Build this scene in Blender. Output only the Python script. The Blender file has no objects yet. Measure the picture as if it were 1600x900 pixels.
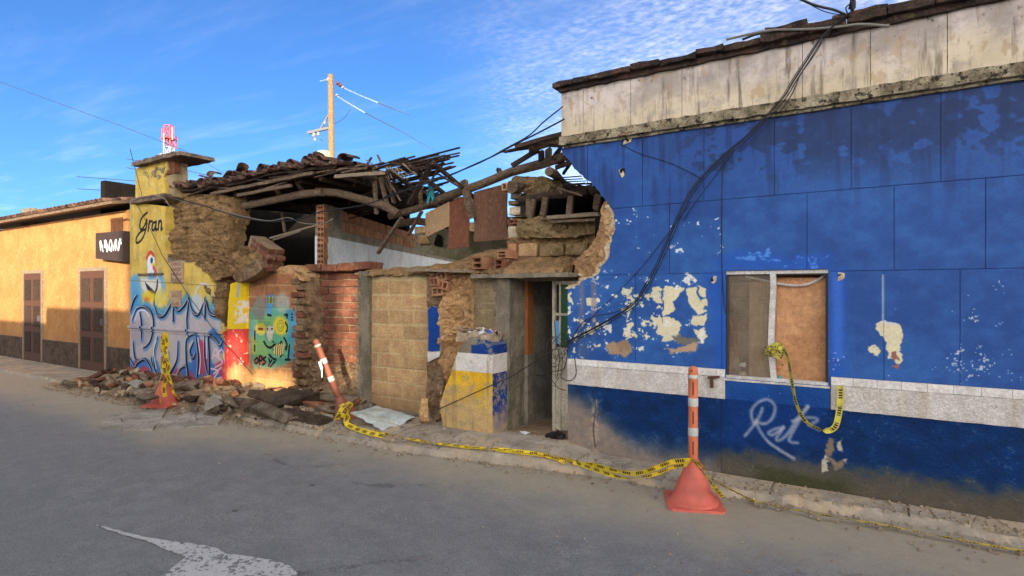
import bpy, bmesh, math, random
import numpy as np
from mathutils import Vector, Matrix, noise as mnoise, geometry as mgeo
random.seed(7); np.random.seed(7)
S = bpy.context.scene
COL = S.collection
R = math.radians
# ------------------------------------------------------------------ camera, sky, sun, exposure
TINT, CLOUD = (.150, .232, .335), (1.42, 1.34, 1.27)
D, EYE, FPX = 5.71, 1.75, 890.0
CA, SA = math.cos(R(57.8)), math.sin(R(57.8))
cam = bpy.data.cameras.new('camera'); camo = bpy.data.objects.new('camera', cam); COL.objects.link(camo)
camo.location = (0, -D, EYE)
fwd = Vector((-CA, SA, 0))
camo.rotation_euler = fwd.to_track_quat('-Z', 'Y').to_euler()
cam.sensor_width = 36; cam.lens = FPX / 1600 * 36; cam.shift_y = 5 / 1600
cam.clip_start = 0.05; cam.clip_end = 3000
S.camera = camo
SUN_EL = R(11); SUN_H = Vector((0.60, -0.80, 0))          # horizontal direction towards the sun
w = bpy.data.worlds.new('World'); S.world = w; w.use_nodes = True
wn, wl = w.node_tree.nodes, w.node_tree.links
bg = wn['Background']; bg.inputs[1].default_value = 0.15
sky = wn.new('ShaderNodeTexSky'); sky.sky_type = 'NISHITA'; sky.sun_disc = False
sky.sun_elevation = SUN_EL; sky.sun_rotation = math.atan2(SUN_H.x, SUN_H.y)
sky.air_density = 1.0; sky.dust_density = 2.0; sky.ozone_density = 3.0; sky.altitude = 1200
# thin high cloud, mottled, over the right half of the sky
tc = wn.new('ShaderNodeTexCoord')
def wmath(op, a, b=None, c=None):
    n = wn.new('ShaderNodeMath'); n.operation = op
    for i, v in enumerate((a, b, c)):
        if v is None: continue
        if isinstance(v, (int, float)): n.inputs[i].default_value = v
        else: wl.new(v, n.inputs[i])
    return n.outputs[0]
sep = wn.new('ShaderNodeSeparateXYZ'); wl.new(tc.outputs['Generated'], sep.inputs[0])
zz = wmath('MAXIMUM', sep.outputs[2], 0.03)
u = wmath('DIVIDE', sep.outputs[0], zz); v = wmath('DIVIDE', sep.outputs[1], zz)
cmb = wn.new('ShaderNodeCombineXYZ'); wl.new(u, cmb.inputs[0]); wl.new(v, cmb.inputs[1])
def wnoise(scale, detail, rough, off=(0, 0, 0), sc=(1, 1, 1), rot=0):
    mp = wn.new('ShaderNodeMapping'); wl.new(cmb.outputs[0], mp.inputs[0])
    mp.inputs['Location'].default_value = off; mp.inputs['Scale'].default_value = sc; mp.inputs['Rotation'].default_value = (0, 0, rot)
    n = wn.new('ShaderNodeTexNoise'); n.inputs['Scale'].default_value = scale
    n.inputs['Detail'].default_value = detail; n.inputs['Roughness'].default_value = rough
    wl.new(mp.outputs[0], n.inputs['Vector']); return n.outputs['Fac']
def wramp(s, a, b):
    n = wn.new('ShaderNodeMapRange'); n.interpolation_type = 'SMOOTHSTEP'; wl.new(s, n.inputs[0])
    n.inputs[1].default_value = a; n.inputs[2].default_value = b; return n.outputs[0]
# the sheet lies where x (towards the right of the view) is larger
side = wramp(wmath('ADD', wmath('ADD', u, wmath('MULTIPLY', v, 0.62)), wmath('MULTIPLY', wnoise(1.1, 3, .5), 0.9)), -0.25, 1.9)
back = wramp(wmath('ADD', wmath('ADD', sep.outputs[0], sep.outputs[2]), wmath('MULTIPLY', sep.outputs[1], -1.0)), -.22, .6)      # unseen cloud added overhead and behind to light the street
mott = wmath('MULTIPLY', wramp(wnoise(22, 4, .6, sc=(1, 1.3, 1), rot=.5), .28, .80), wramp(wnoise(2.6, 4, .6, off=(5, 2, 0)), .25, .62))
wisp = wramp(wnoise(1.6, 6, .62, off=(3, 1, 0), sc=(.5, 2.2, 1), rot=.25), .46, .78)
cover = wmath('MULTIPLY', side, wmath('ADD', wmath('MULTIPLY', mott, .42), .10))
cover = wmath('ADD', cover, wmath('MULTIPLY', wisp, .05))
cover = wmath('MINIMUM', wmath('ADD', cover, wmath('MULTIPLY', back, .75)), .95)
def wrgb(mode, a, b, f=1.0):
    n = wn.new('ShaderNodeMixRGB'); n.blend_type = mode
    for i, q in enumerate((f, a, b)):
        if isinstance(q, (int, float)): n.inputs[i].default_value = q
        elif isinstance(q, tuple): n.inputs[i].default_value = (*q, 1)
        else: wl.new(q, n.inputs[i])
    return n.outputs[0]
clear = wrgb('MULTIPLY', sky.outputs[0], TINT)
bwn = wn.new('ShaderNodeRGBToBW'); wl.new(sky.outputs[0], bwn.inputs[0])
cloud = wrgb('MULTIPLY', bwn.outputs[0], CLOUD)
wl.new(wrgb('MIX', clear, cloud, cover), bg.inputs[0])
sun = bpy.data.lights.new('sun', 'SUN'); sun.energy = 2.0; sun.angle = R(0.5); sun.color = (1.0, 0.82, 0.60)
suno = bpy.data.objects.new('sun', sun); COL.objects.link(suno)
SUN_DIR = Vector((SUN_H.x * math.cos(SUN_EL), SUN_H.y * math.cos(SUN_EL), math.sin(SUN_EL)))
suno.rotation_euler = SUN_DIR.to_track_quat('Z', 'Y').to_euler(); suno.location = (6, -14, 12)
S.view_settings.view_transform = 'Standard'; S.view_settings.look = 'None'
S.view_settings.exposure = 2.35; S.view_settings.gamma = 1
S.cycles.max_bounces = 6

# ------------------------------------------------------------------ photograph pixel -> place
def pt(px, py, y=0.0):
    """point on the vertical plane y behind the facade line"""
    t = (px - 800) / FPX; k = (D + y) / (SA + CA * t)
    return Vector((k * (-CA + SA * t), y, EYE + k * (455 - py) / FPX))
def at(px, py, k):
    t = (px - 800) / FPX
    return Vector((k * (-CA + SA * t), -D + k * (SA + CA * t), EYE + k * (455 - py) / FPX))
def gp(px, py, z=0.0): return at(px, py, (EYE - z) * FPX / (py - 455))
def X(px, y=0.0): return pt(px, 455, y).x
def P2(pts, y=0.0): return [(pt(a, b, y).x, pt(a, b, y).z) for a, b in pts]

# ------------------------------------------------------------------ geometry helpers
def wloc(p): return p.location + (wloc(p.parent) if p.parent else Vector())
def ob(name, g, mat, par=None, smooth=False, local=False, auto=None):
    V, F = g[0], g[1]
    V = [Vector(v) for v in V]
    if not V: return None
    if local: c = Vector((0, 0, 0))
    else:
        xs = [v.x for v in V]; ys = [v.y for v in V]; zs = [v.z for v in V]
        c = Vector(((min(xs) + max(xs)) / 2, (min(ys) + max(ys)) / 2, min(zs)))
    me = bpy.data.meshes.new(name); me.from_pydata([tuple(v - c) for v in V], [], [tuple(f) for f in F])
    me.materials.append(mat)
    if len(g) > 2:                                     # second material on the listed faces
        me.materials.append(g[3])
        for i in g[2]: me.polygons[i].material_index = 1
    if smooth: me.shade_smooth()
    o = bpy.data.objects.new(name, me); COL.objects.link(o)
    o.location = c
    if par is not None:
        o.parent = par
        if not local: o.location = c - wloc(par)
    return o
def inst(name, me, par, loc, rot=(0, 0, 0), sc=(1, 1, 1)):
    o = bpy.data.objects.new(name, me); COL.objects.link(o)
    o.parent = par; o.location = Vector(loc) - (wloc(par) if par else Vector()); o.rotation_euler = rot; o.scale = sc
    return o
def tag(o, label=None, cat=None, group=None, kind=None):
    if label: o['label'] = label
    if cat: o['category'] = cat
    if group: o['group'] = group
    if kind: o['kind'] = kind
    return o
def thing(name, label, cat, loc=(0, 0, 0), group=None, rot=(0, 0, 0)):
    o = bpy.data.objects.new(name, None); COL.objects.link(o); o.empty_display_size = .1
    o.location = loc; o.rotation_euler = rot
    return tag(o, label, cat, group)
def join(*gs):
    V, F = [], []
    for g in gs:
        n = len(V); V += list(g[0]); F += [tuple(i + n for i in f) for f in g[1]]
    return V, F
def box(x0, x1, y0, y1, z0, z1):
    V = [Vector((x, y, z)) for z in (z0, z1) for y in (y0, y1) for x in (x0, x1)]
    return V, [(0, 2, 3, 1), (4, 5, 7, 6), (0, 1, 5, 4), (2, 6, 7, 3), (0, 4, 6, 2), (1, 3, 7, 5)]
def area2(p): return sum(p[i][0] * p[(i + 1) % len(p)][1] - p[(i + 1) % len(p)][0] * p[i][1] for i in range(len(p)))
def prism(poly, a, b, axis='y'):
    """poly in XZ (axis y) or XY (axis z), extruded from a to b"""
    if area2(poly) < 0: poly = poly[::-1]
    n = len(poly)
    mk = (lambda p, d: Vector((p[0], d, p[1]))) if axis == 'y' else (lambda p, d: Vector((p[0], p[1], d)))
    V = [mk(p, a) for p in poly] + [mk(p, b) for p in poly]
    tri = mgeo.tessellate_polygon([[Vector((p[0], p[1], 0)) for p in poly]])
    F = []
    for t in tri:
        q = [poly[i] for i in t]
        t = t if area2(q) > 0 else t[::-1]
        if axis == 'y': F += [tuple(t), tuple(i + n for i in t[::-1])]
        else: F += [tuple(t[::-1]), tuple(i + n for i in t)]
    for i in range(n):
        j = (i + 1) % n
        F.append((i, i + n, j + n, j) if axis == 'y' else (i, j, j + n, i + n))
    return V, F
def clip(poly, x0, x1, z0, z1):
    def cut(p, f, inter):
        out = []
        for i in range(len(p)):
            a, b = p[i], p[(i + 1) % len(p)]
            ia, ib = f(a), f(b)
            if ia: out.append(a)
            if ia != ib: out.append(inter(a, b))
        return out
    def ix(v): return lambda a, b: (v, a[1] + (b[1] - a[1]) * (v - a[0]) / (b[0] - a[0]))
    def iz(v): return lambda a, b: (a[0] + (b[0] - a[0]) * (v - a[1]) / (b[1] - a[1]), v)
    for f, i in ((lambda a: a[0] >= x0, ix(x0)), (lambda a: a[0] <= x1, ix(x1)), (lambda a: a[1] >= z0, iz(z0)), (lambda a: a[1] <= z1, iz(z1))):
        if len(poly) < 3: return []
        poly = cut(poly, f, i)
    out = []
    for p in poly:
        if not out or abs(p[0] - out[-1][0]) + abs(p[1] - out[-1][1]) > 1e-5: out.append(p)
    if len(out) > 2 and abs(out[0][0] - out[-1][0]) + abs(out[0][1] - out[-1][1]) < 1e-5: out.pop()
    return out if len(out) > 2 and abs(area2(out)) > 2e-4 else []
def ragged(pts, amp, step, seed=0, closed=False):
    rr = random.Random(seed); out = []
    n = len(pts)
    for i in range(n if closed else n - 1):
        a, b = Vector(pts[i]), Vector(pts[(i + 1) % n]); L = (b - a).length; m = max(1, int(L / step))
        nrm = Vector((-(b - a).y, (b - a).x)).normalized() if L > 1e-6 else Vector((0, 0))
        for k in range(m):
            p = a.lerp(b, k / m) + (nrm * rr.uniform(-amp, amp) if k else Vector((0, 0)))
            out.append((p.x, p.y))
    if not closed: out.append(tuple(pts[-1]))
    return out
def frame_of(d):
    d = d.normalized(); up = Vector((0, 0, 1)) if abs(d.z) < .9 else Vector((0, 1, 0))
    s = d.cross(up).normalized(); return s, s.cross(d).normalized()
def tube(pts, r, n=6, taper=None, wob=0, seed=0):
    rr = random.Random(seed); pts = [Vector(p) for p in pts]; m = len(pts); V, F = [], []
    for i, p in enumerate(pts):
        d = pts[min(i + 1, m - 1)] - pts[max(i - 1, 0)]
        s, u_ = frame_of(d); ri = r if taper is None else r + (taper - r) * i / (m - 1)
        for k in range(n):
            a = 2 * math.pi * k / n; q = ri * (1 + rr.uniform(-wob, wob))
            V.append(p + s * math.cos(a) * q + u_ * math.sin(a) * q)
    for i in range(m - 1):
        for k in range(n): F.append((i * n + k, i * n + (k + 1) % n, (i + 1) * n + (k + 1) % n, (i + 1) * n + k))
    F.append(tuple(range(n))[::-1]); F.append(tuple((m - 1) * n + k for k in range(n)))
    return V, F
def smooth_pts(pts, n=6):
    pts = [Vector(p) for p in pts]; out = []
    for i in range(len(pts) - 1):
        p0, p1, p2, p3 = pts[max(i - 1, 0)], pts[i], pts[i + 1], pts[min(i + 2, len(pts) - 1)]
        for k in range(n):
            t = k / n
            out.append(.5 * ((2 * p1) + (p2 - p0) * t + (2 * p0 - 5 * p1 + 4 * p2 - p3) * t * t + (3 * p1 - p0 - 3 * p2 + p3) * t ** 3))
    out.append(pts[-1]); return out
def log(p, q, r, seed=0, r2=None, segs=7, wob=.12, bow=.02):
    rr = random.Random(seed); p, q = Vector(p), Vector(q); pts = []
    for i in range(segs + 1):
        t = i / segs; a = p.lerp(q, t)
        if 0 < i < segs: a = a + Vector((rr.uniform(-bow, bow), rr.uniform(-bow, bow), rr.uniform(-bow, bow)))
        pts.append(a)
    return tube(pts, r, 9, r2 if r2 else r * .9, wob, seed)
def plank(p, q, wd, th, seed=0, up=None, segs=4):
    """sawn timber from p to q with slightly uneven faces and ragged ends"""
    rr = random.Random(seed); p, q = Vector(p), Vector(q); d = (q - p).normalized()
    s, u_ = frame_of(d)
    if up is not None: u_ = (Vector(up) - d * d.dot(Vector(up))).normalized(); s = d.cross(u_)
    V, F = [], []
    for i in range(segs + 1):
        c = p.lerp(q, i / segs) + u_ * rr.uniform(-.1, .1) * th
        for a, b in ((-1, -1), (1, -1), (1, 1), (-1, 1)):
            e = rr.uniform(-1, 1) * wd * .25 if i in (0, segs) else 0
            V.append(c + s * a * wd / 2 * (1 + rr.uniform(-.06, .06)) + u_ * b * th / 2 + d * e)
    for i in range(segs):
        for k in range(4): F.append((i * 4 + k, i * 4 + (k + 1) % 4, i * 4 + 4 + (k + 1) % 4, i * 4 + 4 + k))
    F += [(3, 2, 1, 0), tuple(segs * 4 + k for k in range(4))]
    return V, F
def bmesh_of(fn, mat, name, smooth=False):
    bm = bmesh.new(); fn(bm); me = bpy.data.meshes.new(name); bm.to_mesh(me); bm.free(); me.materials.append(mat)
    if smooth: me.shade_smooth()
    return me
def chbox(sx, sy, sz, ch, seed, jit, mat, name):
    rr = random.Random(seed)
    def fn(bm):
        bmesh.ops.create_cube(bm, size=1)
        for v_ in bm.verts: v_.co = Vector((v_.co.x * sx, v_.co.y * sy, v_.co.z * sz)) + Vector([rr.uniform(-jit, jit) for _ in range(3)])
        bmesh.ops.bevel(bm, geom=bm.edges[:], offset=ch, segments=1, affect='EDGES')
        for v_ in bm.verts: v_.co += Vector([rr.uniform(-jit, jit) * .5 for _ in range(3)])
    return bmesh_of(fn, mat, name)
def rock_geo(sx, sy, sz, seed, n=13, rough=0.0, sub=0):
    rr = random.Random(seed); bm = bmesh.new()
    for _ in range(n):
        p = Vector([rr.uniform(-1, 1) for _ in range(3)]); m = max(abs(c) for c in p)
        p = p / m * rr.uniform(.72, 1)
        bm.verts.new((p.x * sx / 2, p.y * sy / 2, p.z * sz / 2))
    r = bmesh.ops.convex_hull(bm, input=bm.verts[:])
    bmesh.ops.delete(bm, geom=[e for e in r['geom_interior'] if isinstance(e, bmesh.types.BMVert)], context='VERTS')
    if sub:
        for _ in range(sub): bmesh.ops.subdivide_edges(bm, edges=bm.edges[:], cuts=1, use_grid_fill=True)
        bmesh.ops.triangulate(bm, faces=bm.faces[:])
        for v_ in bm.verts:
            n_ = mnoise.noise_vector(v_.co * 9 + Vector((seed, 0, 0))) + mnoise.noise_vector(v_.co * 23 + Vector((seed, 0, 0))) * .5
            v_.co += n_ * rough
    V = [v_.co.copy() for v_ in bm.verts]; bm.verts.index_update(); F = [tuple(v_.index for v_ in f.verts) for f in bm.faces]
    bm.free(); return V, F
def xf(g, loc=(0, 0, 0), rot=(0, 0, 0), sc=(1, 1, 1)):
    from mathutils import Euler
    m = Matrix.Translation(loc) @ Euler(rot).to_matrix().to_4x4() @ Matrix.Diagonal((*sc, 1))
    return [m @ Vector(v_) for v_ in g[0]], g[1]
def inpoly(x, z, poly):
    c = False; n = len(poly); j = n - 1
    for i in range(n):
        if (poly[i][1] > z) != (poly[j][1] > z) and x < (poly[j][0] - poly[i][0]) * (z - poly[i][1]) / (poly[j][1] - poly[i][1]) + poly[i][0]: c = not c
        j = i
    return c
def nearest(x, z, poly):
    best = 1e9; bp = (x, z)
    for i in range(len(poly)):
        ax, az = poly[i]; bx, bz = poly[(i + 1) % len(poly)]
        dx, dz = bx - ax, bz - az; L = dx * dx + dz * dz
        t = 0 if L < 1e-12 else max(0, min(1, ((x - ax) * dx + (z - az) * dz) / L))
        px, pz = ax + dx * t, az + dz * t; d = (px - x) ** 2 + (pz - z) ** 2
        if d < best: best = d; bp = (px, pz)
    return bp, math.sqrt(best)
def mass(poly, yfn, cell=.03, amp=.03, thick=.25, freq=4.0, seed=0, edge_in=0.0, strata=0):
    """rough crumbling earth or masonry: outline in XZ, front surface at yfn(x, z), real thickness behind it"""
    xs = [p[0] for p in poly]; zs = [p[1] for p in poly]
    x0, z0 = min(xs), min(zs); nx = int((max(xs) - x0) / cell) + 2; nz = int((max(zs) - z0) / cell) + 2
    x0 -= cell / 2; z0 -= cell / 2
    keep = {(i, j) for i in range(nx) for j in range(nz) if inpoly(x0 + (i + .5) * cell, z0 + (j + .5) * cell, poly)}
    cnt = {}
    for i, j in keep:
        for a in (0, 1):
            for b in (0, 1): cnt[(i + a, j + b)] = cnt.get((i + a, j + b), 0) + 1
    idx = {}; V = []
    for (i, j), c in cnt.items():
        x, z = x0 + i * cell, z0 + j * cell
        if c < 4:
            q, d = nearest(x, z, poly)
            if d < cell * 1.1: x, z = q
        p = Vector((x * freq, seed * 3.7, z * freq))
        n1 = mnoise.fractal(p, .9, 2.1, 5) ; n2 = mnoise.noise(p * 3.1)
        n3 = mnoise.noise(p * 7.3); n4 = mnoise.noise(p * 1.7 + Vector((9, 9, 9)))
        y = yfn(x, z) - amp * (n1 + .35 * abs(n2) + .45 * n3 + (.5 if n4 > .18 else 0))
        if strata: y += strata * mnoise.noise(Vector((x * 1.5, seed, z * 14)))
        if c < 4: y += edge_in
        idx[(i, j)] = len(V); V.append(Vector((x + (mnoise.noise(p * 2) * cell * .35 if c == 4 else 0), y, z)))
    F = [(idx[(i, j)], idx[(i + 1, j)], idx[(i + 1, j + 1)], idx[(i, j + 1)]) for i, j in keep]
    n = len(V); back = {}
    def bk(k):
        if k not in back: back[k] = len(V); V.append(Vector((V[k].x, V[k].y + thick, V[k].z)))
        return back[k]
    for i, j in keep:
        for di, dj, a, b in ((0, -1, (i, j), (i + 1, j)), (1, 0, (i + 1, j), (i + 1, j + 1)), (0, 1, (i + 1, j + 1), (i, j + 1)), (-1, 0, (i, j + 1), (i, j))):
            if (i + di, j + dj) not in keep:
                A, B = idx[a], idx[b]; F.append((B, A, bk(A), bk(B)))
    bx = [V[k] for k in back]
    return V, F
def cutpoly(poly, a, n):
    """split a convex polygon by the line through a with normal n"""
    def side(p): return (p[0] - a[0]) * n[0] + (p[1] - a[1]) * n[1]
    out = ([], [])
    for i in range(len(poly)):
        p, q = poly[i], poly[(i + 1) % len(poly)]; sp, sq = side(p), side(q)
        out[0 if sp >= 0 else 1].append(p)
        if (sp >= 0) != (sq >= 0):
            t = sp / (sp - sq); m = (p[0] + (q[0] - p[0]) * t, p[1] + (q[1] - p[1]) * t)
            out[0].append(m); out[1].append(m)
    return [o_ for o_ in out if len(o_) > 2]
def shatter(poly, amin, rr):
    A = abs(area2(poly)) / 2
    if A < amin * rr.uniform(.7, 1.8): return [poly]
    c = (sum(p[0] for p in poly) / len(poly) + rr.uniform(-.12, .12) * math.sqrt(A), sum(p[1] for p in poly) / len(poly) + rr.uniform(-.12, .12) * math.sqrt(A))
    L = max(range(len(poly)), key=lambda i: (poly[i][0] - poly[(i + 1) % len(poly)][0]) ** 2 + (poly[i][1] - poly[(i + 1) % len(poly)][1]) ** 2)
    p, q = poly[L], poly[(L + 1) % len(poly)]
    an = math.atan2(q[1] - p[1], q[0] - p[0]) + rr.uniform(-.5, .5)
    out = []
    for h in cutpoly(poly, c, (math.cos(an), math.sin(an))): out += shatter(h, amin, rr) if len(h) > 2 and abs(area2(h)) > 1e-4 else []
    return out
def shrink(poly, g):
    c = (sum(p[0] for p in poly) / len(poly), sum(p[1] for p in poly) / len(poly))
    out = []
    for p in poly:
        d = math.hypot(p[0] - c[0], p[1] - c[1]); s = max(.3, 1 - g / max(d, 1e-4)); out.append((c[0] + (p[0] - c[0]) * s, c[1] + (p[1] - c[1]) * s))
    return out

# ------------------------------------------------------------------ painted coats: one picture in metres along the front, made here
PR = 150; CX0, CX1, CZ0, CZ1 = -13.4, 2.8, -0.1, 4.4
CW, CH = int((CX1 - CX0) * PR), int((CZ1 - CZ0) * PR)
cv = np.zeros((CH, CW, 4), np.float32)
gx = (np.arange(CW) + .5) / PR + CX0; gz = (np.arange(CH) + .5) / PR + CZ0
GX, GZ = np.meshgrid(gx, gz)
def vnoise(sx, sz, seed):
    rs = np.random.RandomState(seed); nx, nz = int((CX1 - CX0) / sx) + 3, int((CZ1 - CZ0) / sz) + 3
    g = rs.rand(nz, nx).astype(np.float32)
    fx = (gx - CX0) / sx; fz = (gz - CZ0) / sz; ix = fx.astype(int); iz = fz.astype(int)
    tx = fx - ix; tz = fz - iz; tx = (tx * tx * (3 - 2 * tx))[None, :]; tz = (tz * tz * (3 - 2 * tz))[:, None]
    a = g[np.ix_(iz, ix)]; b = g[np.ix_(iz, ix + 1)]; c = g[np.ix_(iz + 1, ix)]; d = g[np.ix_(iz + 1, ix + 1)]
    return (a * (1 - tx) + b * tx) * (1 - tz) + (c * (1 - tx) + d * tx) * tz
def fbm(sx, sz, seed, octv=5):
    o = 0; a = .5; t = 0
    for i in range(octv): o = o + a * vnoise(sx / 2 ** i, sz / 2 ** i, seed + i); t += a; a *= .55
    return o / t
def sstep(v_, a, b): t = np.clip((v_ - a) / (b - a), 0, 1); return t * t * (3 - 2 * t)
def put(mask, col, sl=None):
    """lay a colour over the canvas with a 0..1 mask"""
    tgt = cv if sl is None else cv[sl]
    m = mask[..., None]; c = np.array(col, np.float32) if not isinstance(col, np.ndarray) else col
    if c.max() > 1.5: c = c / 255
    a = tgt[..., 3:4]; na = m + a * (1 - m)
    tgt[..., :3] = np.where(na > 1e-4, (c * m + tgt[..., :3] * a * (1 - m)) / np.maximum(na, 1e-4), tgt[..., :3])
    tgt[..., 3:4] = na
def sub(pts, pad):
    xs = [p[0] for p in pts]; zs = [p[1] for p in pts]
    i0 = max(0, int((min(xs) - pad - CX0) * PR)); i1 = min(CW, int((max(xs) + pad - CX0) * PR) + 1)
    j0 = max(0, int((min(zs) - pad - CZ0) * PR)); j1 = min(CH, int((max(zs) + pad - CZ0) * PR) + 1)
    return (slice(j0, j1), slice(i0, i1))
def pmask(pts, sl, soft=0.0, warp=0.0, wz=None):
    gxx, gzz = GX[sl], GZ[sl]; inside = np.zeros(gxx.shape, bool); n = len(pts); dist = np.full(gxx.shape, 9.0, np.float32)
    if warp: gxx = gxx + (N1[sl] - .5) * warp + (NW1[sl] - .5) * warp * .9; gzz = gzz + (N2[sl] - .5) * warp + (NW2[sl] - .5) * warp * .9
    j = n - 1
    for i in range(n):
        xi, zi = pts[i]; xj, zj = pts[j]
        if abs(zj - zi) > 1e-9: inside ^= ((zi > gzz) != (zj > gzz)) & (gxx < (xj - xi) * (gzz - zi) / (zj - zi) + xi)
        if soft: dist = np.minimum(dist, sdist(gxx, gzz, xi, zi, xj, zj))
        j = i
    if not soft: return inside.astype(np.float32)
    sd = np.where(inside, dist, -dist); return sstep(sd, -soft, soft).astype(np.float32)
def sdist(gxx, gzz, ax, az, bx, bz):
    dx, dz = bx - ax, bz - az; L = dx * dx + dz * dz + 1e-12
    t = np.clip(((gxx - ax) * dx + (gzz - az) * dz) / L, 0, 1); return np.sqrt((gxx - ax - dx * t) ** 2 + (gzz - az - dz * t) ** 2)
def fill(pts, col, y=0.0, soft=.01, alpha=1.0, warp=0.0, thr=None, world=False):
    q = pts if world else P2(pts, y); sl = sub(q, soft + warp + .02)
    m = pmask(q, sl, soft, warp) * alpha
    if thr is not None: m = sstep(m * sstep(thr[0][sl], thr[1] - .015, thr[1] + .03), .38, .58)
    put(m, col, sl)
def line(pts, wd, col, y=0.0, soft=.008, alpha=1.0, sm=True, taper=False):
    q = P2(pts, y)
    if sm and len(q) > 2: q = [(a.x, a.y) for a in smooth_pts([(a, b, 0) for a, b in q], 5)]
    sl = sub(q, wd + soft + .02); m = np.zeros(GX[sl].shape, np.float32); n = len(q)
    for i in range(n - 1):
        ww = wd if not taper else wd * (.35 + .65 * math.sin(math.pi * (i + .5) / (n - 1)))
        m = np.maximum(m, 1 - sstep(sdist(GX[sl], GZ[sl], *q[i], *q[i + 1]), ww / 2 - soft / 2, ww / 2 + soft))
    put(m * alpha, col, sl)
def spot(c, rx, rz, col, y=0.0, soft=.3, alpha=1.0):
    x, z = P2([c], y)[0]; sl = sub([(x, z)], max(rx, rz) * 1.6)
    d = np.sqrt(((GX[sl] - x) / rx) ** 2 + ((GZ[sl] - z) / rz) ** 2); put((1 - sstep(d, 1 - soft, 1 + soft)) * alpha, col, sl)
N1 = fbm(.25, .25, 11); N2 = fbm(.25, .25, 31); NB = fbm(1.2, .9, 51, 6); NF = fbm(.05, .05, 71, 4); NV = fbm(.07, .9, 91, 5); NH = fbm(.12, .03, 111, 4)
NS = fbm(.018, .018, 131, 3); NM = fbm(.11, .09, 151, 5)
NW1 = fbm(.09, .09, 191, 4); NW2 = fbm(.09, .09, 211, 4)
# --- blue facade coat
blue = (GX > X(840)).astype(np.float32)
bc = np.zeros((CH, CW, 3), np.float32)
b1, b2, b3 = np.array((28, 72, 142)), np.array((44, 97, 168)), np.array((14, 38, 84))
f = sstep(NB * .6 + NM * .4, .32, .68)[..., None]; bc = b1 * (1 - f) + b2 * f
st = (sstep(NB * .5 + NM * .5 + .10 * sstep(GZ, 2.7, 3.3), .50, .57) * sstep(GZ, 2.55, 3.05))[..., None] * (.45 + .65 * NF[..., None])       # grey-green weather stain of the top course
st = st * sstep(GX, -2.2, -1.2)[..., None]
bc = bc * (1 - st) + (np.array((16, 40, 82)) * (.7 + .6 * NF[..., None])) * st
st2 = (sstep(NV, .48, .70) * sstep(GZ, 2.2, 3.2))[..., None] * .6; bc = bc * (1 - st2) + b3 * st2
lo = sstep(-GZ, -.725, -.715)[..., None]; bc = bc * (1 - lo) + (np.array((8, 48, 100)) * (.75 + .5 * NM[..., None])) * lo      # lower coat
top = (sstep(GZ, 3.18, 3.36) * sstep(N1, .4, .7))[..., None] * .5; bc = bc * (1 - top) + b3 * top
put(blue, (bc / 255).astype(np.float32))
# lighter blue around the window, brushed
for q in ([(1104, 424), (1134, 424), (1134, 602), (1118, 602)], [(1294, 420), (1318, 420), (1322, 590), (1296, 600)], [(1108, 405), (1150, 392), (1240, 398), (1300, 396), (1302, 420), (1128, 424)]):
    fill(q, (22, 84, 180), soft=.05, alpha=.75, warp=.1)
fill([(1130, 404), (1180, 395), (1240, 402), (1290, 398), (1296, 408), (1180, 411)], (72, 132, 214), soft=.03, alpha=.6, warp=.25, thr=(NH, .42))
fill([(1300, 425), (1316, 425), (1318, 560), (1302, 560)], (70, 120, 220), soft=.03, alpha=.5)
# under-window coat, brighter
fill([(1133, 602), (1297, 604), (1297, 700), (1127, 690)], (10, 58, 132), soft=.12, alpha=.6)
# flaking white lettering shapes
cream = (222, 212, 176)
PEEL = NM * .45 + NF * .30 + fbm(.03, .022, 171, 4) * .25
def peel(q, thr, col=cream, warp=.13, soft=.03, nz=None): fill(q, col, soft=soft, warp=warp, thr=(PEEL if nz is None else nz, thr + .01 if thr < .6 else thr - .05))
peel([(972, 448), (990, 450), (990, 530), (974, 530)], .475)
peel([(976, 447), (990, 452), (986, 470), (976, 466)], .40); peel([(974, 520), (990, 518), (988, 530), (974, 530)], .38)
peel([(1018, 448), (1035, 450), (1034, 464), (1018, 462)], .36); peel([(1022, 462), (1035, 462), (1034, 532), (1022, 520)], .42); peel([(1012, 494), (1034, 482), (1034, 506), (1014, 504)], .32)
peel([(1036, 448), (1068, 450), (1064, 460), (1052, 470), (1056, 480), (1046, 490), (1038, 492)], .26, warp=.07)
peel([(1036, 492), (1052, 496), (1062, 512), (1054, 530), (1034, 536)], .34, warp=.08); peel([(1036, 498), (1048, 496), (1046, 506)], .2, warp=.05)
peel([(1070, 452), (1086, 450), (1096, 470), (1102, 490), (1090, 492), (1080, 472)], .27, warp=.07)
peel([(1088, 446), (1104, 452), (1104, 464), (1094, 460)], .36, warp=.07); peel([(1096, 466), (1104, 466), (1104, 478), (1097, 476)], .3, warp=.05)
peel([(1080, 493), (1104, 494), (1100, 510), (1082, 508)], .28, warp=.07)
peel([(1084, 515), (1104, 515), (1103, 532), (1090, 530)], .44)
peel([(992, 455), (1018, 455), (1018, 530), (994, 530)], .535)
peel([(914, 466), (933, 464), (933, 477), (916, 478)], .3, warp=.07)
peel([(887, 462), (892, 464), (892, 478), (887, 478)], .3)
peel([(884, 430), (1100, 430), (1104, 556), (884, 556)], .655, (226, 224, 214))
peel([(900, 500), (935, 498), (932, 560), (896, 556)], .53)
peel([(935, 510), (956, 510), (956, 521), (936, 520)], .48, (226, 224, 214))
peel([(960, 328), (1126, 322), (1126, 425), (940, 430)], .70, (210, 216, 226))
peel([(1300, 430), (1398, 430), (1398, 590), (1300, 585)], .735, (216, 222, 230))
fill([(942, 538), (960, 532), (986, 532), (990, 552), (984, 562), (968, 550), (944, 546)], (168, 140, 112), warp=.12)
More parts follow.
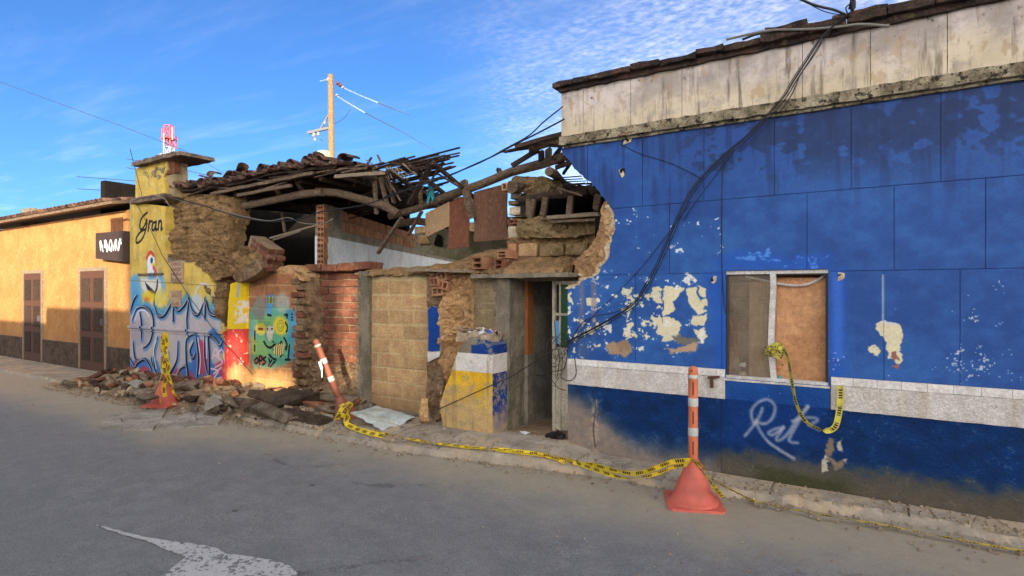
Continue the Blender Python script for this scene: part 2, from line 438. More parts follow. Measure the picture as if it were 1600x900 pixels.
fill([(960, 532), (986, 534), (986, 550), (972, 546)], (150, 122, 96), warp=.12)
fill([(1040, 545), (1060, 540), (1090, 535), (1090, 552), (1076, 550), (1044, 549)], (184, 152, 124), warp=.1)
fill([(1046, 526), (1056, 521), (1076, 527), (1092, 530), (1090, 536), (1070, 538), (1050, 531)], (112, 108, 100), warp=.08)
fill([(1374, 508), (1408, 506), (1412, 560), (1400, 574), (1386, 562)], cream, warp=.12, thr=(PEEL, .36))
fill([(1356, 545), (1372, 540), (1372, 560), (1360, 560)], cream, warp=.1, thr=(PEEL, .47))
fill([(1386, 548), (1404, 550), (1402, 578), (1388, 574)], (150, 98, 88), warp=.1, thr=(NM, .46), alpha=.7)
line([(1380, 430), (1380, 503)], .012, (206, 214, 224), alpha=.7, sm=False); line([(1380, 503), (1400, 506)], .012, (206, 214, 224), sm=False)
# rust-and-clay runs left of the flaking
m = sstep(NV, .40, .66) * sstep(GX, X(896), X(908)) * sstep(-GX, -X(936), -X(930)) * sstep(-GZ, -1.92, -1.8) * sstep(GZ, .98, 1.0)
put((m * .62).astype(np.float32), (134, 112, 122))
# splash dirt, clay coloured, rising from the pavement (strongest beside the doorway)
hgt = .10 + .46 * (1 - sstep(GX, X(887), X(1010))) + .10 * (NM - .5) + .06
m = blue * sstep(hgt - GZ, -.16, .20) * (.80 + .25 * (NF - .5))
put(np.clip(m, 0, 1).astype(np.float32), (178, 150, 122))
m = blue * sstep(.20 + .22 * (NM - .3) - GZ, -.05, .08) * sstep(GX, X(1100), X(1135)) * .8
put(np.clip(m, 0, 1).astype(np.float32), (88, 80, 66))
m = blue * sstep(.10 + .12 * (NM - .3) - GZ, -.03, .05) * sstep(GX, X(1160), X(1200)) * (1 - sstep(GX, X(1300), X(1360))) * .7
put(np.clip(m, 0, 1).astype(np.float32), (58, 62, 34))
m = blue * np.exp(-((GX - X(929)) / .045) ** 2) * sstep(-GZ, -.70, -.62) * sstep(NF, .3, .62); put(np.clip(m * .75, 0, 1).astype(np.float32), (196, 176, 150))
line([(928, 600), (930, 640), (927, 670), (930, 698)], .012, (60, 52, 52), alpha=.7)
m = blue * sstep(NS * .6 + NM * .4, .66, .70) * sstep(-GZ, -.72, -.70) * .3; put(m.astype(np.float32), (130, 136, 134))
m = blue * sstep(NS * .5 + N1 * .5, .735, .75) * (GZ > .72) * (GZ < 1.9) * .8; put(m.astype(np.float32), (214, 220, 226))
# bare patches lower right
fill([(1290, 685), (1302, 688), (1304, 702), (1296, 716), (1316, 728), (1318, 735), (1304, 734), (1286, 716)], (134, 118, 98), warp=.12)
fill([(1286, 712), (1294, 718), (1292, 738), (1280, 740)], (188, 180, 160), warp=.08, thr=(PEEL, .4))
fill([(1308, 690), (1318, 688), (1318, 704), (1310, 702)], (190, 180, 160), warp=.06); fill([(1314, 720), (1324, 716), (1324, 728)], (186, 166, 140), warp=.06)
# sprayed script under the window
gr = (196, 190, 200)
for q in ([(1164, 681), (1178, 664), (1186, 652), (1191, 638)], [(1178, 662), (1174, 650), (1176, 638), (1186, 628), (1198, 624), (1208, 630), (1211, 640), (1206, 654), (1196, 662), (1184, 660), (1181, 656)],
          [(1181, 660), (1188, 674), (1200, 690), (1216, 702), (1240, 716)], [(1224, 668), (1212, 670), (1201, 676), (1206, 680), (1216, 674), (1224, 667)], [(1224, 668), (1213, 686), (1220, 687), (1232, 676), (1246, 654), (1262, 635)],
          [(1262, 636), (1250, 655), (1234, 684), (1236, 691), (1246, 692)], [(1238, 658), (1254, 653), (1272, 653), (1277, 657), (1264, 664)], [(1264, 664), (1280, 672)]):
    line(q, .018, gr, soft=.02, alpha=.66)
line([(1200, 690), (1220, 704), (1240, 718)], .02, gr, soft=.02, alpha=.25)
# --- yellow graffiti wall, X from left end to the broken edge
yel = ((GX < X(357)) & (GX > CX0)).astype(np.float32)
yc = (np.array((190, 160, 72)) * (1 - NB[..., None]) + np.array((226, 196, 102)) * NB[..., None]) * (.88 + .24 * N1[..., None])
put(yel, (yc / 255).astype(np.float32))
m = yel * sstep(NV, .5, .75) * sstep(GZ, 2.6, 3.4) * .45; put(m.astype(np.float32), (150, 142, 96))
m = yel * sstep(NM * .5 + NV * .5, .50, .66) * .4; put(m.astype(np.float32), (150, 134, 90)); m = yel * sstep(NM, .6, .68) * .35; put(m.astype(np.float32), (226, 222, 180))
fill([(232, 272), (244, 262), (258, 262), (250, 280), (240, 276)], (118, 104, 84), warp=.12, thr=(PEEL, .45)); fill([(224, 268), (236, 268), (234, 278), (226, 276)], (126, 116, 92), warp=.1, thr=(PEEL, .5))
bk = (34, 30, 36)
for q in ([(230, 332), (222, 340), (218.5, 350), (219.5, 358), (223, 357), (227, 350), (229.5, 343), (228.5, 355), (224, 370), (218, 378), (213, 379), (213.5, 371), (220, 362), (228, 358)],
          [(233.5, 345), (231.5, 361)], [(232.5, 352), (235, 346), (238, 346)], [(243, 347), (239, 349), (237.5, 357), (240, 360), (243.5, 352), (244, 346), (243.3, 359), (245.5, 358)],
          [(248.2, 345), (247.2, 359)], [(247.5, 351), (250.5, 345), (252.3, 348), (251.7, 359), (253.5, 357)]):
    line(q, .045, bk, soft=.006, taper=False)
# rooster head and its coloured sprays
fill([(203, 432), (218, 430), (222, 470), (214, 490), (203, 480)], (84, 160, 214), soft=.08, alpha=.9, warp=.2)
fill([(219, 431), (255, 431), (254, 455), (244, 478), (228, 482), (219, 455)], (196, 192, 178), soft=.05, alpha=.9)
fill([(231, 402), (236, 398), (241, 402), (242, 412), (240, 430), (231, 430), (230, 414)], (222, 230, 234), soft=.02)
line([(229, 404), (232, 397), (236, 394), (240, 399)], .06, (206, 70, 60)); spot((237, 407), .05, .06, (40, 66, 120)); spot((240, 414), .06, .04, (226, 190, 60))
line([(240, 418), (243, 424), (243, 430)], .08, (212, 82, 96)); spot((237, 434), .14, .10, (84, 150, 206), soft=.5, alpha=.8); spot((251, 436), .10, .14, (90, 160, 210), soft=.6, alpha=.8)
fill([(221, 436), (252, 436), (250, 450), (243, 458), (240, 474), (232, 476), (226, 462), (220, 450)], (214, 212, 202), soft=.03, warp=.1)
for k_ in range(6): line([(214 + k_ * 2, 440 + k_ * 3), (217 + k_ * 2, 458 + k_ * 3)], .03, (120, 170, 206), soft=.02, alpha=.8)
line([(251, 434), (256, 446), (252, 462), (246, 478)], .10, (120, 176, 214), soft=.05, alpha=.8); spot((250, 468), .2, .2, (226, 206, 90), soft=.5, alpha=.8)
fill([(226, 440), (242, 456), (238, 461), (230, 452)], (40, 42, 56)); line([(246, 438), (245, 450), (241, 462), (241, 478)], .05, (40, 50, 80))
spot((232, 464), .28, .12, (222, 196, 60), soft=.5); spot((229, 468), .10, .05, (220, 110, 60), soft=.5, alpha=.8); spot((214, 470), .2, .16, (88, 164, 216), soft=.6, alpha=.8)
# big block letters with dark rims, blue and pink shades
body = [(203, 498), (210, 484), (222, 481), (232, 484), (238, 492), (247, 494), (262, 490), (270, 478), (276, 492), (286, 484), (296, 476), (301, 484), (308, 490), (318, 492), (326, 480), (333, 494), (344, 502), (348, 600), (203, 600)]
fill([(203, 478), (216, 472), (228, 474), (240, 480), (250, 486), (262, 480), (270, 462), (280, 470), (296, 456), (304, 472), (312, 480), (320, 470), (326, 456), (336, 476), (344, 488), (344, 510), (203, 510)], (70, 148, 200), soft=.05, alpha=.9, warp=.12)
spot((313, 465), .34, .30, (214, 186, 92), soft=.3); line([(306, 470), (306, 455), (314, 444), (326, 446)], .05, (206, 202, 196)); spot((306, 476), .22, .2, (196, 200, 206), soft=.3)
fill(body, (186, 178, 178), soft=.02, warp=.04); fill([(205, 500), (232, 498), (236, 520), (230, 540), (205, 540)], (150, 142, 160), soft=.05, alpha=.5, warp=.1)
m = yel * sstep(NH, .52, .6) * (GZ < 1.5) * (GZ > .9) * .35; put(m.astype(np.float32), (196, 190, 202))
fill([(203, 570), (215, 560), (235, 575), (250, 585), (275, 575), (300, 575), (310, 530), (322, 535), (330, 575), (352, 560), (352, 612), (203, 612)], (190, 70, 100), soft=.05, warp=.1)
for q in ([(203, 566), (212, 584), (218, 570), (228, 566), (238, 578), (243, 592)], [(244, 570), (251, 590), (258, 598), (264, 580)], [(284, 590), (291, 576), (300, 574), (308, 588)], [(322, 590), (330, 574), (340, 588)], [(308, 528), (304, 545), (304, 570), (312, 590)], [(333, 520), (343, 528), (347, 545)]):
    line(q, .15, (62, 118, 190), soft=.04, alpha=.85)
strokes_ = ([(207, 500), (214, 483), (226, 480), (236, 488), (240, 506), (236, 530), (229, 541), (224, 543)], [(218, 486), (221, 505), (221, 530)], [(204, 486), (209, 470), (214, 462)],
          [(203, 560), (211, 574), (215, 568), (226, 562), (234, 572), (237, 580)], [(208, 535), (211, 560), (218, 566)], [(242, 480), (247, 493), (257, 493), (268, 474), (270, 470)], [(270, 470), (271, 500), (270, 490), (273, 478)],
          [(273, 478), (279, 486), (288, 478), (295, 468), (292, 500), (294, 530)], [(296, 470), (301, 486), (310, 492), (318, 474)], [(320, 466), (320, 496), (322, 472), (327, 488), (336, 494), (342, 490)],
          [(236, 560), (240, 575), (248, 590), (255, 582)], [(246, 528), (241, 550), (242, 578), (251, 590), (262, 588), (271, 575), (277, 560), (278, 535)], [(262, 552), (262, 576), (268, 592)], [(276, 588), (283, 576), (292, 574), (294, 592), (291, 560), (292, 530), (306, 522)],
          [(306, 524), (310, 560), (308, 590)], [(320, 526), (320, 560), (326, 588), (327, 560), (326, 526), (336, 530), (344, 540), (348, 534)], [(302, 536), (297, 550), (302, 560), (306, 552)])
for q in strokes_: line([(a + 1.2, b + 1.5) for a, b in q], .10, (58, 124, 190), soft=.03, alpha=.62)
for q in strokes_: line(q, .062, (24, 30, 52), soft=.01, taper=True)
for q in strokes_: line([(a - 1.6, b - 1) for a, b in q], .014, (214, 214, 220), soft=.008, alpha=.8)
for q in ([(210, 502), (216, 487), (226, 485), (233, 494)], [(244, 532), (240, 550), (244, 576)], [(322, 528), (323, 560)], [(309, 528), (313, 560), (311, 584)]): line(q, .025, (226, 226, 232))
for q in ([(331, 560), (337, 545), (343, 562)], [(333, 556), (342, 554)], [(346, 546), (338, 556), (348, 566), (336, 574)], [(330, 576), (341, 580), (334, 592), (346, 590)], [(348, 548), (352, 570)], [(334, 584), (346, 574)]):
    line(q, .03, (232, 196, 206))
line([(203, 438), (340, 447)], .012, (120, 110, 50), alpha=.6, sm=False)
m = yel * sstep(.14 + .2 * (NM - .5) - GZ, -.1, .12) * .6; put(np.clip(m, 0, 1).astype(np.float32), (156, 132, 110))
# --- pilaster: yellow over red, worn
YP = -.01
fill([(350, 440), (386, 440), (386, 514), (350, 514)], (232, 198, 34), y=YP, soft=.004); fill([(350, 514), (386, 514), (386, 616), (350, 616)], (206, 70, 62), y=YP, soft=.004)
for q, th in (([(366, 470), (386, 470), (386, 505), (366, 505)], .44), ([(354, 515), (384, 515), (384, 590), (354, 590)], .58)): fill(q, (232, 214, 190), y=YP, warp=.05, thr=(PEEL, th))
line([(373, 446), (371, 462)], .07, (170, 180, 190), y=YP); fill([(352, 575), (386, 565), (386, 620), (350, 620)], (206, 170, 110), y=YP, soft=.08, warp=.2, alpha=.85)
# --- creature on the clay block wall
YD = .03
teal = (96, 176, 146)
fill([(398, 486), (404, 480), (420, 478), (436, 480), (444, 474), (458, 490), (459, 555), (448, 568), (428, 576), (404, 572), (394, 548)], teal, y=YD, soft=.05, warp=.12, alpha=.95)
fill([(446, 482), (460, 486), (460, 560), (450, 560), (450, 520)], (72, 156, 196), y=YD, soft=.07, alpha=.9, warp=.1); fill([(392, 488), (400, 490), (400, 560), (394, 540)], (110, 180, 196), y=YD, soft=.05, alpha=.8)
spot((407, 545), .28, .18, (162, 196, 104), y=YD, soft=.6, alpha=.7); spot((436, 540), .3, .12, (130, 196, 140), y=YD, soft=.6, alpha=.6); spot((412, 500), .3, .1, (140, 186, 100), y=YD, soft=.6, alpha=.6)
line([(400, 476), (394, 490), (391, 520), (394, 560), (399, 574)], .07, (120, 172, 140), y=YD, soft=.03); line([(395, 530), (396, 550)], .08, (218, 176, 70), y=YD, alpha=.8)
spot((406, 482), .17, .2, (150, 146, 136), y=YD, soft=.3, alpha=.9); spot((441, 474), .17, .16, (186, 190, 176), y=YD, soft=.4, alpha=.8)
fill([(416, 461), (430, 461), (429, 474), (425, 478), (424, 492), (418, 492), (417, 478)], (86, 158, 206), y=YD, soft=.02); fill([(418, 464), (428, 464), (427, 474), (419, 474)], (96, 110, 60), y=YD)
for q in ([(421, 464), (421, 474)], [(426, 464), (425, 474)]): line(q, .02, (222, 206, 90), y=YD)
spot((407, 514), .15, .10, (232, 204, 84), y=YD); spot((438, 509), .19, .15, (232, 206, 62), y=YD); line([(404, 514), (410, 514)], .03, (130, 60, 50), y=YD)
for r_ in (.6, .3):
    x_, z_ = P2([(438, 509)], YD)[0]
    line([(438 + 8.5 * r_ * math.cos(a / 8 * 2 * math.pi), 509 + 14 * r_ * math.sin(a / 8 * 2 * math.pi)) for a in range(9)], .016, (150, 168, 70), y=YD)
fill([(416, 512), (421, 508), (427, 511), (428, 516), (425, 530), (420, 534), (417, 524)], (214, 206, 186), y=YD, soft=.02); spot((418, 514), .02, .015, bk, y=YD); spot((425, 514), .02, .015, bk, y=YD)
fill([(426, 546), (434, 538), (440, 532), (444, 540), (444, 552), (438, 559), (430, 554)], (40, 34, 40), y=YD, soft=.012)
for a in range(5): line([(428.5 + a * 3.4, 556 - abs(a - 2) * 2.2), (429.5 + a * 3.4, 541 - a * 1.1)], .036, (226, 206, 130), y=YD, sm=False)
for q in ([(412, 534), (417, 541), (423, 543), (430, 538)], [(444, 528), (448, 536), (447, 546)], [(420, 554), (426, 560), (431, 562)], [(418, 492), (423, 493)], [(445, 492), (449, 492), (448, 496)], [(398, 518), (398, 530)], [(398, 540), (398, 548)], [(452, 540), (450, 560)], [(446, 562), (453, 562)], [(446, 504), (449, 512), (447, 518)]):
    line(q, .035, (30, 40, 44), y=YD, soft=.006)
for c in ((456, 491), (456, 496), (456, 500), (427, 534), (427, 539)): spot(c, .022, .015, bk, y=YD)
fill([(398, 562), (404, 556), (410, 556), (416, 565), (414, 571), (398, 569)], (204, 120, 84), y=YD, soft=.02, alpha=.8)
for q in ([(401, 559), (397.5, 564), (400, 568), (403.5, 563), (401.5, 559)], [(405, 569), (405.5, 557), (409, 558), (408.5, 563), (405.5, 564)], [(415, 558), (411, 561), (415, 566), (410, 570)], [(420, 560), (421, 567)], [(424, 563), (419, 572)], [(429, 565), (422, 573)]):
    line(q, .03, (30, 30, 40), y=YD, soft=.006)
# --- blue / white strip beside the block wall and low pier coat
fill([(669, 484), (674, 478), (682, 480), (687, 490), (687, 549), (668, 549)], (24, 68, 142), y=.05, soft=.01, warp=.03); fill([(667, 549), (688, 549), (686, 560), (668, 568)], (214, 210, 200), y=.05, warp=.04)
YQ = -.2
pier = (GX > X(684, YQ)) & (GX < X(772, YQ)) & (GZ < 1.45) & (GX > -5.3)
PZ1, PZ2 = pt(770, 554, YQ).z, pt(770, 584, YQ).z
pc = np.where(GZ[..., None] > PZ1, np.array((26, 62, 136)), np.where(GZ[..., None] > PZ2, np.array((220, 216, 208)), np.array((228, 180, 44)) * (.9 + .2 * N1[..., None])))
put(pier.astype(np.float32) * (1 - .0 * GX), (pc / 255).astype(np.float32))
m = pier * sstep(.52 + .5 * (NM - .5) - GZ, -.28, .22) * .85; put(np.clip(m, 0, 1).astype(np.float32), (196, 168, 126))
m = pier * sstep(NM * .5 + NF * .5, .56, .60) * .5; put(m.astype(np.float32), (170, 150, 118)); m = pier * sstep(NV, .55, .7) * .45; put(m.astype(np.float32), (150, 126, 88)); m = pier * (GZ > PZ1 - .01) * sstep(NM, .55, .6) * .8; put(m.astype(np.float32), (150, 140, 116))
m = pier * (GX < X(736, YQ)) * (GZ > PZ1); put(m.astype(np.float32), (128, 118, 100))
img = bpy.data.images.new('wall_coats', CW, CH, alpha=True); img.alpha_mode = 'CHANNEL_PACKED'
img.pixels.foreach_set(np.ascontiguousarray(cv).ravel()); img.update(); img.pack()

# ------------------------------------------------------------------ materials
class NT:
    def __init__(s, name):
        s.m = bpy.data.materials.new(name); s.m.use_nodes = True; s.t = s.m.node_tree; s.n = s.t.nodes; s.l = s.t.links
        s.bsdf = s.n['Principled BSDF']; s.pos = s.n.new('ShaderNodeNewGeometry').outputs['Position']
        s.loc = s.n.new('ShaderNodeTexCoord').outputs['Object']
    def inp(s, sock, v_):
        if isinstance(v_, (int, float)): sock.default_value = v_
        elif isinstance(v_, tuple): sock.default_value = (*v_, 1) if len(v_) == 3 and sock.type == 'RGBA' else v_
        else: s.l.new(v_, sock)
    def noise(s, scale, detail=4, rough=.6, sc=(1, 1, 1), off=(0, 0, 0), vec=None, dist=0):
        mp = s.n.new('ShaderNodeMapping'); s.l.new(vec or s.pos, mp.inputs[0]); mp.inputs['Scale'].default_value = sc; mp.inputs['Location'].default_value = off
        n = s.n.new('ShaderNodeTexNoise'); n.inputs['Scale'].default_value = scale; n.inputs['Detail'].default_value = detail; n.inputs['Roughness'].default_value = rough
        n.inputs['Distortion'].default_value = dist; s.l.new(mp.outputs[0], n.inputs['Vector']); return n.outputs['Fac']
    def vor(s, scale, feature='F1', sc=(1, 1, 1)):
        mp = s.n.new('ShaderNodeMapping'); s.l.new(s.pos, mp.inputs[0]); mp.inputs['Scale'].default_value = sc
        n = s.n.new('ShaderNodeTexVoronoi'); n.feature = feature; n.inputs['Scale'].default_value = scale; s.l.new(mp.outputs[0], n.inputs['Vector']); return n.outputs['Distance']
    def math(s, op, a, b=0.0):
        n = s.n.new('ShaderNodeMath'); n.operation = op; s.inp(n.inputs[0], a); s.inp(n.inputs[1], b); return n.outputs[0]
    def ramp(s, v_, a, b, lo=0.0, hi=1.0):
        n = s.n.new('ShaderNodeMapRange'); n.interpolation_type = 'SMOOTHSTEP'; s.inp(n.inputs[0], v_)
        for i, q in enumerate((a, b, lo, hi)): n.inputs[i + 1].default_value = q
        return n.outputs[0]
    def mix(s, f, a, b, mode='MIX'):
        n = s.n.new('ShaderNodeMixRGB'); n.blend_type = mode; s.inp(n.inputs[0], f); s.inp(n.inputs[1], a); s.inp(n.inputs[2], b); return n.outputs[0]
    def xyz(s, v_=None):
        n = s.n.new('ShaderNodeSeparateXYZ'); s.l.new(v_ or s.pos, n.inputs[0]); return n.outputs
    def rnd(s): return s.n.new('ShaderNodeObjectInfo').outputs['Random']
    def bump(s, h, strength, dist):
        n = s.n.new('ShaderNodeBump'); n.inputs['Strength'].default_value = strength; n.inputs['Distance'].default_value = dist; s.l.new(h, n.inputs['Height'])
        s.l.new(n.outputs[0], s.bsdf.inputs['Normal'])
    def out(s, col, rough=.9, metal=0.0, spec=.3):
        s.inp(s.bsdf.inputs['Base Color'], col); s.inp(s.bsdf.inputs['Roughness'], rough); s.bsdf.inputs['Metallic'].default_value = metal
        s.bsdf.inputs['Specular IOR Level'].default_value = spec; return s.m
    def canvas(s):
        x = s.xyz(); uu = s.math('DIVIDE', s.math('SUBTRACT', x[0], CX0), CX1 - CX0); vv = s.math('DIVIDE', s.math('SUBTRACT', x[2], CZ0), CZ1 - CZ0)
        c = s.n.new('ShaderNodeCombineXYZ'); s.l.new(uu, c.inputs[0]); s.l.new(vv, c.inputs[1])
        i = s.n.new('ShaderNodeTexImage'); i.image = img; i.extension = 'EXTEND'; i.interpolation = 'Linear'; s.l.new(c.outputs[0], i.inputs[0]); return i.outputs[0], i.outputs[1]
def srgb(*c): return tuple(((x / 255) / 12.92 if x / 255 <= .04045 else ((x / 255 + .055) / 1.055) ** 2.4) for x in c)
def earth(name, c1, c2, c3=None, scale=3, var=0.0, bstr=.7, bdist=.02, bscale=28, rough=.95, spots=None, canvas=False, dirt=None, streak=None, sc=(1, 1, 1), thr3=.58, spec=.2, grain=.9, ridges=0):
    t = NT(name); c1, c2 = srgb(*c1), srgb(*c2)
    f = t.ramp(t.noise(scale, 6, .65, sc=sc), .35, .65); col = t.mix(f, c1, c2)
    if c3: col = t.mix(t.ramp(t.noise(scale * 2.7, 6, .7, off=(5, 2, 1), sc=sc), thr3, thr3 + .12), col, srgb(*c3))
    if streak: col = t.mix(t.math('MULTIPLY', t.ramp(t.noise(3, 5, .6, sc=(3, 3, .25)), .48, .7), streak[1]), col, srgb(*streak[0]))
    if spots: col = t.mix(t.ramp(t.noise(spots[1], 3, .6, off=(9, 9, 9)), spots[2], spots[2] + .05), col, srgb(*spots[0]))
    gran = t.mix(t.ramp(t.noise(bscale * 1.1, 6, .75), .32, .68), (.70, .68, .66), (1.16, 1.16, 1.16)); col = t.mix(grain, col, gran, 'MULTIPLY')
    if canvas:
        ic, ia = t.canvas(); fine = t.ramp(t.noise(45, 6, .7), .3, .7); mid = t.ramp(t.noise(5, 7, .7), .3, .7); ic = t.mix(.55, ic, t.mix(fine, (.72, .72, .74), (1.08, 1.08, 1.08)), 'MULTIPLY'); ic = t.mix(.5, ic, t.mix(mid, (.78, .80, .82), (1.12, 1.1, 1.08)), 'MULTIPLY'); col = t.mix(ia, col, ic)
    if var:
        r = t.rnd(); col = t.mix(1.0, col, t.mix(r, (1 - var,) * 3, (1 + var, 1 + var * .9, 1 + var * .8)), 'MULTIPLY')
    if dirt: # (colour, height, softness, amount): soil splashed up from the ground
        z = t.math('ADD', t.xyz()[2], t.math('MULTIPLY', t.math('SUBTRACT', t.noise(7, 5, .7), .5), .5)); col = t.mix(t.ramp(z, dirt[1] + dirt[2], dirt[1] - dirt[2], 0, dirt[3]), col, srgb(*dirt[0]))
    h = t.math('ADD', t.noise(bscale, 6, .7), t.math('MULTIPLY', t.noise(bscale * .25, 4, .6), 1.5)); 
    if ridges: h = t.math('ADD', h, t.math('MULTIPLY', t.noise(3, 2, .5, sc=(.2, .2, 14)), .8))
    t.bump(h, bstr, bdist)
    return t.out(col, rough, spec=spec)
M = {}
M['blue'] = earth('blue_paint', (204, 196, 168), (186, 176, 150), canvas=True, bstr=.22, bdist=.008, bscale=16, rough=.62, spec=.35)
M['blue_low'] = earth('blue_rough_render', (190, 182, 160), (176, 166, 146), canvas=True, bstr=.8, bdist=.012, bscale=55, rough=.8)
M['yellow'] = earth('yellow_painted_wall', (180, 170, 120), (160, 150, 110), canvas=True, bstr=.4, bdist=.01, bscale=22, rough=.8)
M['pier'] = earth('pier_paint', (170, 150, 120), (150, 132, 104), canvas=True, bstr=.5, bdist=.012, bscale=30, rough=.85)
M['adobe'] = earth('adobe_earth', (150, 122, 84), (112, 88, 60), (172, 146, 106), scale=3.2, bstr=1, bdist=.03, bscale=22, spots=((78, 62, 44), 26, .66))
M['adobe_tan'] = earth('adobe_light_clay', (204, 168, 122), (178, 138, 96), (218, 188, 146), scale=4, bstr=1, bdist=.03, bscale=24, spots=((122, 92, 62), 24, .67))
M['adobe_moss'] = earth('mossy_earth', (146, 124, 90), (112, 96, 64), (176, 150, 112), scale=5, bstr=1, bdist=.03, bscale=26, spots=((66, 64, 36), 22, .62))
M['mossy_plaster'] = earth('mossy_grey_plaster', (146, 140, 118), (118, 114, 84), (96, 92, 70), scale=4, bstr=.7, bdist=.01, bscale=36)
M['adobe_earth2'] = earth('dusty_brown_earth', (166, 134, 94), (128, 102, 70), (184, 154, 112), scale=5, bstr=1, bdist=.03, bscale=26, spots=((96, 82, 52), 16, .60))
M['plaster_white'] = earth('chalky_plaster_block', (206, 192, 166), (180, 164, 138), (150, 136, 112), scale=8, bstr=.8, bdist=.01, bscale=40)
M['stub'] = earth('broken_masonry', (156, 132, 104), (112, 88, 66), (150, 96, 70), scale=6, bstr=1, bdist=.03, bscale=30, spots=((70, 56, 44), 26, .64))
M['edge'] = earth('plaster_edge', (206, 190, 160), (182, 160, 126), scale=9, bstr=.9, bdist=.01, bscale=50)
M['red_brick'] = earth('red_brick', (134, 88, 68), (104, 68, 54), (164, 128, 102), scale=6, var=.3, bstr=.8, bdist=.01, bscale=60, spots=((140, 112, 92), 9, .60))
M['red_mortar'] = earth('brick_mortar', (156, 136, 112), (124, 106, 84), bstr=.9, bdist=.015, bscale=50)
M['clay_block'] = earth('clay_block', (198, 166, 118), (176, 140, 102), (204, 180, 140), scale=6, var=.16, bstr=.8, bdist=.009, bscale=45, ridges=1, dirt=((138, 112, 82), .28, .22, .7), streak=((196, 172, 130), .2))
M['block_mortar'] = earth('block_mortar', (206, 186, 142), (184, 162, 120), bstr=.7, bdist=.01, bscale=50, dirt=((138, 112, 82), .28, .22, .7))
M['mural_block'] = earth('mural_block', (176, 124, 86), (152, 104, 74), (190, 150, 108), scale=6, var=.16, canvas=True, bstr=.8, bdist=.01, bscale=45, ridges=1, dirt=((204, 168, 104), .45, .15, .6))
M['mural_mortar'] = earth('mural_mortar', (188, 152, 110), (166, 130, 92), canvas=True, bstr=.6, bdist=.008, bscale=45)
M['grey_brick'] = earth('grey_brick', (150, 134, 106), (124, 110, 84), scale=6, var=.16, bstr=.8, bdist=.01, bscale=50, spots=((96, 88, 70), 14, .60))
M['grey_mortar'] = earth('grey_mortar', (160, 142, 110), (136, 120, 92), bstr=.8, bdist=.01, bscale=50)
M['hollow'] = earth('hollow_clay_brick', (176, 132, 98), (146, 100, 76), scale=8, var=.2, bstr=.6, bdist=.006, bscale=60)
M['concrete'] = earth('weathered_concrete', (146, 136, 118), (112, 106, 92), (96, 90, 70), scale=4, bstr=.7, bdist=.01, bscale=40, streak=((70, 72, 52), .6))
M['coping'] = earth('sooty_coping', (84, 66, 56), (48, 42, 40), (120, 106, 92), scale=5, bstr=1, bdist=.02, bscale=34, spots=((92, 84, 62), 12, .62))
M['cornice'] = earth('mouldy_cornice', (168, 158, 132), (110, 100, 80), (52, 46, 40), scale=5, thr3=.5, bstr=.9, bdist=.012, bscale=40, spots=((56, 50, 42), 30, .60))
M['cap'] = earth('sooty_cap', (134, 116, 100), (88, 76, 68), (168, 146, 120), scale=6, bstr=1, bdist=.015, bscale=36)
M['white_wall'] = earth('whitewash', (228, 234, 236), (208, 216, 220), scale=2, bstr=.3, bdist=.006, bscale=30, streak=((160, 160, 150), .4), dirt=None)
M['grey_plaster'] = earth('grey_plaster', (150, 142, 128), (120, 112, 100), scale=4, bstr=.6, bdist=.01, bscale=36)
M['dark_wall'] = earth('dark_brown_wall', (84, 72, 56), (58, 50, 40), (104, 90, 70), scale=3, bstr=.8, bdist=.02, bscale=24)  # mottled dark brown
M['painted_shade'] = earth('painted_shade_black', (26, 22, 18), (16, 14, 12), scale=3, bstr=.8, bdist=.02, bscale=24)  # near-black colour stands in for shade in rooms and holes
M['white_band'] = earth('white_band_render', (222, 218, 212), (200, 194, 186), scale=4, bstr=.9, bdist=.012, bscale=60, rough=.8, spots=((150, 120, 104), 9, .70), streak=((190, 170, 140), .45))
M['white_tile'] = earth('white_glazed_tile', (228, 226, 220), (210, 206, 200), scale=4, var=.05, bstr=.2, bdist=.003, bscale=40, rough=.45, spots=((140, 60, 50), 10, .69))
# parapet wall: cream wash, grey stain, pale yellow low down
t = NT('parapet_wash'); f = t.ramp(t.noise(2.2, 6, .65), .38, .62); col = t.mix(f, srgb(204, 192, 184), srgb(160, 150, 142))
z = t.math('ADD', t.xyz()[2], t.math('MULTIPLY', t.math('SUBTRACT', t.noise(2.5, 4, .6), .5), .6)); col = t.mix(t.ramp(z, 3.85, 3.55, 0, .55), col, srgb(214, 196, 156))
col = t.mix(t.ramp(t.noise(9, 5, .6, sc=(1, 1, .6), off=(4, 0, 0)), .56, .62, 0, .6), col, srgb(172, 146, 112))
col = t.mix(t.ramp(t.noise(4, 7, .75, off=(4, 3, 0)), .5, .62, 0, .55), col, srgb(150, 142, 136))
col = t.mix(t.ramp(t.noise(3, 6, .7, sc=(4, 4, .35)), .52, .70, 0, .85), col, srgb(104, 92, 80))
crk = t.math('MULTIPLY', t.ramp(t.noise(8, 8, .75, off=(1, 7, 3)), .60, .66), t.ramp(z, 3.6, 3.95)); col = t.mix(crk, col, srgb(48, 40, 36))
t.bump(t.math('ADD', t.noise(30, 6, .7), t.noise(7, 3, .5)), .5, .01); M['parapet'] = t.out(col, .9)
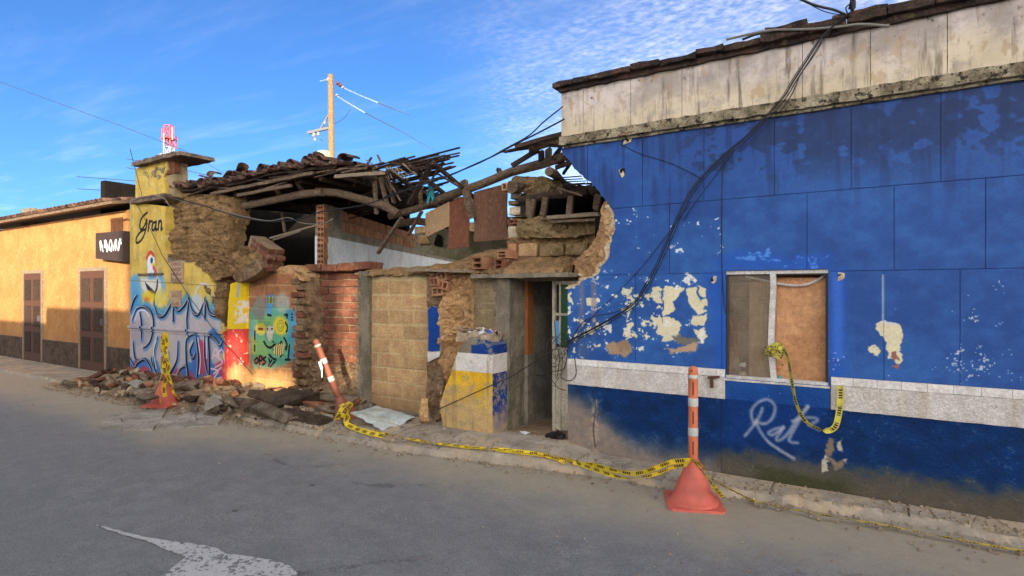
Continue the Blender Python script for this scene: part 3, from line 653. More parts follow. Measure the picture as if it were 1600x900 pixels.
# timber
def wood(name, c1, c2, c3, var=.2, sc=(2, 2, 26)):
    t = NT(name); g = t.noise(3.0, 6, .65, sc=(6, 6, 6)); g2 = t.noise(6, 6, .7, sc=sc, vec=t.pos); col = t.mix(t.ramp(g2, .35, .68), srgb(*c1), srgb(*c2)); col = t.mix(t.ramp(g, .52, .72, 0, .75), col, srgb(*c3))
    r = t.rnd(); col = t.mix(1.0, col, t.mix(r, (1 - var,) * 3, (1 + var,) * 3), 'MULTIPLY'); t.bump(t.math('ADD', g2, t.noise(60, 4, .6)), 1.0, .014); return t.out(col, .88)
M['timber'] = wood('weathered_timber', (128, 108, 86), (70, 54, 42), (156, 138, 114), sc=(2, 16, 16))
M['dark_timber'] = wood('dark_old_timber', (74, 58, 46), (44, 34, 28), (98, 80, 62), sc=(2, 16, 16))
M['lath'] = wood('cane_lath', (68, 52, 42), (38, 30, 26), (104, 86, 66), var=.45, sc=(2, 20, 20))
M['grey_timber'] = wood('grey_timber', (150, 134, 112), (112, 98, 82), (172, 156, 132))
M['sheet_brown'] = wood('brown_board', (124, 92, 70), (98, 66, 50), (140, 112, 88), var=.1, sc=(14, 2, 1.5))
M['sheet_red'] = wood('reddish_board', (134, 86, 64), (104, 62, 46), (150, 108, 82), var=.05, sc=(14, 2, 1.5))
M['sheet_tan'] = wood('tan_board', (190, 158, 120), (160, 126, 92), (204, 178, 144), var=.05, sc=(14, 2, 1.5))
M['jamb_wood'] = wood('door_jamb_wood', (166, 104, 56), (132, 78, 42), (148, 118, 92), sc=(14, 14, 1.2))
M['plywood'] = earth('stained_plywood', (204, 154, 112), (184, 134, 94), (214, 172, 130), scale=2.5, sc=(1, 1, 1.4), bstr=.25, bdist=.004, bscale=20, rough=.75, spots=((120, 84, 58), 7, .68))
M['roof_tile'] = earth('clay_roof_tile', (108, 82, 70), (68, 54, 50), (146, 122, 102), scale=7, var=.45, bstr=.7, bdist=.008, bscale=40, spots=((56, 44, 40), 12, .60))
M['pole'] = wood('pole_timber', (142, 116, 84), (116, 92, 66), (158, 134, 100), var=0, sc=(9, 9, .8))
def plain(name, c, rough=.6, metal=0.0, noise_=.12, scale=12, spec=.4, bstr=.15, bdist=.003):
    t = NT(name); c = srgb(*c); f = t.noise(scale, 5, .65)
    col = t.mix(f, tuple(x * (1 - noise_ * 2) for x in c), tuple(min(1, x * (1 + noise_ * 1.5)) for x in c)); t.bump(t.noise(scale * 4, 4, .6), bstr, bdist); return t.out(col, rough, metal, spec)
M['cable'] = plain('black_cable', (26, 26, 30), .5); M['cable_grey'] = plain('grey_cable', (118, 114, 106), .6); M['wire'] = plain('overhead_wire', (52, 60, 76), .6)
M['wire_pale'] = plain('pale_wire', (120, 140, 160), .5)
M['orange'] = plain('faded_orange_plastic', (206, 118, 80), .6, noise_=.26, scale=9); M['orange_dark'] = plain('dull_orange_plastic', (146, 88, 68), .6, noise_=.2, scale=7)
M['cone_red'] = plain('faded_red_cone', (206, 104, 88), .6, noise_=.28, scale=6, bstr=.3); M['reflect'] = plain('reflective_sleeve', (190, 190, 184), .35, noise_=.1); M['slot'] = plain('dark_slot', (116, 44, 30), .8)
M['steel'] = plain('galvanised_steel', (92, 94, 104), .6, 0); M['rust'] = plain('rusted_iron', (88, 56, 40), .85, noise_=.3); M['glass_insul'] = plain('glazed_insulator', (150, 140, 136), .3); M['brown_insul'] = plain('brown_insulator', (96, 58, 48), .3)
M['red_steel'] = plain('red_tower_paint', (176, 84, 88), .6); M['white_steel'] = plain('white_tower_paint', (170, 172, 180), .6); M['antenna'] = plain('antenna_cover', (160, 160, 168), .5)
M['white_frame'] = earth('chalky_white_frame', (216, 214, 210), (190, 186, 180), scale=10, bstr=.3, bdist=.003, bscale=50, rough=.6, spots=((120, 92, 68), 14, .66))
M['dark_frame'] = plain('dark_frame', (58, 52, 46), .6); M['door_metal'] = earth('dusty_door_paint', (200, 192, 172), (176, 168, 148), scale=5, bstr=.2, bdist=.003, rough=.6, streak=((112, 100, 80), .6))
M['teal_cloth'] = plain('teal_rag', (60, 168, 176), .9); M['paper'] = plain('crumpled_paper', (222, 222, 226), .8); M['blue_wrap'] = plain('blue_wrapper', (70, 90, 196), .5); M['black_bag'] = plain('black_plastic_bag', (14, 14, 16), .35, bstr=.8, bdist=.02)
M['debris'] = earth('dusty_debris', (190, 174, 148), (150, 130, 106), (208, 198, 176), scale=14, var=.25, bstr=.9, bdist=.012, bscale=50)
M['rubble'] = earth('rubble_stone', (146, 134, 118), (108, 96, 82), (176, 162, 140), scale=6, var=.32, bstr=1, bdist=.02, bscale=34)
M['rubble_dark'] = earth('dark_rubble', (92, 80, 70), (66, 56, 48), (112, 92, 74), scale=6, var=.25, bstr=1, bdist=.02, bscale=34)
M['sheet_metal'] = earth('dusty_sheet_metal', (192, 200, 196), (168, 180, 178), (208, 200, 176), scale=2.4, bstr=.15, bdist=.004, bscale=8, rough=.38, spec=.5)
M['plaque'] = earth('plaque_board', (186, 160, 136), (166, 140, 116), scale=8, bstr=.2, bdist=.002); M['plaque_ink'] = plain('plaque_lettering', (122, 88, 78), .8)
M['orange_wall'] = earth('orange_wall_paint', (184, 136, 84), (168, 120, 72), (194, 150, 98), scale=2, bstr=.4, bdist=.01, bscale=26, dirt=((150, 124, 104), .5, .3, .7))
M['opp_wall'] = earth('plain_plaster', (196, 184, 164), (176, 164, 146), scale=2, bstr=.4, bdist=.01, bscale=26); M['shutter'] = plain('brown_shutter', (88, 58, 44), .7); M['awning'] = plain('dark_awning', (58, 44, 42), .8)
# hazard tape: yellow with black print, along the ribbon's own length (uv)
def tape_mat(name, base, dirt):
    t = NT(name); uvn = t.n.new('ShaderNodeUVMap'); s_ = t.n.new('ShaderNodeSeparateXYZ'); t.l.new(uvn.outputs[0], s_.inputs[0])
    u_ = t.math('FRACT', t.math('MULTIPLY', s_.outputs[0], 1 / .15)); vv = s_.outputs[1]
    blk = t.math('MULTIPLY', t.math('GREATER_THAN', u_, .42), t.math('MULTIPLY', t.math('GREATER_THAN', vv, .2), t.math('LESS_THAN', vv, .8)))
    gap = t.math('GREATER_THAN', t.math('FRACT', t.math('MULTIPLY', s_.outputs[0], 1 / .022)), .3); stripe = t.math('MULTIPLY', blk, gap)
    col = t.mix(t.ramp(t.noise(9, 4, .6), .4, .7, 0, dirt), srgb(*base), srgb(168, 150, 96)); col = t.mix(stripe, col, (.02, .018, .015)); return t.out(col, .45)
M['tape'] = tape_mat('hazard_tape', (228, 200, 40), .5); M['tape_old'] = tape_mat('faded_hazard_tape', (198, 188, 70), .7)
# asphalt
t = NT('asphalt'); sp = t.noise(150, 2, .5); big = t.noise(.55, 5, .6); med = t.noise(6, 6, .65)
col = t.mix(t.ramp(med, .35, .7), (.235, .243, .258), (.322, .331, .347)); col = t.mix(t.ramp(big, .4, .66, 0, .5), col, (.285, .29, .30)); col = t.mix(t.ramp(sp, .55, .75, 0, .55), col, (.42, .42, .42)); col = t.mix(t.ramp(sp, .46, .30, 0, .8), col, (.05, .05, .054)); sp2 = t.noise(48, 3, .7, off=(3, 3, 3)); col = t.mix(t.ramp(sp2, .36, .64, 0, 1), t.mix(.25, col, (.09, .09, .095)), col); ck = t.vor(.33, 'DISTANCE_TO_EDGE'); wv_ = t.noise(7, 6, .8); ckm = t.math('MULTIPLY', t.ramp(t.math('ADD', ck, t.math('MULTIPLY', t.math('SUBTRACT', wv_, .5), .16)), .007, .001), t.ramp(t.noise(.7, 3, .6, off=(8, 8, 0)), .50, .56)); col = t.mix(t.math('MULTIPLY', ckm, .4), col, (.04, .04, .042))
x = t.xyz(); dn = t.math('SUBTRACT', t.math('ADD', x[1], t.math('MULTIPLY', t.math('SUBTRACT', t.noise(1.3, 6, .7), .5), 1.3)), t.ramp(x[0], -5.2, -7.5, .15, -.55))
col = t.mix(t.ramp(dn, -2.1, -1.0, 0, .9), col, t.mix(t.noise(9, 5, .7), srgb(190, 180, 158), srgb(164, 154, 138)))
col = t.mix(t.ramp(t.noise(3, 7, .75, sc=(1, 3.5, 1), off=(2, 0, 0)), .60, .74, 0, .42), col, srgb(158, 156, 152))
stn = t.math('MULTIPLY', t.math('MULTIPLY', t.ramp(t.math('ADD', t.vor(1.6), t.math('MULTIPLY', t.math('SUBTRACT', t.noise(25, 3, .6), .5), .06)), .055, .02), t.ramp(t.noise(1.9, 2, .5), .48, .5)), .7); col = t.mix(stn, col, (.045, .045, .048))
sk = t.math('MULTIPLY', t.ramp(t.vor(36), .17, .10), t.ramp(t.noise(5, 3, .6, off=(1, 4, 2)), .46, .56)); col = t.mix(t.math('MULTIPLY', sk, .6), col, (.46, .46, .46)); sd = t.math('MULTIPLY', t.ramp(t.vor(27, sc=(1, 1, 1)), .15, .09), t.ramp(t.noise(4, 3, .6, off=(7, 4, 2)), .48, .58)); col = t.mix(t.math('MULTIPLY', sd, .6), col, (.06, .06, .065)); t.bump(t.math('ADD', t.noise(120, 3, .7), t.math('MULTIPLY', t.noise(22, 4, .6), .9)), 1.0, .010); M['asphalt'] = t.out(col, t.ramp(med, .3, .7, .72, .9), spec=.25)
# worn marking
t = NT('worn_road_paint'); wv = t.math('ADD', t.math('MULTIPLY', t.noise(26, 5, .75), .7), t.math('MULTIPLY', t.noise(3.2, 4, .6), .42)); col = t.mix(t.ramp(wv, .62, .585), (.18, .185, .196), t.mix(t.noise(30, 4, .6), srgb(176, 176, 178), srgb(206, 206, 208)))
t.bump(t.noise(190, 3, .6), .6, .006); M['marking'] = t.out(col, .8)
# pavement concrete with dust
t = NT('pavement_concrete'); col = t.mix(t.ramp(t.noise(3.5, 7, .7), .35, .65), srgb(150, 142, 130), srgb(182, 172, 156)); col = t.mix(t.ramp(t.noise(1.6, 6, .75, off=(7, 1, 0)), .48, .62, 0, .9), col, srgb(200, 178, 148))
col = t.mix(t.ramp(t.noise(5, 7, .8, off=(1, 9, 0)), .56, .68, 0, .8), col, srgb(106, 96, 84)); r = t.rnd(); col = t.mix(1., col, t.mix(r, (.85, .85, .85), (1.12, 1.12, 1.12)), 'MULTIPLY')
t.bump(t.math('ADD', t.noise(60, 5, .7), t.noise(9, 4, .6)), .9, .012); M['pave'] = t.out(col, .92)
M['dirt'] = earth('loose_dirt', (176, 154, 126), (144, 122, 98), (206, 188, 158), scale=3, bstr=1, bdist=.02, bscale=50)
M['cracked'] = earth('cracked_pale_slab', (176, 172, 164), (150, 144, 136), (196, 190, 178), scale=3, var=.14, bstr=.6, bdist=.01, bscale=50)
# dusty glass
t = NT('dusty_glass'); t.n.remove(t.bsdf); o_ = t.n['Material Output']; tr = t.n.new('ShaderNodeBsdfTransparent'); df = t.n.new('ShaderNodeBsdfDiffuse'); gl = t.n.new('ShaderNodeBsdfGlossy')
df.inputs[0].default_value = (*srgb(190, 172, 146), 1); gl.inputs['Roughness'].default_value = .12; tr.inputs[0].default_value = (.92, .92, .90, 1)
m1 = t.n.new('ShaderNodeMixShader'); t.l.new(t.ramp(t.noise(3, 6, .7), .3, .7, .08, .26), m1.inputs[0]); t.l.new(tr.outputs[0], m1.inputs[1]); t.l.new(df.outputs[0], m1.inputs[2])
m2 = t.n.new('ShaderNodeMixShader'); m2.inputs[0].default_value = .07; t.l.new(m1.outputs[0], m2.inputs[1]); t.l.new(gl.outputs[0], m2.inputs[2]); t.l.new(m2.outputs[0], o_.inputs[0]); M['glass'] = t.m

# ------------------------------------------------------------------ reusable meshes
def variants(n, *a): return [chbox(*a[:3], a[3], 100 + i, a[4], a[5], a[6]) for i in range(n)]
def interval(poly, z):
    xs = []
    for i in range(len(poly)):
        (ax, az), (bx, bz) = poly[i], poly[(i + 1) % len(poly)]
        if (az > z) != (bz > z): xs.append(ax + (bx - ax) * (z - az) / (bz - az))
    return (min(xs), max(xs)) if xs else None
def courses(par, poly, y, bw, bh, bd, gap, mat, name='brick', seed=0, jy=.006, skip=0.0, z0=None, frame=None, ch=.006):
    """lay individual bricks inside an XZ outline; frame maps (x, y, z) if the wall does not lie along the front"""
    rr = random.Random(seed); vs = variants(4, bw - gap, bd, bh - gap, ch, .003, mat, name)
    zs = [p[1] for p in poly]; z = min(zs) if z0 is None else z0; row = 0; n = 0
    while z + bh * .6 < max(zs):
        iv = interval(poly, z + bh / 2)
        if iv:
            x = iv[0] - (bw * .5 if row % 2 else 0) - rr.uniform(0, .05)
            while x < iv[1]:
                a, b = max(x, iv[0]), min(x + bw, iv[1])
                if b - a > bw * .22 and rr.random() >= skip and inpoly((a + b) / 2, z + bh / 2, poly):
                    s = (b - a - gap) / (bw - gap); lx, ly, lz = (a + b) / 2, y + bd / 2 + rr.uniform(-jy, jy), z + bh / 2
                    rot = (rr.uniform(-.015, .015), rr.uniform(-.012, .012), rr.uniform(-.02, .02))
                    if frame: inst(name, rr.choice(vs), par, frame(lx, ly, lz), (rot[0], rot[1], rot[2] + frame.ang), (s, 1, 1))
                    else: inst(name, rr.choice(vs), par, (lx, ly, lz), rot, (s, 1, 1))
                    n += 1
                x += bw
        z += bh; row += 1
    return n
def hollow(w_, h_, d_, nx, nz, mat, dark, name='hollow_brick'):
    """hollow clay brick seen from its open end (-Y), cells recessed"""
    V, F, dk = [], [], []
    def v(x, y, z): V.append(Vector((x, y, z))); return len(V) - 1
    x0, x1, z0, z1 = -w_ / 2, w_ / 2, 0, h_; wl_ = w_ * .12
    b = box(x0, x1, 0, d_, z0, z1); V += b[0]; F += [f_ for f_ in b[1] if f_ != (0, 1, 5, 4)]
    cw = (w_ - wl_ * (nx + 1)) / nx; chh = (h_ - wl_ * (nz + 1)) / nz
    xe = [x0] + sum([[x0 + wl_ + i * (cw + wl_), x0 + wl_ + i * (cw + wl_) + cw] for i in range(nx)], []) + [x1]
    ze = [z0] + sum([[z0 + wl_ + i * (chh + wl_), z0 + wl_ + i * (chh + wl_) + chh] for i in range(nz)], []) + [z1]
    for i in range(len(xe) - 1):
        for j in range(len(ze) - 1):
            a, b_, c, d = xe[i], xe[i + 1], ze[j], ze[j + 1]
            if i % 2 and j % 2:
                r = [v(a, 0, c), v(b_, 0, c), v(b_, 0, d), v(a, 0, d)]; q = [v(a, d_ * .8, c), v(b_, d_ * .8, c), v(b_, d_ * .8, d), v(a, d_ * .8, d)]
                for k in range(4): F.append((r[k], r[(k + 1) % 4], q[(k + 1) % 4], q[k]))
                dk.append(len(F)); F.append(tuple(q))
            else: F.append((v(a, 0, c), v(b_, 0, c), v(b_, 0, d), v(a, 0, d)))
    me = bpy.data.meshes.new(name); me.from_pydata(V, [], F); me.materials.append(mat); return me
def barrel_tile(mat):
    V, F = [], []; n = 8; L = .38
    for yy, r in ((-L / 2, .095), (L / 2, .075)):
        for rr_ in (r, r - .014):
            for k in range(n + 1):
                a = math.pi * k / n; V.append(Vector((math.cos(a) * rr_, yy, math.sin(a) * rr_ * .8)))
    m = n + 1
    for k in range(n):
        F += [(k, k + 1, 2 * m + k + 1, 2 * m + k), (m + k + 1, m + k, 3 * m + k, 3 * m + k + 1), (k + 1, k, m + k, m + k + 1), (2 * m + k, 2 * m + k + 1, 3 * m + k + 1, 3 * m + k)]
    for k in (0, n): F.append((k, m + k, 3 * m + k, 2 * m + k) if k else (m, 0, 2 * m, 3 * m))
    me = bpy.data.meshes.new('tile'); me.from_pydata(V, [], F); me.materials.append(mat); me.shade_smooth(); return me
TILE = barrel_tile(M['roof_tile'])
HB22 = hollow(.19, .2, .3, 1, 2, M['hollow'], None); HB2 = hollow(.22, .12, .3, 2, 1, M['hollow'], None)
def ribbon(name, pts, wd, mat, par=None, up=(0, 0, 1), n=5, seed=0, twist=.5):
    """flat strip along a smoothed path, with uv along its length"""
    rr = random.Random(seed); q = smooth_pts(pts, n); V, F, UV = [], [], []; L = 0; tw = rr.uniform(0, 3)
    for i, p in enumerate(q):
        d = q[min(i + 1, len(q) - 1)] - q[max(i - 1, 0)]; s, u_ = frame_of(d); tw += rr.uniform(-.25, .25) * twist
        side_ = (Vector(up) - d.normalized() * d.normalized().dot(Vector(up))).normalized() if up else s
        o2 = d.normalized().cross(side_); side_ = side_ * math.cos(math.sin(tw) * twist) + o2 * math.sin(math.sin(tw) * twist)
        if i: L += (p - q[i - 1]).length
        V += [p - side_ * wd / 2, p + o2 * .004, p + side_ * wd / 2]; UV += [(L, 0), (L, .5), (L, 1)]
    for i in range(len(q) - 1): F += [(3 * i, 3 * i + 1, 3 * i + 4, 3 * i + 3), (3 * i + 1, 3 * i + 2, 3 * i + 5, 3 * i + 4)]
    o = ob(name, (V, F), mat, par); uvl = o.data.uv_layers.new(name='uv')
    for l in o.data.loops: uvl.data[l.index].uv = UV[l.vertex_index]
    return o

# ================================================================== GROUND
def smoothf(v_, a, b): t_ = max(0, min(1, (v_ - a) / (b - a))); return t_ * t_ * (3 - 2 * t_)
def zg(x): return .085 * smoothf(x, -9.6, -8.2) * (1 - smoothf(x, -3.1, -2.3))
def zwalk(x, y): return zg(x) * smoothf(y, -1.0, -.3)
g = ob('ground', ([(-600, -600, -.2), (600, -600, -.2), (600, 600, -.2), (-600, 600, -.2)], [(0, 1, 2, 3)]), M['dirt']); tag(g, kind='structure')
def edge_y(x): return (-.93 + .43 * smoothf(x, -5.2, -1.9) + .20 * smoothf(x, -2.1, -.2)) + .05 * mnoise.noise(Vector((x * 1.7, 0, 0))) + .03 * mnoise.noise(Vector((x * 7, 3, 0)))
V, F = [], []
xs_ = [-45 + i * .5 for i in range(50)] + [-20 + i * .1 for i in range(241)] + [4.1 + i * 1.5 for i in range(26)]
ys_ = [-9.6, -8.5, -7, -6, -5, -4.5, -4, -3.5, -3, -2.6, -2.2, -1.9, -1.6, -1.35, -1.15, None]
for x_ in xs_:
    for y_ in ys_:
        yy = edge_y(x_) + .06 if y_ is None else y_
        V.append(Vector((x_, yy, -.08 + .012 * mnoise.noise(Vector((x_ * .8, yy * .8, 0))))))
n_ = len(ys_)
for i in range(len(xs_) - 1):
    for j in range(n_ - 1): F.append((i * n_ + j, (i + 1) * n_ + j, (i + 1) * n_ + j + 1, i * n_ + j + 1))
road = tag(ob('road', (V, F), M['asphalt'], smooth=True), kind='structure')
def roadz(x, y): return -.08 + .012 * mnoise.noise(Vector((x * .8, y * .8, 0)))
mk = [(150, 822), (200, 836), (232, 844), (262, 849), (300, 853), (335, 859), (352, 868), (385, 872), (425, 877), (450, 886), (463, 897), (470, 930), (300, 960), (190, 960), (255, 902), (292, 872), (258, 861), (225, 846), (190, 837)]
mk = [gp(a, b, -.08) for a, b in mk]; mk2 = ragged([(p.x, p.y) for p in mk], .006, .03, 5, True)
Vm, Fm = prism(mk2, 0, .004, 'z'); Vm = [Vector((p.x, p.y, roadz(p.x, p.y) + .010 + (p.z if p.z else -.004))) for p in Vm]
tag(ob('road_marking', (Vm, Fm), M['marking'], road), kind='structure')
# far pavement
tag(ob('far_pavement', box(-45, 45, -10.8, -9.6, -.16, .04), M['concrete']), kind='structure')
# pavement bed and its broken slabs
walk = thing('pavement', None, None, (-5, -.5, 0)); tag(walk, kind='structure')
V, F = [], []
xs_ = [-22 + i * .12 for i in range(240)]
yv = [-.0, -.15, -.3, -.5, -.7, -.85, 1.0, 1.1]
for x_ in xs_:
    e = edge_y(x_)
    for k, y_ in enumerate([.9, .3, .05] + [e * f_ for f_ in (.17, .38, .6, .8)] + [e + .02, e - .01]):
        z_ = zwalk(x_, y_) - .022 + .012 * mnoise.noise(Vector((x_ * 5, y_ * 5, 1))); z_ = -.085 if k == 8 else z_
        V.append(Vector((x_, y_, z_)))
for i in range(len(xs_) - 1):
    for j in range(8): F.append((i * 9 + j, i * 9 + j + 1, (i + 1) * 9 + j + 1, (i + 1) * 9 + j))
ob('pavement_bed', (V, F), M['pave'], walk)
rr = random.Random(4); x_ = -7.4; ns = 0
while x_ < 2.6:
    w_ = rr.uniform(.7, 1.1)
    for (ya, yb) in (((-.90, -.47), (-.46, -.012)) if x_ < -3.2 else ((max(-.9, edge_y(x_)), -.012),)):
        q = [(x_ + .006, ya), (x_ + w_ - .006, ya), (x_ + w_ - .006, yb), (x_ + .006, yb)]
        for piece in shatter(q, rr.choice([.06, .1, .3, .5]), rr):
            if rr.random() < (.05 if x_ > -5 else .45): continue
            piece = ragged(shrink(piece, .004), .004, .05, ns, True); a, b = rr.uniform(-.012, .012), rr.uniform(-.012, .012); dz = rr.uniform(-.006, .006)
            cx, cy = piece[0]
            v_, f_ = prism(piece, -.05, 0, 'z'); v_ = [Vector((p.x, p.y if p.y > edge_y(p.x) + .02 else max(p.y, edge_y(p.x) + .02), p.z + zwalk(p.x, p.y) + dz + a * (p.x - cx) + b * (p.y - cy))) for p in v_]
            ob('slab', (v_, f_), M['pave'], walk); ns += 1
    x_ += w_
# pale cracked crust on the left
cr = [gp(a, b, -.07) for a, b in [(170, 650), (205, 644), (262, 640), (325, 640), (352, 652), (340, 664), (290, 668), (240, 672), (190, 672), (150, 670)]]
crx = [(p.x, p.y) for p in cr]; cxm = (sum(p[0] for p in crx) / len(crx), sum(p[1] for p in crx) / len(crx))
for i in range(len(crx)):
    tri = [cxm, crx[i], crx[(i + 1) % len(crx)]]
    if area2(tri) < 0: tri = tri[::-1]
    for piece in shatter(tri, .05, rr):
        if rr.random() < .12: continue
        piece = shrink(piece, .012); dz = rr.uniform(-.008, .012)
        ob('slab', prism(ragged(piece, .006, .06, ns, True), -.1, -.055 + dz, 'z'), M['cracked'], walk); ns += 1

# ================================================================== BLUE HOUSE
XR = 3.0
edge_px = [(877, 228), (880, 240), (893, 255), (902, 267), (906, 272), (920, 283), (935, 298), (945, 312), (952, 320), (960, 336), (961, 350), (960, 362), (953, 385), (951, 402), (941, 414), (935, 428), (915, 437), (898, 448), (888, 452)]
ed = P2(edge_px); ed[0] = (ed[0][0], 3.36); XD = X(887)
ed_r = ragged(ed, .012, .03, 3)
Z0 = -.05
full = ed_r + [(XD, ed[-1][1]), (XD, Z0), (XR, Z0), (XR, 3.36)]
WX0, WX1, WZ0, WZ1 = X(1134), X(1294), .915, 1.945
bh = thing('house', 'single storey house with peeling cobalt blue front, white band and cream parapet', 'house', (0, 0, 0))
parts_ = []
for (a, b, c, d) in ((-9, WX0, Z0, 3.36), (WX0, WX1, Z0, WZ0), (WX0, WX1, WZ1, 3.36), (WX1, XR, Z0, 3.36)):
    q = clip(full, a, b, c, d)
    if q: parts_.append(prism(q, .012, .2))
ob('wall', join(*parts_), M['blue'], bh)
for a in (WX0 - .02, WX1): ob('window_reveal', box(a, a + .02, .0125, .21, WZ0, WZ1), M['blue'], bh)
G = .003
def panels(x0, x1, z0, z1, joints, y0, mat, name='panel', hole=True, poly=None):
    xs = [x0] + sorted(j for j in joints if x0 < j < x1) + [x1]
    for a, b in zip(xs, xs[1:]):
        subs = [(a, b, z0, z1)]
        if hole and b > WX0 and a < WX1 and z1 > WZ0 and z0 < WZ1:
            subs = [(a, min(b, WX0), z0, z1), (max(a, WX1), b, z0, z1), (max(a, WX0), min(b, WX1), WZ1, z1), (max(a, WX0), min(b, WX1), z0, WZ0)]
        for s in subs:
            if s[1] - s[0] < .02 or s[3] - s[2] < .02: continue
            ga = G if abs(s[0] - a) < 1e-6 and a > x0 else 0; gb = G if abs(s[1] - b) < 1e-6 and b < x1 else 0
            q = clip(poly or full, s[0] + ga, s[1] - gb, s[2] + (G if s[2] == z0 else 0), s[3] - (G if s[3] == z1 else 0))
            if q: ob(name, prism(q, y0, .02), mat, bh)
panels(-9, XR, 2.63, 3.36, [X(p) for p in (918, 1004, 1100, 1210, 1330, 1470)], 0, M['blue'])
panels(-9, XR, 1.925, 2.63, [X(p) for p in (1046, 1128, 1261, 1397, 1540)], 0, M['blue'])
panels(-9, XR, 1.0, 1.925, [X(p) for p in (993, 1128, 1381, 1500)], .001, M['blue'])
BX0, BX1 = X(1133), X(1298)
panels(BX0, BX1, .70, 1.0, [], .002, M['blue_low'])                      # coat under the window between the two ends of the band
panels(-9, XR, Z0, .715, [X(1127)], .003, M['blue_low'], hole=False)
for a, b in ((XD, BX0 - .002), (BX1 + .002, XR)):
    x_ = a
    while x_ < b - .05:
        w_ = min(.176 + rr.uniform(-.012, .012), b - x_)
        ob('tile', prism([(x_ + .0015, .932), (x_ + w_ - .0015, .932), (x_ + w_ - .0015, 1.0), (x_ + .0015, 1.0)], -.010 + rr.uniform(-.001, .001), .015), M['white_tile'], bh); x_ += w_
    q = ragged([(a, .716), (b, .716)], .002, .05, 8) + ragged([(b, .928), (a, .928)], .002, .05, 9)
    ob('white_band', prism(q, -.006, .015), M['white_band'], bh)
# cornice, parapet, coping
def bumpy_bar(x0, x1, y0, y1, z0, z1, step, seed, amp, droop=0):
    r2 = random.Random(seed); V, F = [], []; n = max(2, int((x1 - x0) / step))
    for i in range(n + 1):
        x_ = x0 + (x1 - x0) * i / n
        for y_, z_ in ((y0, z0), (y0, z1), (y1, z1), (y1, z0)): V.append(Vector((x_, y_ + r2.uniform(-amp, amp), z_ + r2.uniform(-amp, amp))))
    for i in range(n):
        for k in range(4): F.append((i * 4 + k, i * 4 + 4 + k, i * 4 + 4 + (k + 1) % 4, i * 4 + (k + 1) % 4))
    F += [(0, 1, 2, 3), (n * 4 + 3, n * 4 + 2, n * 4 + 1, n * 4)]
    return V, F
CXL = X(873, -.07)
ob('cornice', bumpy_bar(CXL, XR, -.07, .24, 3.372, 3.47, .06, 1, .006), M['cornice'], bh)
ob('cornice_fillet', bumpy_bar(CXL + .06, XR, -.03, .22, 3.345, 3.375, .09, 2, .004), M['cornice'], bh)
xs = [X(877, -.01)] + [X(p) for p in (912, 986, 1066, 1155, 1254, 1360, 1480)] + [XR]
for a, b in zip(xs, xs[1:]): ob('parapet_panel', box(a + .003, b - .003, -.012, .2, 3.465, 3.985), M['parapet'], bh)
ob('parapet_core', box(xs[0] + .01, XR, -.004, .19, 3.465, 3.98), M['cornice'], bh)
ob('coping_bed', bumpy_bar(CXL - .01, XR, -.055, .26, 3.97, 4.02, .07, 3, .008), M['coping'], bh)
x_ = CXL - .06; i = 0
while x_ < XR:
    w_ = rr.uniform(.22, .42); dz = rr.uniform(-.008, .010); hi = .05 if x_ < -.9 else .07
    ob('coping_slab', bumpy_bar(x_, min(x_ + w_ - .008, XR), -.115 + rr.uniform(-.015, .015), .30, 4.018 + dz, 4.018 + hi + dz, .08, 50 + i, .008), M['coping'], bh)
    if x_ > -1.2 and i % 2: ob('coping_slab', bumpy_bar(x_ + .03, x_ + w_, -.07, .28, 4.094, 4.13 + rr.uniform(0, .03), .07, 90 + i, .012), M['coping'], bh)
    x_ += w_; i += 1
for (a, b, s) in ((973, 269, .05), (1116, 437, .035), (1313, 433, .035), (981, 217, .05), (905, 432, .03)):
    p = pt(a, b, 0); v_, f_ = rock_geo(s * 2, .03, s * 2.6, a, 10); ob('plaster_hole_rim', xf((v_, f_), (p.x, -.001, p.z)), M['edge'], bh)
    v_, f_ = rock_geo(s * 1.2, .03, s * 1.7, a + 1, 10); ob('plaster_hole', xf((v_, f_), (p.x - .006, -.006, p.z)), M['painted_shade'], bh)  # raised near-black lump stands in for the shade inside the hole
p = pt(981, 211, -.02); ob('broken_bracket', xf(rock_geo(.22, .1, .07, 4, 14, .01, 1), (p.x, -.03, p.z + .0)), M['stub'], bh)
p = pt(1113, 590, -.02); ob('iron_bracket', join(plank(pt(1107, 590, -.03), pt(1124, 589, -.03), .03, .02), plank(pt(1112, 590, -.035), pt(1112, 605, -.04), .03, .02)), M['rust'], bh)
# window
wn_ = bpy.data.objects.new('window', None); COL.objects.link(wn_); wn_.parent = bh; wn_.location = (WX0, 0, WZ0)
ob('head_rail', box(WX0, WX1, .02, .07, WZ1 - .035, WZ1 - .002), M['white_frame'], wn_); ob('bottom_rail', box(WX0, WX1, .015, .075, WZ0 + .002, WZ0 + .03), M['white_frame'], wn_)
for q in ((WX0 + .001, WX0 + .022, .025, .065, WZ0 + .03, WZ1 - .035), (WX1 - .022, WX1 - .001, .025, .065, WZ0 + .03, WZ1 - .035), (WX0 + .022, WX1 - .022, .03, .06, WZ1 - .047, WZ1 - .036)): ob('side_frame', box(*q), M['dark_frame'], wn_)
ml = [pt(1208, 426, .045), pt(1209, 450, .045), pt(1207.5, 475, .045), pt(1206, 505, .045), pt(1205, 540, .045), pt(1207, 570, .045), pt(1210, 597, .045)]
V, F = [], []
for p in ml:
    for a, b in ((-.024, -.028), (.024, -.028), (.024, .02), (-.024, .02)): V.append(p + Vector((a, b, 0)))
for i in range(len(ml) - 1):
    for k in range(4): F.append((i * 4 + k, i * 4 + (k + 1) % 4, i * 4 + 4 + (k + 1) % 4, i * 4 + 4 + k))
ob('mullion', (V, F), M['white_frame'], wn_)
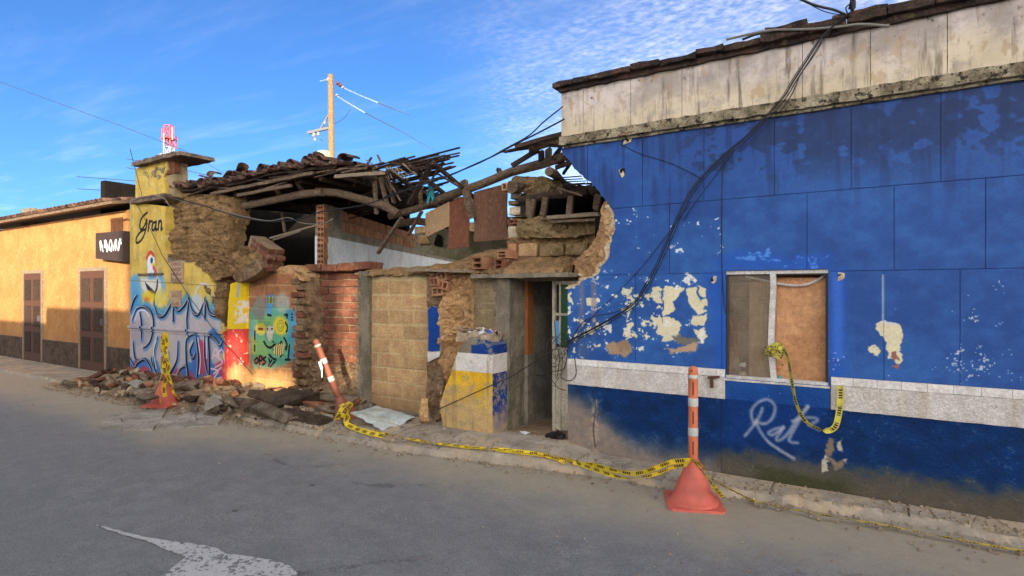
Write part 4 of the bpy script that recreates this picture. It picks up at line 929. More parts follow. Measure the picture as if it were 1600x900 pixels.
ob('pane', box(WX0 + .022, X(1206, .04), .038, .042, WZ0 + .03, WZ1 - .047), M['glass'], wn_)
ob('sill', box(WX0 - .012, WX1 + .012, -.012, .014, WZ0 - .018, WZ0 - .001), M['white_frame'], wn_)
tr_ = [pt(1165, 432, .09), pt(1190, 437, .09), pt(1215, 443, .08), pt(1240, 446, .08), pt(1262, 444, .08), pt(1280, 436, .09), pt(1288, 430, .1)]
ob('fallen_trim', tube(smooth_pts(tr_, 4), .011, 5), M['white_frame'], wn_)
b1_ = ob('board', prism(P2([(1211, 434), (1292, 434), (1292, 604), (1211, 604)], .115), .112, .122), M['plywood']); tag(b1_, 'large brown board closing the right half of the window from inside', 'board')
b2_ = ob('board', prism(P2([(1171, 440), (1214, 440), (1214, 604), (1170, 604)], .10), .10, .108), M['sheet_tan']); tag(b2_, 'narrow greyish board standing behind the dusty left pane', 'board')
ob('upper_board', prism(P2([(1213, 423), (1292, 423), (1292, 440), (1213, 436)], .16), .165, .18), M['sheet_red'], bh)
iw = thing('brick_partition', 'large red bricks seen through the left pane of the blue house window', 'wall', (-1.1, .24, 0))
ob('mortar', box(-1.6, .1, .245, .3, .2, 2.3), M['red_mortar'], iw)
courses(iw, [(-1.6, .7), (-.6, .7), (-.6, 2.1), (-1.6, 2.1)], .235, .34, .162, .05, .02, M['red_brick'], seed=4)
bl = thing('broom', 'thin wooden stick leaning behind the left pane', 'stick', (-1.1, .2, .9)); ob('handle', tube([pt(1141, 500, .18), pt(1158, 590, .12)], .010, 6), M['jamb_wood'], bl); ob('head', plank(pt(1150, 560, .13), pt(1157, 596, .12), .05, .03), M['grey_timber'], bl)
for i, (a, b, sx, sz, m_, lb) in enumerate(((1146, 588, .09, .10, 'black_bag', 'black shoe lying in the lower left window corner'), (1162, 586, .07, .09, 'debris', 'small dark jar behind the left pane'), (1161, 570, .06, .05, 'paper', 'crumpled white wrapper behind the left pane'), (1218, 590, .05, .035, 'teal_cloth', 'teal rag scrap below the tape knot in the window'), (1216, 576, .06, .02, 'orange', 'orange scrap under the tape knot in the window'))):
    p = pt(a, b, .1); o = ob(('shoe', 'jar', 'wrapper', 'rag', 'scrap')[i], xf(rock_geo(sx, .06, sz, 30 + i, 16, .004, 1), (p.x, .1, p.z)), M[m_], smooth=True); tag(o, lb, ('shoe', 'jar', 'litter', 'rag', 'litter')[i])
# roof and inner walls of the blue house (seen through the breach)
ob('roof_deck', ([(-3.2, .62, 3.40), (XR, .21, 3.42), (XR, 6, 3.9), (-3.9, 6, 3.72), (-3.2, .62, 3.44), (XR, .21, 3.46), (XR, 6, 3.94), (-3.9, 6, 3.76)], [(0, 3, 2, 1), (4, 5, 6, 7), (0, 1, 5, 4), (1, 2, 6, 5), (2, 3, 7, 6), (3, 0, 4, 7)]), M['painted_shade'], bh)
ob('back_wall', box(-5.2, XR, 3.2, 3.4, -.1, 3.20), M['painted_shade'], bh); ob('side_wall', box(XR - .15, XR - .01, .22, 3.2, -.1, 3.36), M['painted_shade'], bh)
ob('inner_ceiling', ([(-3.7, .75, 3.02), (XR - .2, .75, 3.02), (XR - .2, 3.2, 3.18), (-5.2, 3.2, 3.18), (-3.7, .75, 3.05), (XR - .2, .75, 3.05), (XR - .2, 3.2, 3.21), (-5.2, 3.2, 3.21)], [(0, 3, 2, 1), (4, 5, 6, 7), (0, 1, 5, 4), (1, 2, 6, 5), (2, 3, 7, 6), (3, 0, 4, 7)]), M['painted_shade'], bh)

# ================================================================== BREACH: broken core of the wall beside the blue coat
br = thing('broken_wall', 'crumbling earth and stone wall over the doorway, between the roof timbers and the blue front', 'wall', (-3.4, .4, 0))
def X_of(px, y=0): return X(px, y)
xA, xB = X(840), X(960)
core = P2([(961, 336), (962, 362), (955, 385), (952, 402), (942, 415), (936, 429), (915, 438), (898, 449), (889, 453), (888, 438), (886, 430), (862, 429), (846, 420), (872, 408), (900, 392), (920, 375), (931, 356), (936, 340), (935, 322), (942, 311), (952, 320)])
ob('clay_core', mass(ragged(core, .008, .04, 2, True), lambda x, z: .035 + .42 * smoothf(-x, -xB + .02, -xA) , .022, .03, .3, 5, 2), M['adobe_tan'], br)
rim = [(a + .0, b) for a, b in ed_r if b < pt(960, 318).z] 
rimq = rim + [(a - .055 - .02 * math.sin(i), b + .012) for i, (a, b) in enumerate(reversed(rim))]
ob('plaster_edge', mass(rimq, lambda x, z: .018, .014, .012, .12, 12, 8), M['edge'], br)
ob('earth_slope', mass(ragged(P2([(556, 431), (575, 424), (600, 420), (640, 417), (690, 411), (704, 402), (712, 392), (724, 386), (745, 383), (775, 385), (792, 398), (850, 402), (885, 402), (890, 415), (888, 430), (735, 428), (700, 430)], .25), .02, .06, 5, True),
    lambda x, z: .08 + .8 * smoothf(z, 1.93, 2.4), .024, .055, .35, 4, 5, strata=.03), M['adobe_earth2'], br)
q = ragged(P2([(812, 372), (812, 344), (830, 341), (850, 338), (870, 344), (938, 340), (942, 352), (932, 366), (900, 372)], .55), .012, .05, 8, True)
ob('adobe_course', mass(q, lambda x, z: .50, .024, .045, .3, 5, 9, strata=.03), M['adobe_moss'], br)
q = ragged(P2([(792, 386), (792, 372), (840, 371), (934, 366), (930, 384), (915, 404), (885, 404), (800, 404)], .6), .012, .05, 8, True)
ob('mortar_bed', mass(q, lambda x, z: .60, .028, .03, .2, 5, 29), M['adobe_earth2'], br)
for a, b, c, d, m_ in ((792, 807, 380, 402, 'hollow'), (809, 839, 380, 402, 'clay_block'), (841, 880, 379, 402, 'adobe_moss'), (882, 919, 378, 400, 'adobe_moss')):
    p0, p1 = P2([(a, d)], .52)[0], P2([(b, c)], .52)[0]
    me = chbox(p1[0] - p0[0] - .02, .25, abs(p1[1] - p0[1]) - .01, .012, a, .008, M[m_], 'stone_block'); inst('stone_block', me, br, ((p0[0] + p1[0]) / 2, .52 + .12, (p0[1] + p1[1]) / 2))
# stub pillar of hollow blocks beside the boards
for a, b, c, d, kind, m_ in ((784, 799, 284, 298, 1, 'clay_block'), (796, 811, 300, 311, 0, 'concrete'), (793, 814, 312, 320, 0, 'adobe_moss'), (794, 812, 321, 336, 0, 'plaster_white'), (793, 814, 337, 340, 0, 'grey_mortar'), (793, 812, 341, 351, 1, 'red_brick'), (793, 813, 353, 372, 0, 'plaster_white'), (792, 813, 373, 380, 0, 'adobe_moss'), (812, 823, 312, 340, 0, 'dark_wall')):
    p0, p1 = P2([(a, d)], .6)[0], P2([(b, c)], .6)[0]; w_, h_ = p1[0] - p0[0], p1[1] - p0[1]
    if kind: inst('hollow_brick', hollow(w_, h_, .3, 2, 1, M[m_], None), br, ((p0[0] + p1[0]) / 2, .6, p0[1]), (0, 0, rr.uniform(-.1, .1)))
    else: inst('block', chbox(w_, .25, h_, .01, a, .008, M[m_], 'block'), br, ((p0[0] + p1[0]) / 2, .74, (p0[1] + p1[1]) / 2))
p = pt(799, 287, .75); ob('mortar_lump', xf(rock_geo(.30, .3, .2, 5, 18, .03, 2), (p.x + .12, .85, p.z)), M['adobe_moss'], br)
for a, b, c, d, m_ in ((742, 760, 401, 421, 'hollow'), (778, 791, 405, 424, 'red_brick'), (777, 793, 391, 404, 'hollow')):
    p0, p1 = P2([(a, d)], .18)[0], P2([(b, c)], .18)[0]; w_, h_ = p1[0] - p0[0], p1[1] - p0[1]
    inst('hollow_brick', hollow(w_, h_, .22, 1, 2, M[m_], None), br, ((p0[0] + p1[0]) / 2, .10 if c > 395 else .16, p0[1]), (0, 0, R(-10)))
ob('lintel', bumpy_bar(X(735, -.02), X(889, -.02) , -.02, .3, pt(800, 434).z, pt(800, 427.5).z, .1, 12, .004), M['concrete'], br)
ob('wall_sill', plank(pt(640, 421, .05), pt(735, 424, .0), .12, .035, 4), M['grey_timber'], br); ob('wall_sill', plank(pt(855, 341, .42), pt(938, 335, .40), .10, .045, 5), M['grey_timber'], br)
ob('wall_sill', plank(pt(862, 347, .40), pt(936, 343, .38), .05, .03, 6), M['timber'], br)
for (a, b, c, d, w_, s) in ((826, 311, 826, 339, .05, 1), (834, 311, 829, 340, .06, 2), (853, 308, 848, 338, .07, 3), (893, 305, 889, 337, .07, 4), (936, 302, 931, 328, .08, 5)): ob('stud', plank(pt(a, b, .5), pt(c, d, .5), w_, .05, s), M['timber'], br)
ob('cross_log', log(pt(812, 312, .55), pt(938, 296, .5), .05, 4), M['dark_timber'], br)
ob('log_end', log(pt(800, 292, .45), pt(845, 290, 1.3), .085, 9), M['timber'], br)
ob('cross_log', log(pt(806, 283, .6), pt(880, 290, .75), .05, 14), M['adobe_moss'], br)
q = ragged(P2([(806, 283), (830, 277), (850, 276), (868, 284), (876, 296), (880, 306), (850, 304), (826, 306), (812, 298)], .7), .015, .05, 21, True)
ob('adobe_lump', mass(q, lambda x, z: .66, .026, .05, .25, 6, 19), M['adobe_moss'], br)
for i in range(26):       # tangle of canes hanging inside the breach
    a = rr.uniform(868, 930); b = 272 + (a - 868) * .45 + rr.uniform(0, 16); an = rr.uniform(-.5, .9)
    ob('cane', plank(pt(a, b, rr.uniform(.4, .8)), pt(min(a + 40 * math.cos(an), 936), b + 22 * math.sin(an), rr.uniform(.5, 1.2)), .018, .012, i, segs=2), M['lath'], br)
ob('fallen_stick', plank(pt(873, 294, .35), pt(910, 306, .4), .035, .02, 5), M['timber'], br); ob('fallen_stick', plank(pt(871, 293, .35), pt(878, 302, .4), .03, .02, 6), M['grey_timber'], br)

# roof remnant under the parapet
rr2 = random.Random(12)
r2_ = thing('roof_remnant', 'broken roof edge of canes and logs sticking out left of the cream parapet', 'roof', (-3.4, .6, 3.4))
for i in range(14):
    y_ = .25 + i * .06; a = rr2.uniform(776, 800) + i * 2.2; sl = rr2.uniform(-2, 2)
    ob('cane', plank(pt(a, 240 + sl - (a - 776) * .22, y_), pt(890, 212 + sl + i * .9, y_ + .1), .020, .014, i, segs=4), M['lath'], r2_)
ob('eave_board', plank(pt(806, 229, .2), pt(884, 208, .15), .04, .05, 3), M['dark_timber'], r2_)
ob('rafter', log(pt(827, 229, .35), pt(890, 216, .5), .065, 8), M['timber'], r2_)
ob('rafter', plank(pt(800, 259, .4), pt(842, 234, .5), .06, .05, 9), M['dark_timber'], r2_)
ob('post', plank(pt(846, 236, .7), pt(846, 252, .7), .06, .06, 1), M['dark_timber'], r2_); ob('post', plank(pt(857, 232, .7), pt(857, 248, .7), .07, .06, 2), M['timber'], r2_)
ob('rafter', log(pt(858, 268, .35), pt(900, 300, 2.0), .055, 17), M['timber'], r2_); ob('rafter', plank(pt(868, 262, .6), pt(893, 253, .7), .06, .05, 7), M['dark_timber'], r2_)
ob('rafter', plank(pt(880, 272, .8), pt(890, 257, .7), .03, .03, 6), M['lath'], r2_); ob('rafter', plank(pt(862, 248, .6), pt(874, 232, .7), .03, .03, 16), M['lath'], r2_); ob('rafter', plank(pt(868, 250, .6), pt(877, 229, .7), .04, .03, 17), M['lath'], r2_)
ob('rafter', plank(pt(884, 244, .3), pt(893, 256, .3), .07, .06, 18), M['dark_timber'], r2_)

# great sloping beam and the boards hanging from it
bm_ = thing('sloping_beam', 'long thick weathered beam rising from the middle of the ruin to the blue house', 'beam', tuple(pt(745, 300, .9)))
ob('log', tube([pt(609, 338, .95), pt(650, 327, .95), pt(700, 306, .93), pt(750, 288, .9), (pt(800, 268, .85)), pt(850, 256, .75), pt(886, 243, .6)], .054, 10, .064, .14, 5), M['timber'], bm_)
ob('upper_log', tube([pt(790, 274, .9), pt(830, 260, .85), pt(880, 250, .7)], .036, 9, .04, .14, 6), M['dark_timber'], bm_)
hb = []
for i, (q, m_, lb) in enumerate((([(664, 333), (701, 315), (701, 353), (664, 370)], 'sheet_tan', 'pale tan board with a slanted lower edge hanging under the beam'), ([(700, 316), (732, 303), (731, 385), (699, 390)], 'sheet_red', 'reddish brown board hanging between the tan and the wide board'),
        ([(739, 300), (760, 294), (759, 376), (739, 378)], 'sheet_brown', 'narrow brown board left half of the wide pair under the beam'), ([(759, 294), (791, 286), (790, 374), (759, 376)], 'sheet_brown', 'wide dark brown board beside the hollow block stub'))):
    o = ob('board', prism(ragged(P2(q, .90), .004, .08, i, True), .915 + i * .004, .93 + i * .004), M[m_]); tag(o, lb, 'board', 'boards hanging under the sloping beam')
o = ob('timber_prop', plank(pt(725, 284, .85), pt(738, 342, .85), .10, .06, 4), M['timber']); tag(o, 'short thick plank standing between the reddish and the wide brown board', 'plank')
o = ob('timber_stub', plank(pt(779, 264, .95), pt(784, 277, .9), .06, .05, 4), M['dark_timber']); tag(o, 'short dark stub poking up above the sloping beam', 'plank')
o = ob('rag', xf(join(*[plank((rr.uniform(-.03, .03), 0, .02), (rr.uniform(-.09, .09), rr.uniform(-.02, .02), -rr.uniform(.12, .28)), .035, .008, i, segs=3) for i in range(6)]), tuple(pt(674, 290, .85))), M['teal_cloth']); tag(o, 'small turquoise rag hanging from the broken roof canes', 'rag')
# mossy wall bit beneath the boards
mw = thing('garden_wall', 'mossy grey masonry remnant with a round hole behind the hanging boards', 'wall', tuple(pt(690, 400, 1.6)))
ob('wall', mass(ragged(P2([(648, 392), (649, 366), (668, 362), (700, 356), (740, 362), (792, 370), (792, 404), (724, 409), (690, 402)], 1.6), .006, .06, 3, True), lambda x, z: 1.6, .035, .008, .2, 4, 4), M['mossy_plaster'], mw)
ob('hole', xf(rock_geo(.2, .06, .24, 7, 12), tuple(pt(686, 376, 1.58))), M['painted_shade'], mw); ob('block', xf(rock_geo(.3, .08, .2, 8, 12), tuple(pt(662, 375, 1.56))), M['adobe_tan'], mw)  # the hole's shade is a near-black lump on the wall

# ================================================================== INNER WALL RUNNING BACK (whitewashed below, brick above)
P0 = Vector((at(505, 318, 9.73).x, at(505, 318, 9.73).y, 0)); dr = Vector((-.4055, .9141, 0)); nn = Vector((dr.y, -dr.x, 0))      # nn points to the camera side
zt, zw, zg2 = 3.24, 2.70, 2.84
iwl = thing('inner_wall', 'long inner wall running back, white paint below a concrete strip and clay bricks on top', 'wall', tuple(P0))
def slabwall(s0, s1, z0, z1, th, off=0.0):
    a, b = P0 + dr * s0 + nn * off, P0 + dr * s1 + nn * off; c, d = b - nn * th, a - nn * th
    return [Vector((p.x, p.y, z)) for z in (z0, z1) for p in (a, b, c, d)], [(3, 2, 1, 0), (4, 5, 6, 7), (0, 1, 5, 4), (1, 2, 6, 5), (2, 3, 7, 6), (3, 0, 4, 7)]
ob('whitewashed_wall', slabwall(0, 11.1, -.1, zw, .15), M['white_wall'], iwl); ob('concrete_strip', slabwall(0, 11.1, zw, zg2, .15, .006), M['grey_plaster'], iwl)
ob('brick_bed', slabwall(.02, 11.1, zg2, zt - .02, .13, -.012), M['red_mortar'], iwl)
ang = math.atan2(dr.y, dr.x)
def fr(lx, ly, lz): p = P0 + dr * lx + nn * (.002 - .06 - (ly - .06)); return (p.x, p.y, lz)
fr.ang = ang
courses(iwl, [(0, zg2), (11.0, zg2), (11.0, zt + .01), (0, zt + .01)], 0, .46, .2, .12, .03, M['hollow'], frame=fr, seed=9)
ob('plaster_patch', slabwall(.0, .75, zg2 - .02, zt + .01, .02, .012), M['grey_plaster'], iwl)
for i in range(14): # bonded end with hollow bricks showing
    z_ = 2.02 + i * .092
    if z_ > 3.15: break
    p = P0 - dr * .10; inst('hollow_brick', HB2, iwl, (p.x, p.y, z_), (0, 0, math.atan2(dr.y, dr.x) - math.pi / 2 + R(4 * ((i * 7) % 3 - 1))), (.55, .5, .72))

# ================================================================== LEFT ROOMS behind the front
ob_ = thing('back_room', 'back wall painted near black for shade in the roofless room seen through the large opening', 'wall', (-11, 5, 0))
ob('wall', box(-15.4, -9.9, 5.0, 5.15, -.1, 4.35), M['painted_shade'], ob_); ob('wall', box(-15.4, -15.2, .5, 5, -.1, 4.35), M['painted_shade'], ob_)
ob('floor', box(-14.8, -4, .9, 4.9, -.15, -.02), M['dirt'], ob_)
yw = thing('yard_wall', 'dark brown rear wall closing the yard behind the ruin', 'wall', (-9, 11, 0)); ob('wall', box(-15, -3.6, 11, 11.2, -.15, 4.25), M['dark_wall'], yw)

# big log wall-plates
def tlog(name, label, pts, r, m_='timber', seed=0, r2=None, cat='beam'):
    o = ob(name, tube([Vector(p) for p in pts], r, 10, r2 or r, .1, seed), M[m_]); return tag(o, label, cat)
tlog('timber_beam', 'crooked log lying over the adobe wall corner at the left of the opening', [pt(374, 323, .4), pt(400, 318, .38), pt(440, 310, .38), pt(470, 304, .4), pt(504, 301, .42)], .062, 'timber', 4)
tlog('timber_beam', 'grey log sagging down to the right over the whitewashed wall', [pt(496, 299, .5), pt(530, 302, .5), pt(570, 313, .5), pt(600, 321, .52), pt(622, 334, .6)], .064, 'timber', 5)
tlog('timber_beam', 'dark log inside the opening below the crooked log', [pt(404, 314, 1.4), pt(450, 320, 1.5), pt(510, 331, 1.6)], .10, 'dark_timber', 6)
tlog('timber_beam', 'thin log under the sloping beam over the mossy wall', [pt(622, 350, 1.3), pt(650, 345, 1.3), pt(700, 352, 1.3)], .06, 'timber', 7)
o = ob('split_plank', join(plank(pt(423, 372, .35), pt(500, 351, .8), .07, .03, 3), plank(pt(427, 375, .34), pt(470, 361, .5), .03, .02, 4)), M['grey_timber']); tag(o, 'long split plank leaning from the tilted wall chunk to the whitewashed wall', 'plank')
o = ob('prop_stick', plank(pt(440, 331, .9), pt(445, 362, .9), .05, .03, 5), M['timber']); tag(o, 'short upright stick in the dark opening above the split plank', 'plank')

# ================================================================== COLLAPSED ROOF
rf = thing('collapsed_roof', 'sagging tiled roof over the opening, bare broken canes at its right end', 'roof', tuple(pt(500, 290, 1)))
XL, XM, XRr = X(268, .3), X(505, .3), X(708, .5)
def rz(x, y):   # underside height of the roof skin
    t_ = smoothf(x, XM - .3, XRr); return 3.60 - .10 * t_ + (.03 - .40 * t_) * (y - .3) + .03 * math.sin(x * 2.1) - .10 * smoothf(x, -10.2, -12.0) * 0 + .05 * mnoise.noise(Vector((x * .8, y * .8, 3)))
rr3 = random.Random(31)
for i in range(34):       # canes parallel to the front
    y_ = .18 + i * .108; x0 = XM - rr3.uniform(.1, 1.6) - 1.0; x1 = (XM + rr3.uniform(.5, 1.3)) if i < 19 else XM + rr3.uniform(.1, .5)
    pts = []; m = 7; dz0 = rr3.uniform(-.03, .03); tilt = rr3.uniform(-.02, .08)
    for k in range(m + 1):
        x_ = x0 + (x1 - x0) * k / m; yy = y_ + .05 * mnoise.noise(Vector((x_ * .9, i, 0))); pts.append(Vector((x_, yy, rz(x_, yy) + dz0 + tilt * smoothf(x_, XM, XRr) + rr3.uniform(-.012, .012))))
    ob('cane', tube(pts, rr3.uniform(.016, .026), 6, None, .15, i), M['lath'], rf)
    if i % 4 == 0:
        pts2 = [p + Vector((rr3.uniform(-.1, .1), .055, -.012)) for p in pts[2:]]; ob('cane', tube(pts2, .02, 6, None, .15, i + 70), M['lath'], rf)
for i in range(15):       # purlins down the slope under the canes
    x_ = XL + .3 + (XRr - XL - .4) * i / 14; y1 = 3.6 if x_ < XM + .4 else 2.2; ob('rafter', log((x_, .22 + rr3.uniform(-.1, .1), rz(x_, .2) - .075), (x_ + rr3.uniform(-.15, .15), y1, rz(x_, y1) - .08), .045 if x_ < XM + .4 else .035, i, bow=.03), M['dark_timber'], rf)
V, F = [], []             # cane mat with mud under the tiles of the left part
nx = 40
for i in range(nx + 1):
    x_ = XL + (XM + .5 - XL) * i / nx
    for y_ in (.15, .7, 1.4, 2.2, 3.0, 4.0, 5.05): V.append(Vector((x_, y_ + .05 * mnoise.noise(Vector((x_ * 3, y_, 0))), rz(x_, y_) + .04 + .02 * mnoise.noise(Vector((x_ * 4, y_ * 4, 0)))))) 
nv = len(V); V += [v_ + Vector((0, 0, .04)) for v_ in V]
for i in range(nx):
    for j in range(6):
        a, b, c, d = i * 7 + j, (i + 1) * 7 + j, (i + 1) * 7 + j + 1, i * 7 + j + 1
        F += [(a, d, c, b), (a + nv, b + nv, c + nv, d + nv)]
    F += [(i * 7, (i + 1) * 7, (i + 1) * 7 + nv, i * 7 + nv), ((i + 1) * 7 + 6, i * 7 + 6, i * 7 + 6 + nv, (i + 1) * 7 + 6 + nv)]
ob('mud_and_cane_mat', (V, F), M['dark_timber'], rf)
x_ = XL - .1; i = 0
while x_ < XM + .75:     # tiles, channels and covers; front ones jumbled
    for row in range(4):
        y_ = .22 + row * .30; jum = 1.0 if row == 0 else .35
        for cov in (0, 1):
            if rr3.random() < (.22 if cov else .05) * jum + (.25 if x_ > XM + .2 else 0): continue
            rot = (rr3.uniform(-.16, .16) * jum + (.05 if cov else 0), (math.pi if not cov else 0) + rr3.uniform(-.2, .2) * jum, rr3.uniform(-.35, .35) * jum)
            inst('tile', TILE, rf, (x_ + (.10 if cov else 0) + rr3.uniform(-.02, .02), y_ + rr3.uniform(-.05, .05), rz(x_, y_) + (.135 if not cov else .12) + .03 * row * 0 + (rr3.uniform(0, .05) * jum)), rot)
    x_ += .20; i += 1
for (a, b, rx, ry, rz_) in ((318, 276, .2, .9, .8), (330, 268, .3, -.5, 1.2), (288, 285, .1, .2, .1), (352, 272, -.2, .1, 1.3), (368, 278, .1, .3, .3), (383, 272, .2, .1, 1.1), (395, 268, .1, -.2, .2), (412, 266, .1, .2, 1.2), (430, 263, .1, .1, .3), (452, 262, .1, .3, 1.3), (478, 252, -.7, .3, 1.2), (490, 250, -.8, .2, 1.0), (484, 257, -.5, .2, 1.1), (500, 257, -.3, .2, .9), (465, 262, .1, .1, .4), (534, 262, .05, .1, 1.4), (372, 262, -.35, .1, 1.2), (270, 296, .2, .1, .5), (278, 291, .1, .1, 1.3)):
    p = pt(a, b, .25); inst('tile', TILE, rf, (p.x, .3, p.z - .06), (rx, ry, rz_))
ob('eave_board', plank(pt(330, 303, .12), pt(490, 270, .12), .04, .05, 8, segs=10), M['timber'], rf); ob('eave_board', plank(pt(455, 290, .15), pt(372, 305, .15), .05, .05, 9, segs=6), M['timber'], rf)
ob('eave_board', plank(pt(524, 276, .14), pt(600, 270, .14), .045, .05, 10, segs=6), M['grey_timber'], rf)
for (a, b, c, d, w_, s, y0, y1) in ((430, 291, 437, 306, .07, 1, .3, .5), (463, 283, 473, 298, .07, 2, .3, .5), (383, 308, 389, 318, .05, 3, .3, .4), (585, 263, 588, 335, .06, 4, .5, .55), (594, 275, 607, 330, .06, 5, .5, .55), (678, 250, 640, 318, .07, 6, .45, .6), (658, 266, 657, 318, .05, 7, .7, .8),
        (680, 257, 718, 292, .05, 8, .5, .7), (611, 254, 662, 266, .05, 9, .4, .45), (659, 330, 638, 368, .05, 10, .7, .8), (628, 340, 590, 396, .06, 11, .45, .5), (600, 276, 618, 318, .035, 12, .45, .5), (604, 276, 626, 314, .03, 13, .45, .5), (608, 278, 614, 317, .03, 14, .5, .5), (570, 262, 600, 254, .03, 15, .3, .3), (590, 242, 596, 256, .03, 16, .3, .3), (572, 250, 590, 262, .02, 17, .3, .3), (568, 265, 575, 330, .06, 18, 1.6, 1.6), (556, 270, 545, 320, .05, 19, 1.9, 1.9), (530, 268, 548, 300, .05, 20, 1.2, 1.2)):
    ob('strut', plank(pt(a, b, y0), pt(c, d, y1), w_, w_ * .6, s), M['timber' if s % 3 else 'dark_timber'], rf)
for i in range(25):       # upper right sheet of bare canes, sky showing between them
    py0 = 262 + i * 3.3 + rr3.uniform(-1.0, 1.0); a0 = 580 - i * 2.0 + rr3.uniform(0, 30); a1 = 716 - i * .9 + rr3.uniform(-26, 4); sl = .24 + rr3.uniform(-.04, .05) + i * .002; y_ = .35 + i * .055
    ob('cane', plank(pt(a0, py0, y_), pt(a1, py0 - (a1 - a0) * sl, y_ + .05), rr3.uniform(.022, .036), .016, i, segs=5), M['lath'], rf)
for i in range(12):       # jumble of short canes and splinters on the bare end of the roof
    a = rr3.uniform(548, 706); b = 262 + (a - 548) * .02 + rr3.uniform(-6, 40) * (1 - abs(a - 640) / 220); L = rr3.uniform(10, 34); an = rr3.gauss(.28, .5); y_ = rr3.uniform(.25, 1.4)
    ob('cane', plank(pt(a - L * math.cos(an), b + L * math.sin(an), y_), pt(a + L * math.cos(an), b - L * math.sin(an), y_ + rr3.uniform(-.2, .2)), rr3.uniform(.02, .045), .018, i, segs=3), M['lath' if i % 3 else 'timber'], rf)
for i in range(22):       # mud and broken cane ends hanging along the eave
    a = rr3.uniform(300, 560); b = 302 - (a - 300) * .16 + rr3.uniform(-6, 8); L = rr3.uniform(8, 26)
    ob('cane', plank(pt(a - L, b + L * .2 + rr3.uniform(-4, 4), .14), pt(a + L, b - L * .14 + rr3.uniform(-4, 4), .2), rr3.uniform(.02, .05), .02, i, segs=3), M['lath' if i % 3 else 'timber'], rf)
for i in range(26):       # splintered ends reaching up and right
    a = rr3.uniform(600, 700); b = 252 + rr3.uniform(-3, 16) - (a - 600) * .04; L = rr3.uniform(14, 40); ob('cane', plank(pt(a - L, b + L * .20, rr3.uniform(.3, .8)), pt(a + rr3.uniform(4, 14), b - L * .12, rr3.uniform(.3, .9)), .026, .018, i, segs=3), M['lath'], rf)
for i in range(10): a = rr3.uniform(592, 640); ob('cane', plank(pt(a, 258 + rr3.uniform(-6, 6), .3), pt(a + rr3.uniform(5, 26), 270 + rr3.uniform(0, 12), .35), .02, .014, i, segs=2), M['grey_timber'], rf)

# ================================================================== GRAFFITI WALL (left)
yel_t = thing('graffiti_wall', 'yellow painted wall with a lettered sign, a rooster and big silver graffiti letters', 'wall', (-11.5, 0, 0))
XY0 = X(203)
ybound = P2([(258, 322), (258, 394), (263, 400), (284, 402), (286, 408), (312, 410), (320, 420), (328, 436), (334, 450), (337, 470), (336, 486), (344, 500), (350, 514), (355, 530), (356, 560)])
yo = [(XY0, -.05), (XY0, 3.58)] + ragged(ybound, .01, .05, 6) + [(ybound[-1][0], -.05)]
ob('wall', prism(yo, 0, .3), M['yellow'], yel_t)
ob('moulding', join(box(XY0 - .03, X(352), -.035, .001, 1.005, 1.05), box(XY0 - .03, X(352), -.02, .001, .95, .975)), M['yellow'], yel_t)
ob('recess_lintel', box(X(218), X(256), -.035, .001, pt(237, 430).z, pt(237, 427).z), M['cap'], yel_t)
ob('pillar', prism([(X(212), 3.55), (X(258), 3.55), (X(259), 3.8), (X(256), 3.95), (X(262), 4.1), (X(262), 4.24), (X(212), 4.24)], -.004, .3), M['yellow'], yel_t)
ob('pillar_core', mass([(X(257, .05), 3.45), (X(273, .05), 3.55), (X(273, .05), 4.24), (X(256, .05), 4.24)], lambda x, z: .05, .03, .012, .25, 5, 2), M['grey_mortar'], yel_t)
inst('brick', chbox(.3, .12, .26, .01, 3, .01, M['red_brick'], 'brick'), yel_t, (X(268, .05), .08, 4.12))
ob('cap', bumpy_bar(X(206, -.15), X(286, -.1), -.16, .5, 4.235, 4.31, .1, 5, .008), M['cap'], yel_t); ob('cap_top', bumpy_bar(X(222, -.1), X(276, -.05), -.08, .4, 4.31, 4.36, .1, 6, .01), M['cap'], yel_t)
ob('band', bumpy_bar(X(205, -.1), X(259, -.1), -.13, .02, 3.50, 3.60, .08, 7, .008), M['cap'], yel_t)
ob('grey_patch', prism(ragged(P2([(262, 399), (298, 400), (300, 410), (262, 411)]), .006, .05, 2, True), -.004, .01), M['concrete'], yel_t)
def plaque(pxs, lines, label, hs):
    p0, p1 = P2([pxs[0]])[0], P2([pxs[1]])[0]
    o = thing('plaque', label, 'sign', ((p0[0] + p1[0]) / 2, -.03, p1[1]))
    x0, x1, z0, z1 = p0[0], p1[0], p1[1], p0[1]
    V, F = box(x0, x1, -.035, -.005, z0, z1); ob('board', (V, F), M['plaque'], o)
    for i, tx in enumerate(lines):
        cu = bpy.data.curves.new('lettering', 'FONT'); cu.body = tx; cu.size = hs; cu.extrude = .001; cu.align_x = 'CENTER'
        tmp = bpy.data.objects.new('lettering', cu); COL.objects.link(tmp)
        dg = bpy.context.evaluated_depsgraph_get(); me = bpy.data.meshes.new_from_object(tmp.evaluated_get(dg)); bpy.data.objects.remove(tmp)
        me.materials.clear(); me.materials.append(M['plaque_ink'])
        wd = max(v_.co.x for v_ in me.vertices) - min(v_.co.x for v_ in me.vertices)
        t_ = bpy.data.objects.new('lettering', me); COL.objects.link(t_); t_.parent = o; t_.rotation_euler = (math.pi / 2, 0, 0); t_.scale = ((x1 - x0) * .82 / wd, 1.1, 1)
        t_.location = Vector(((x0 + x1) / 2, -.0375, z1 - (i + .82) * (z1 - z0) / len(lines))) - o.location
plaque(((269, 409), (288, 441)), ['CARNAL', 'SABOR', 'MORA', 'DULCE'], 'pale plaque with four lines of small capitals on the yellow wall', .085)
plaque(((270, 454), (284, 479)), ['SALE', 'DE'], 'smaller blank looking plaque half covered by graffiti', .07)
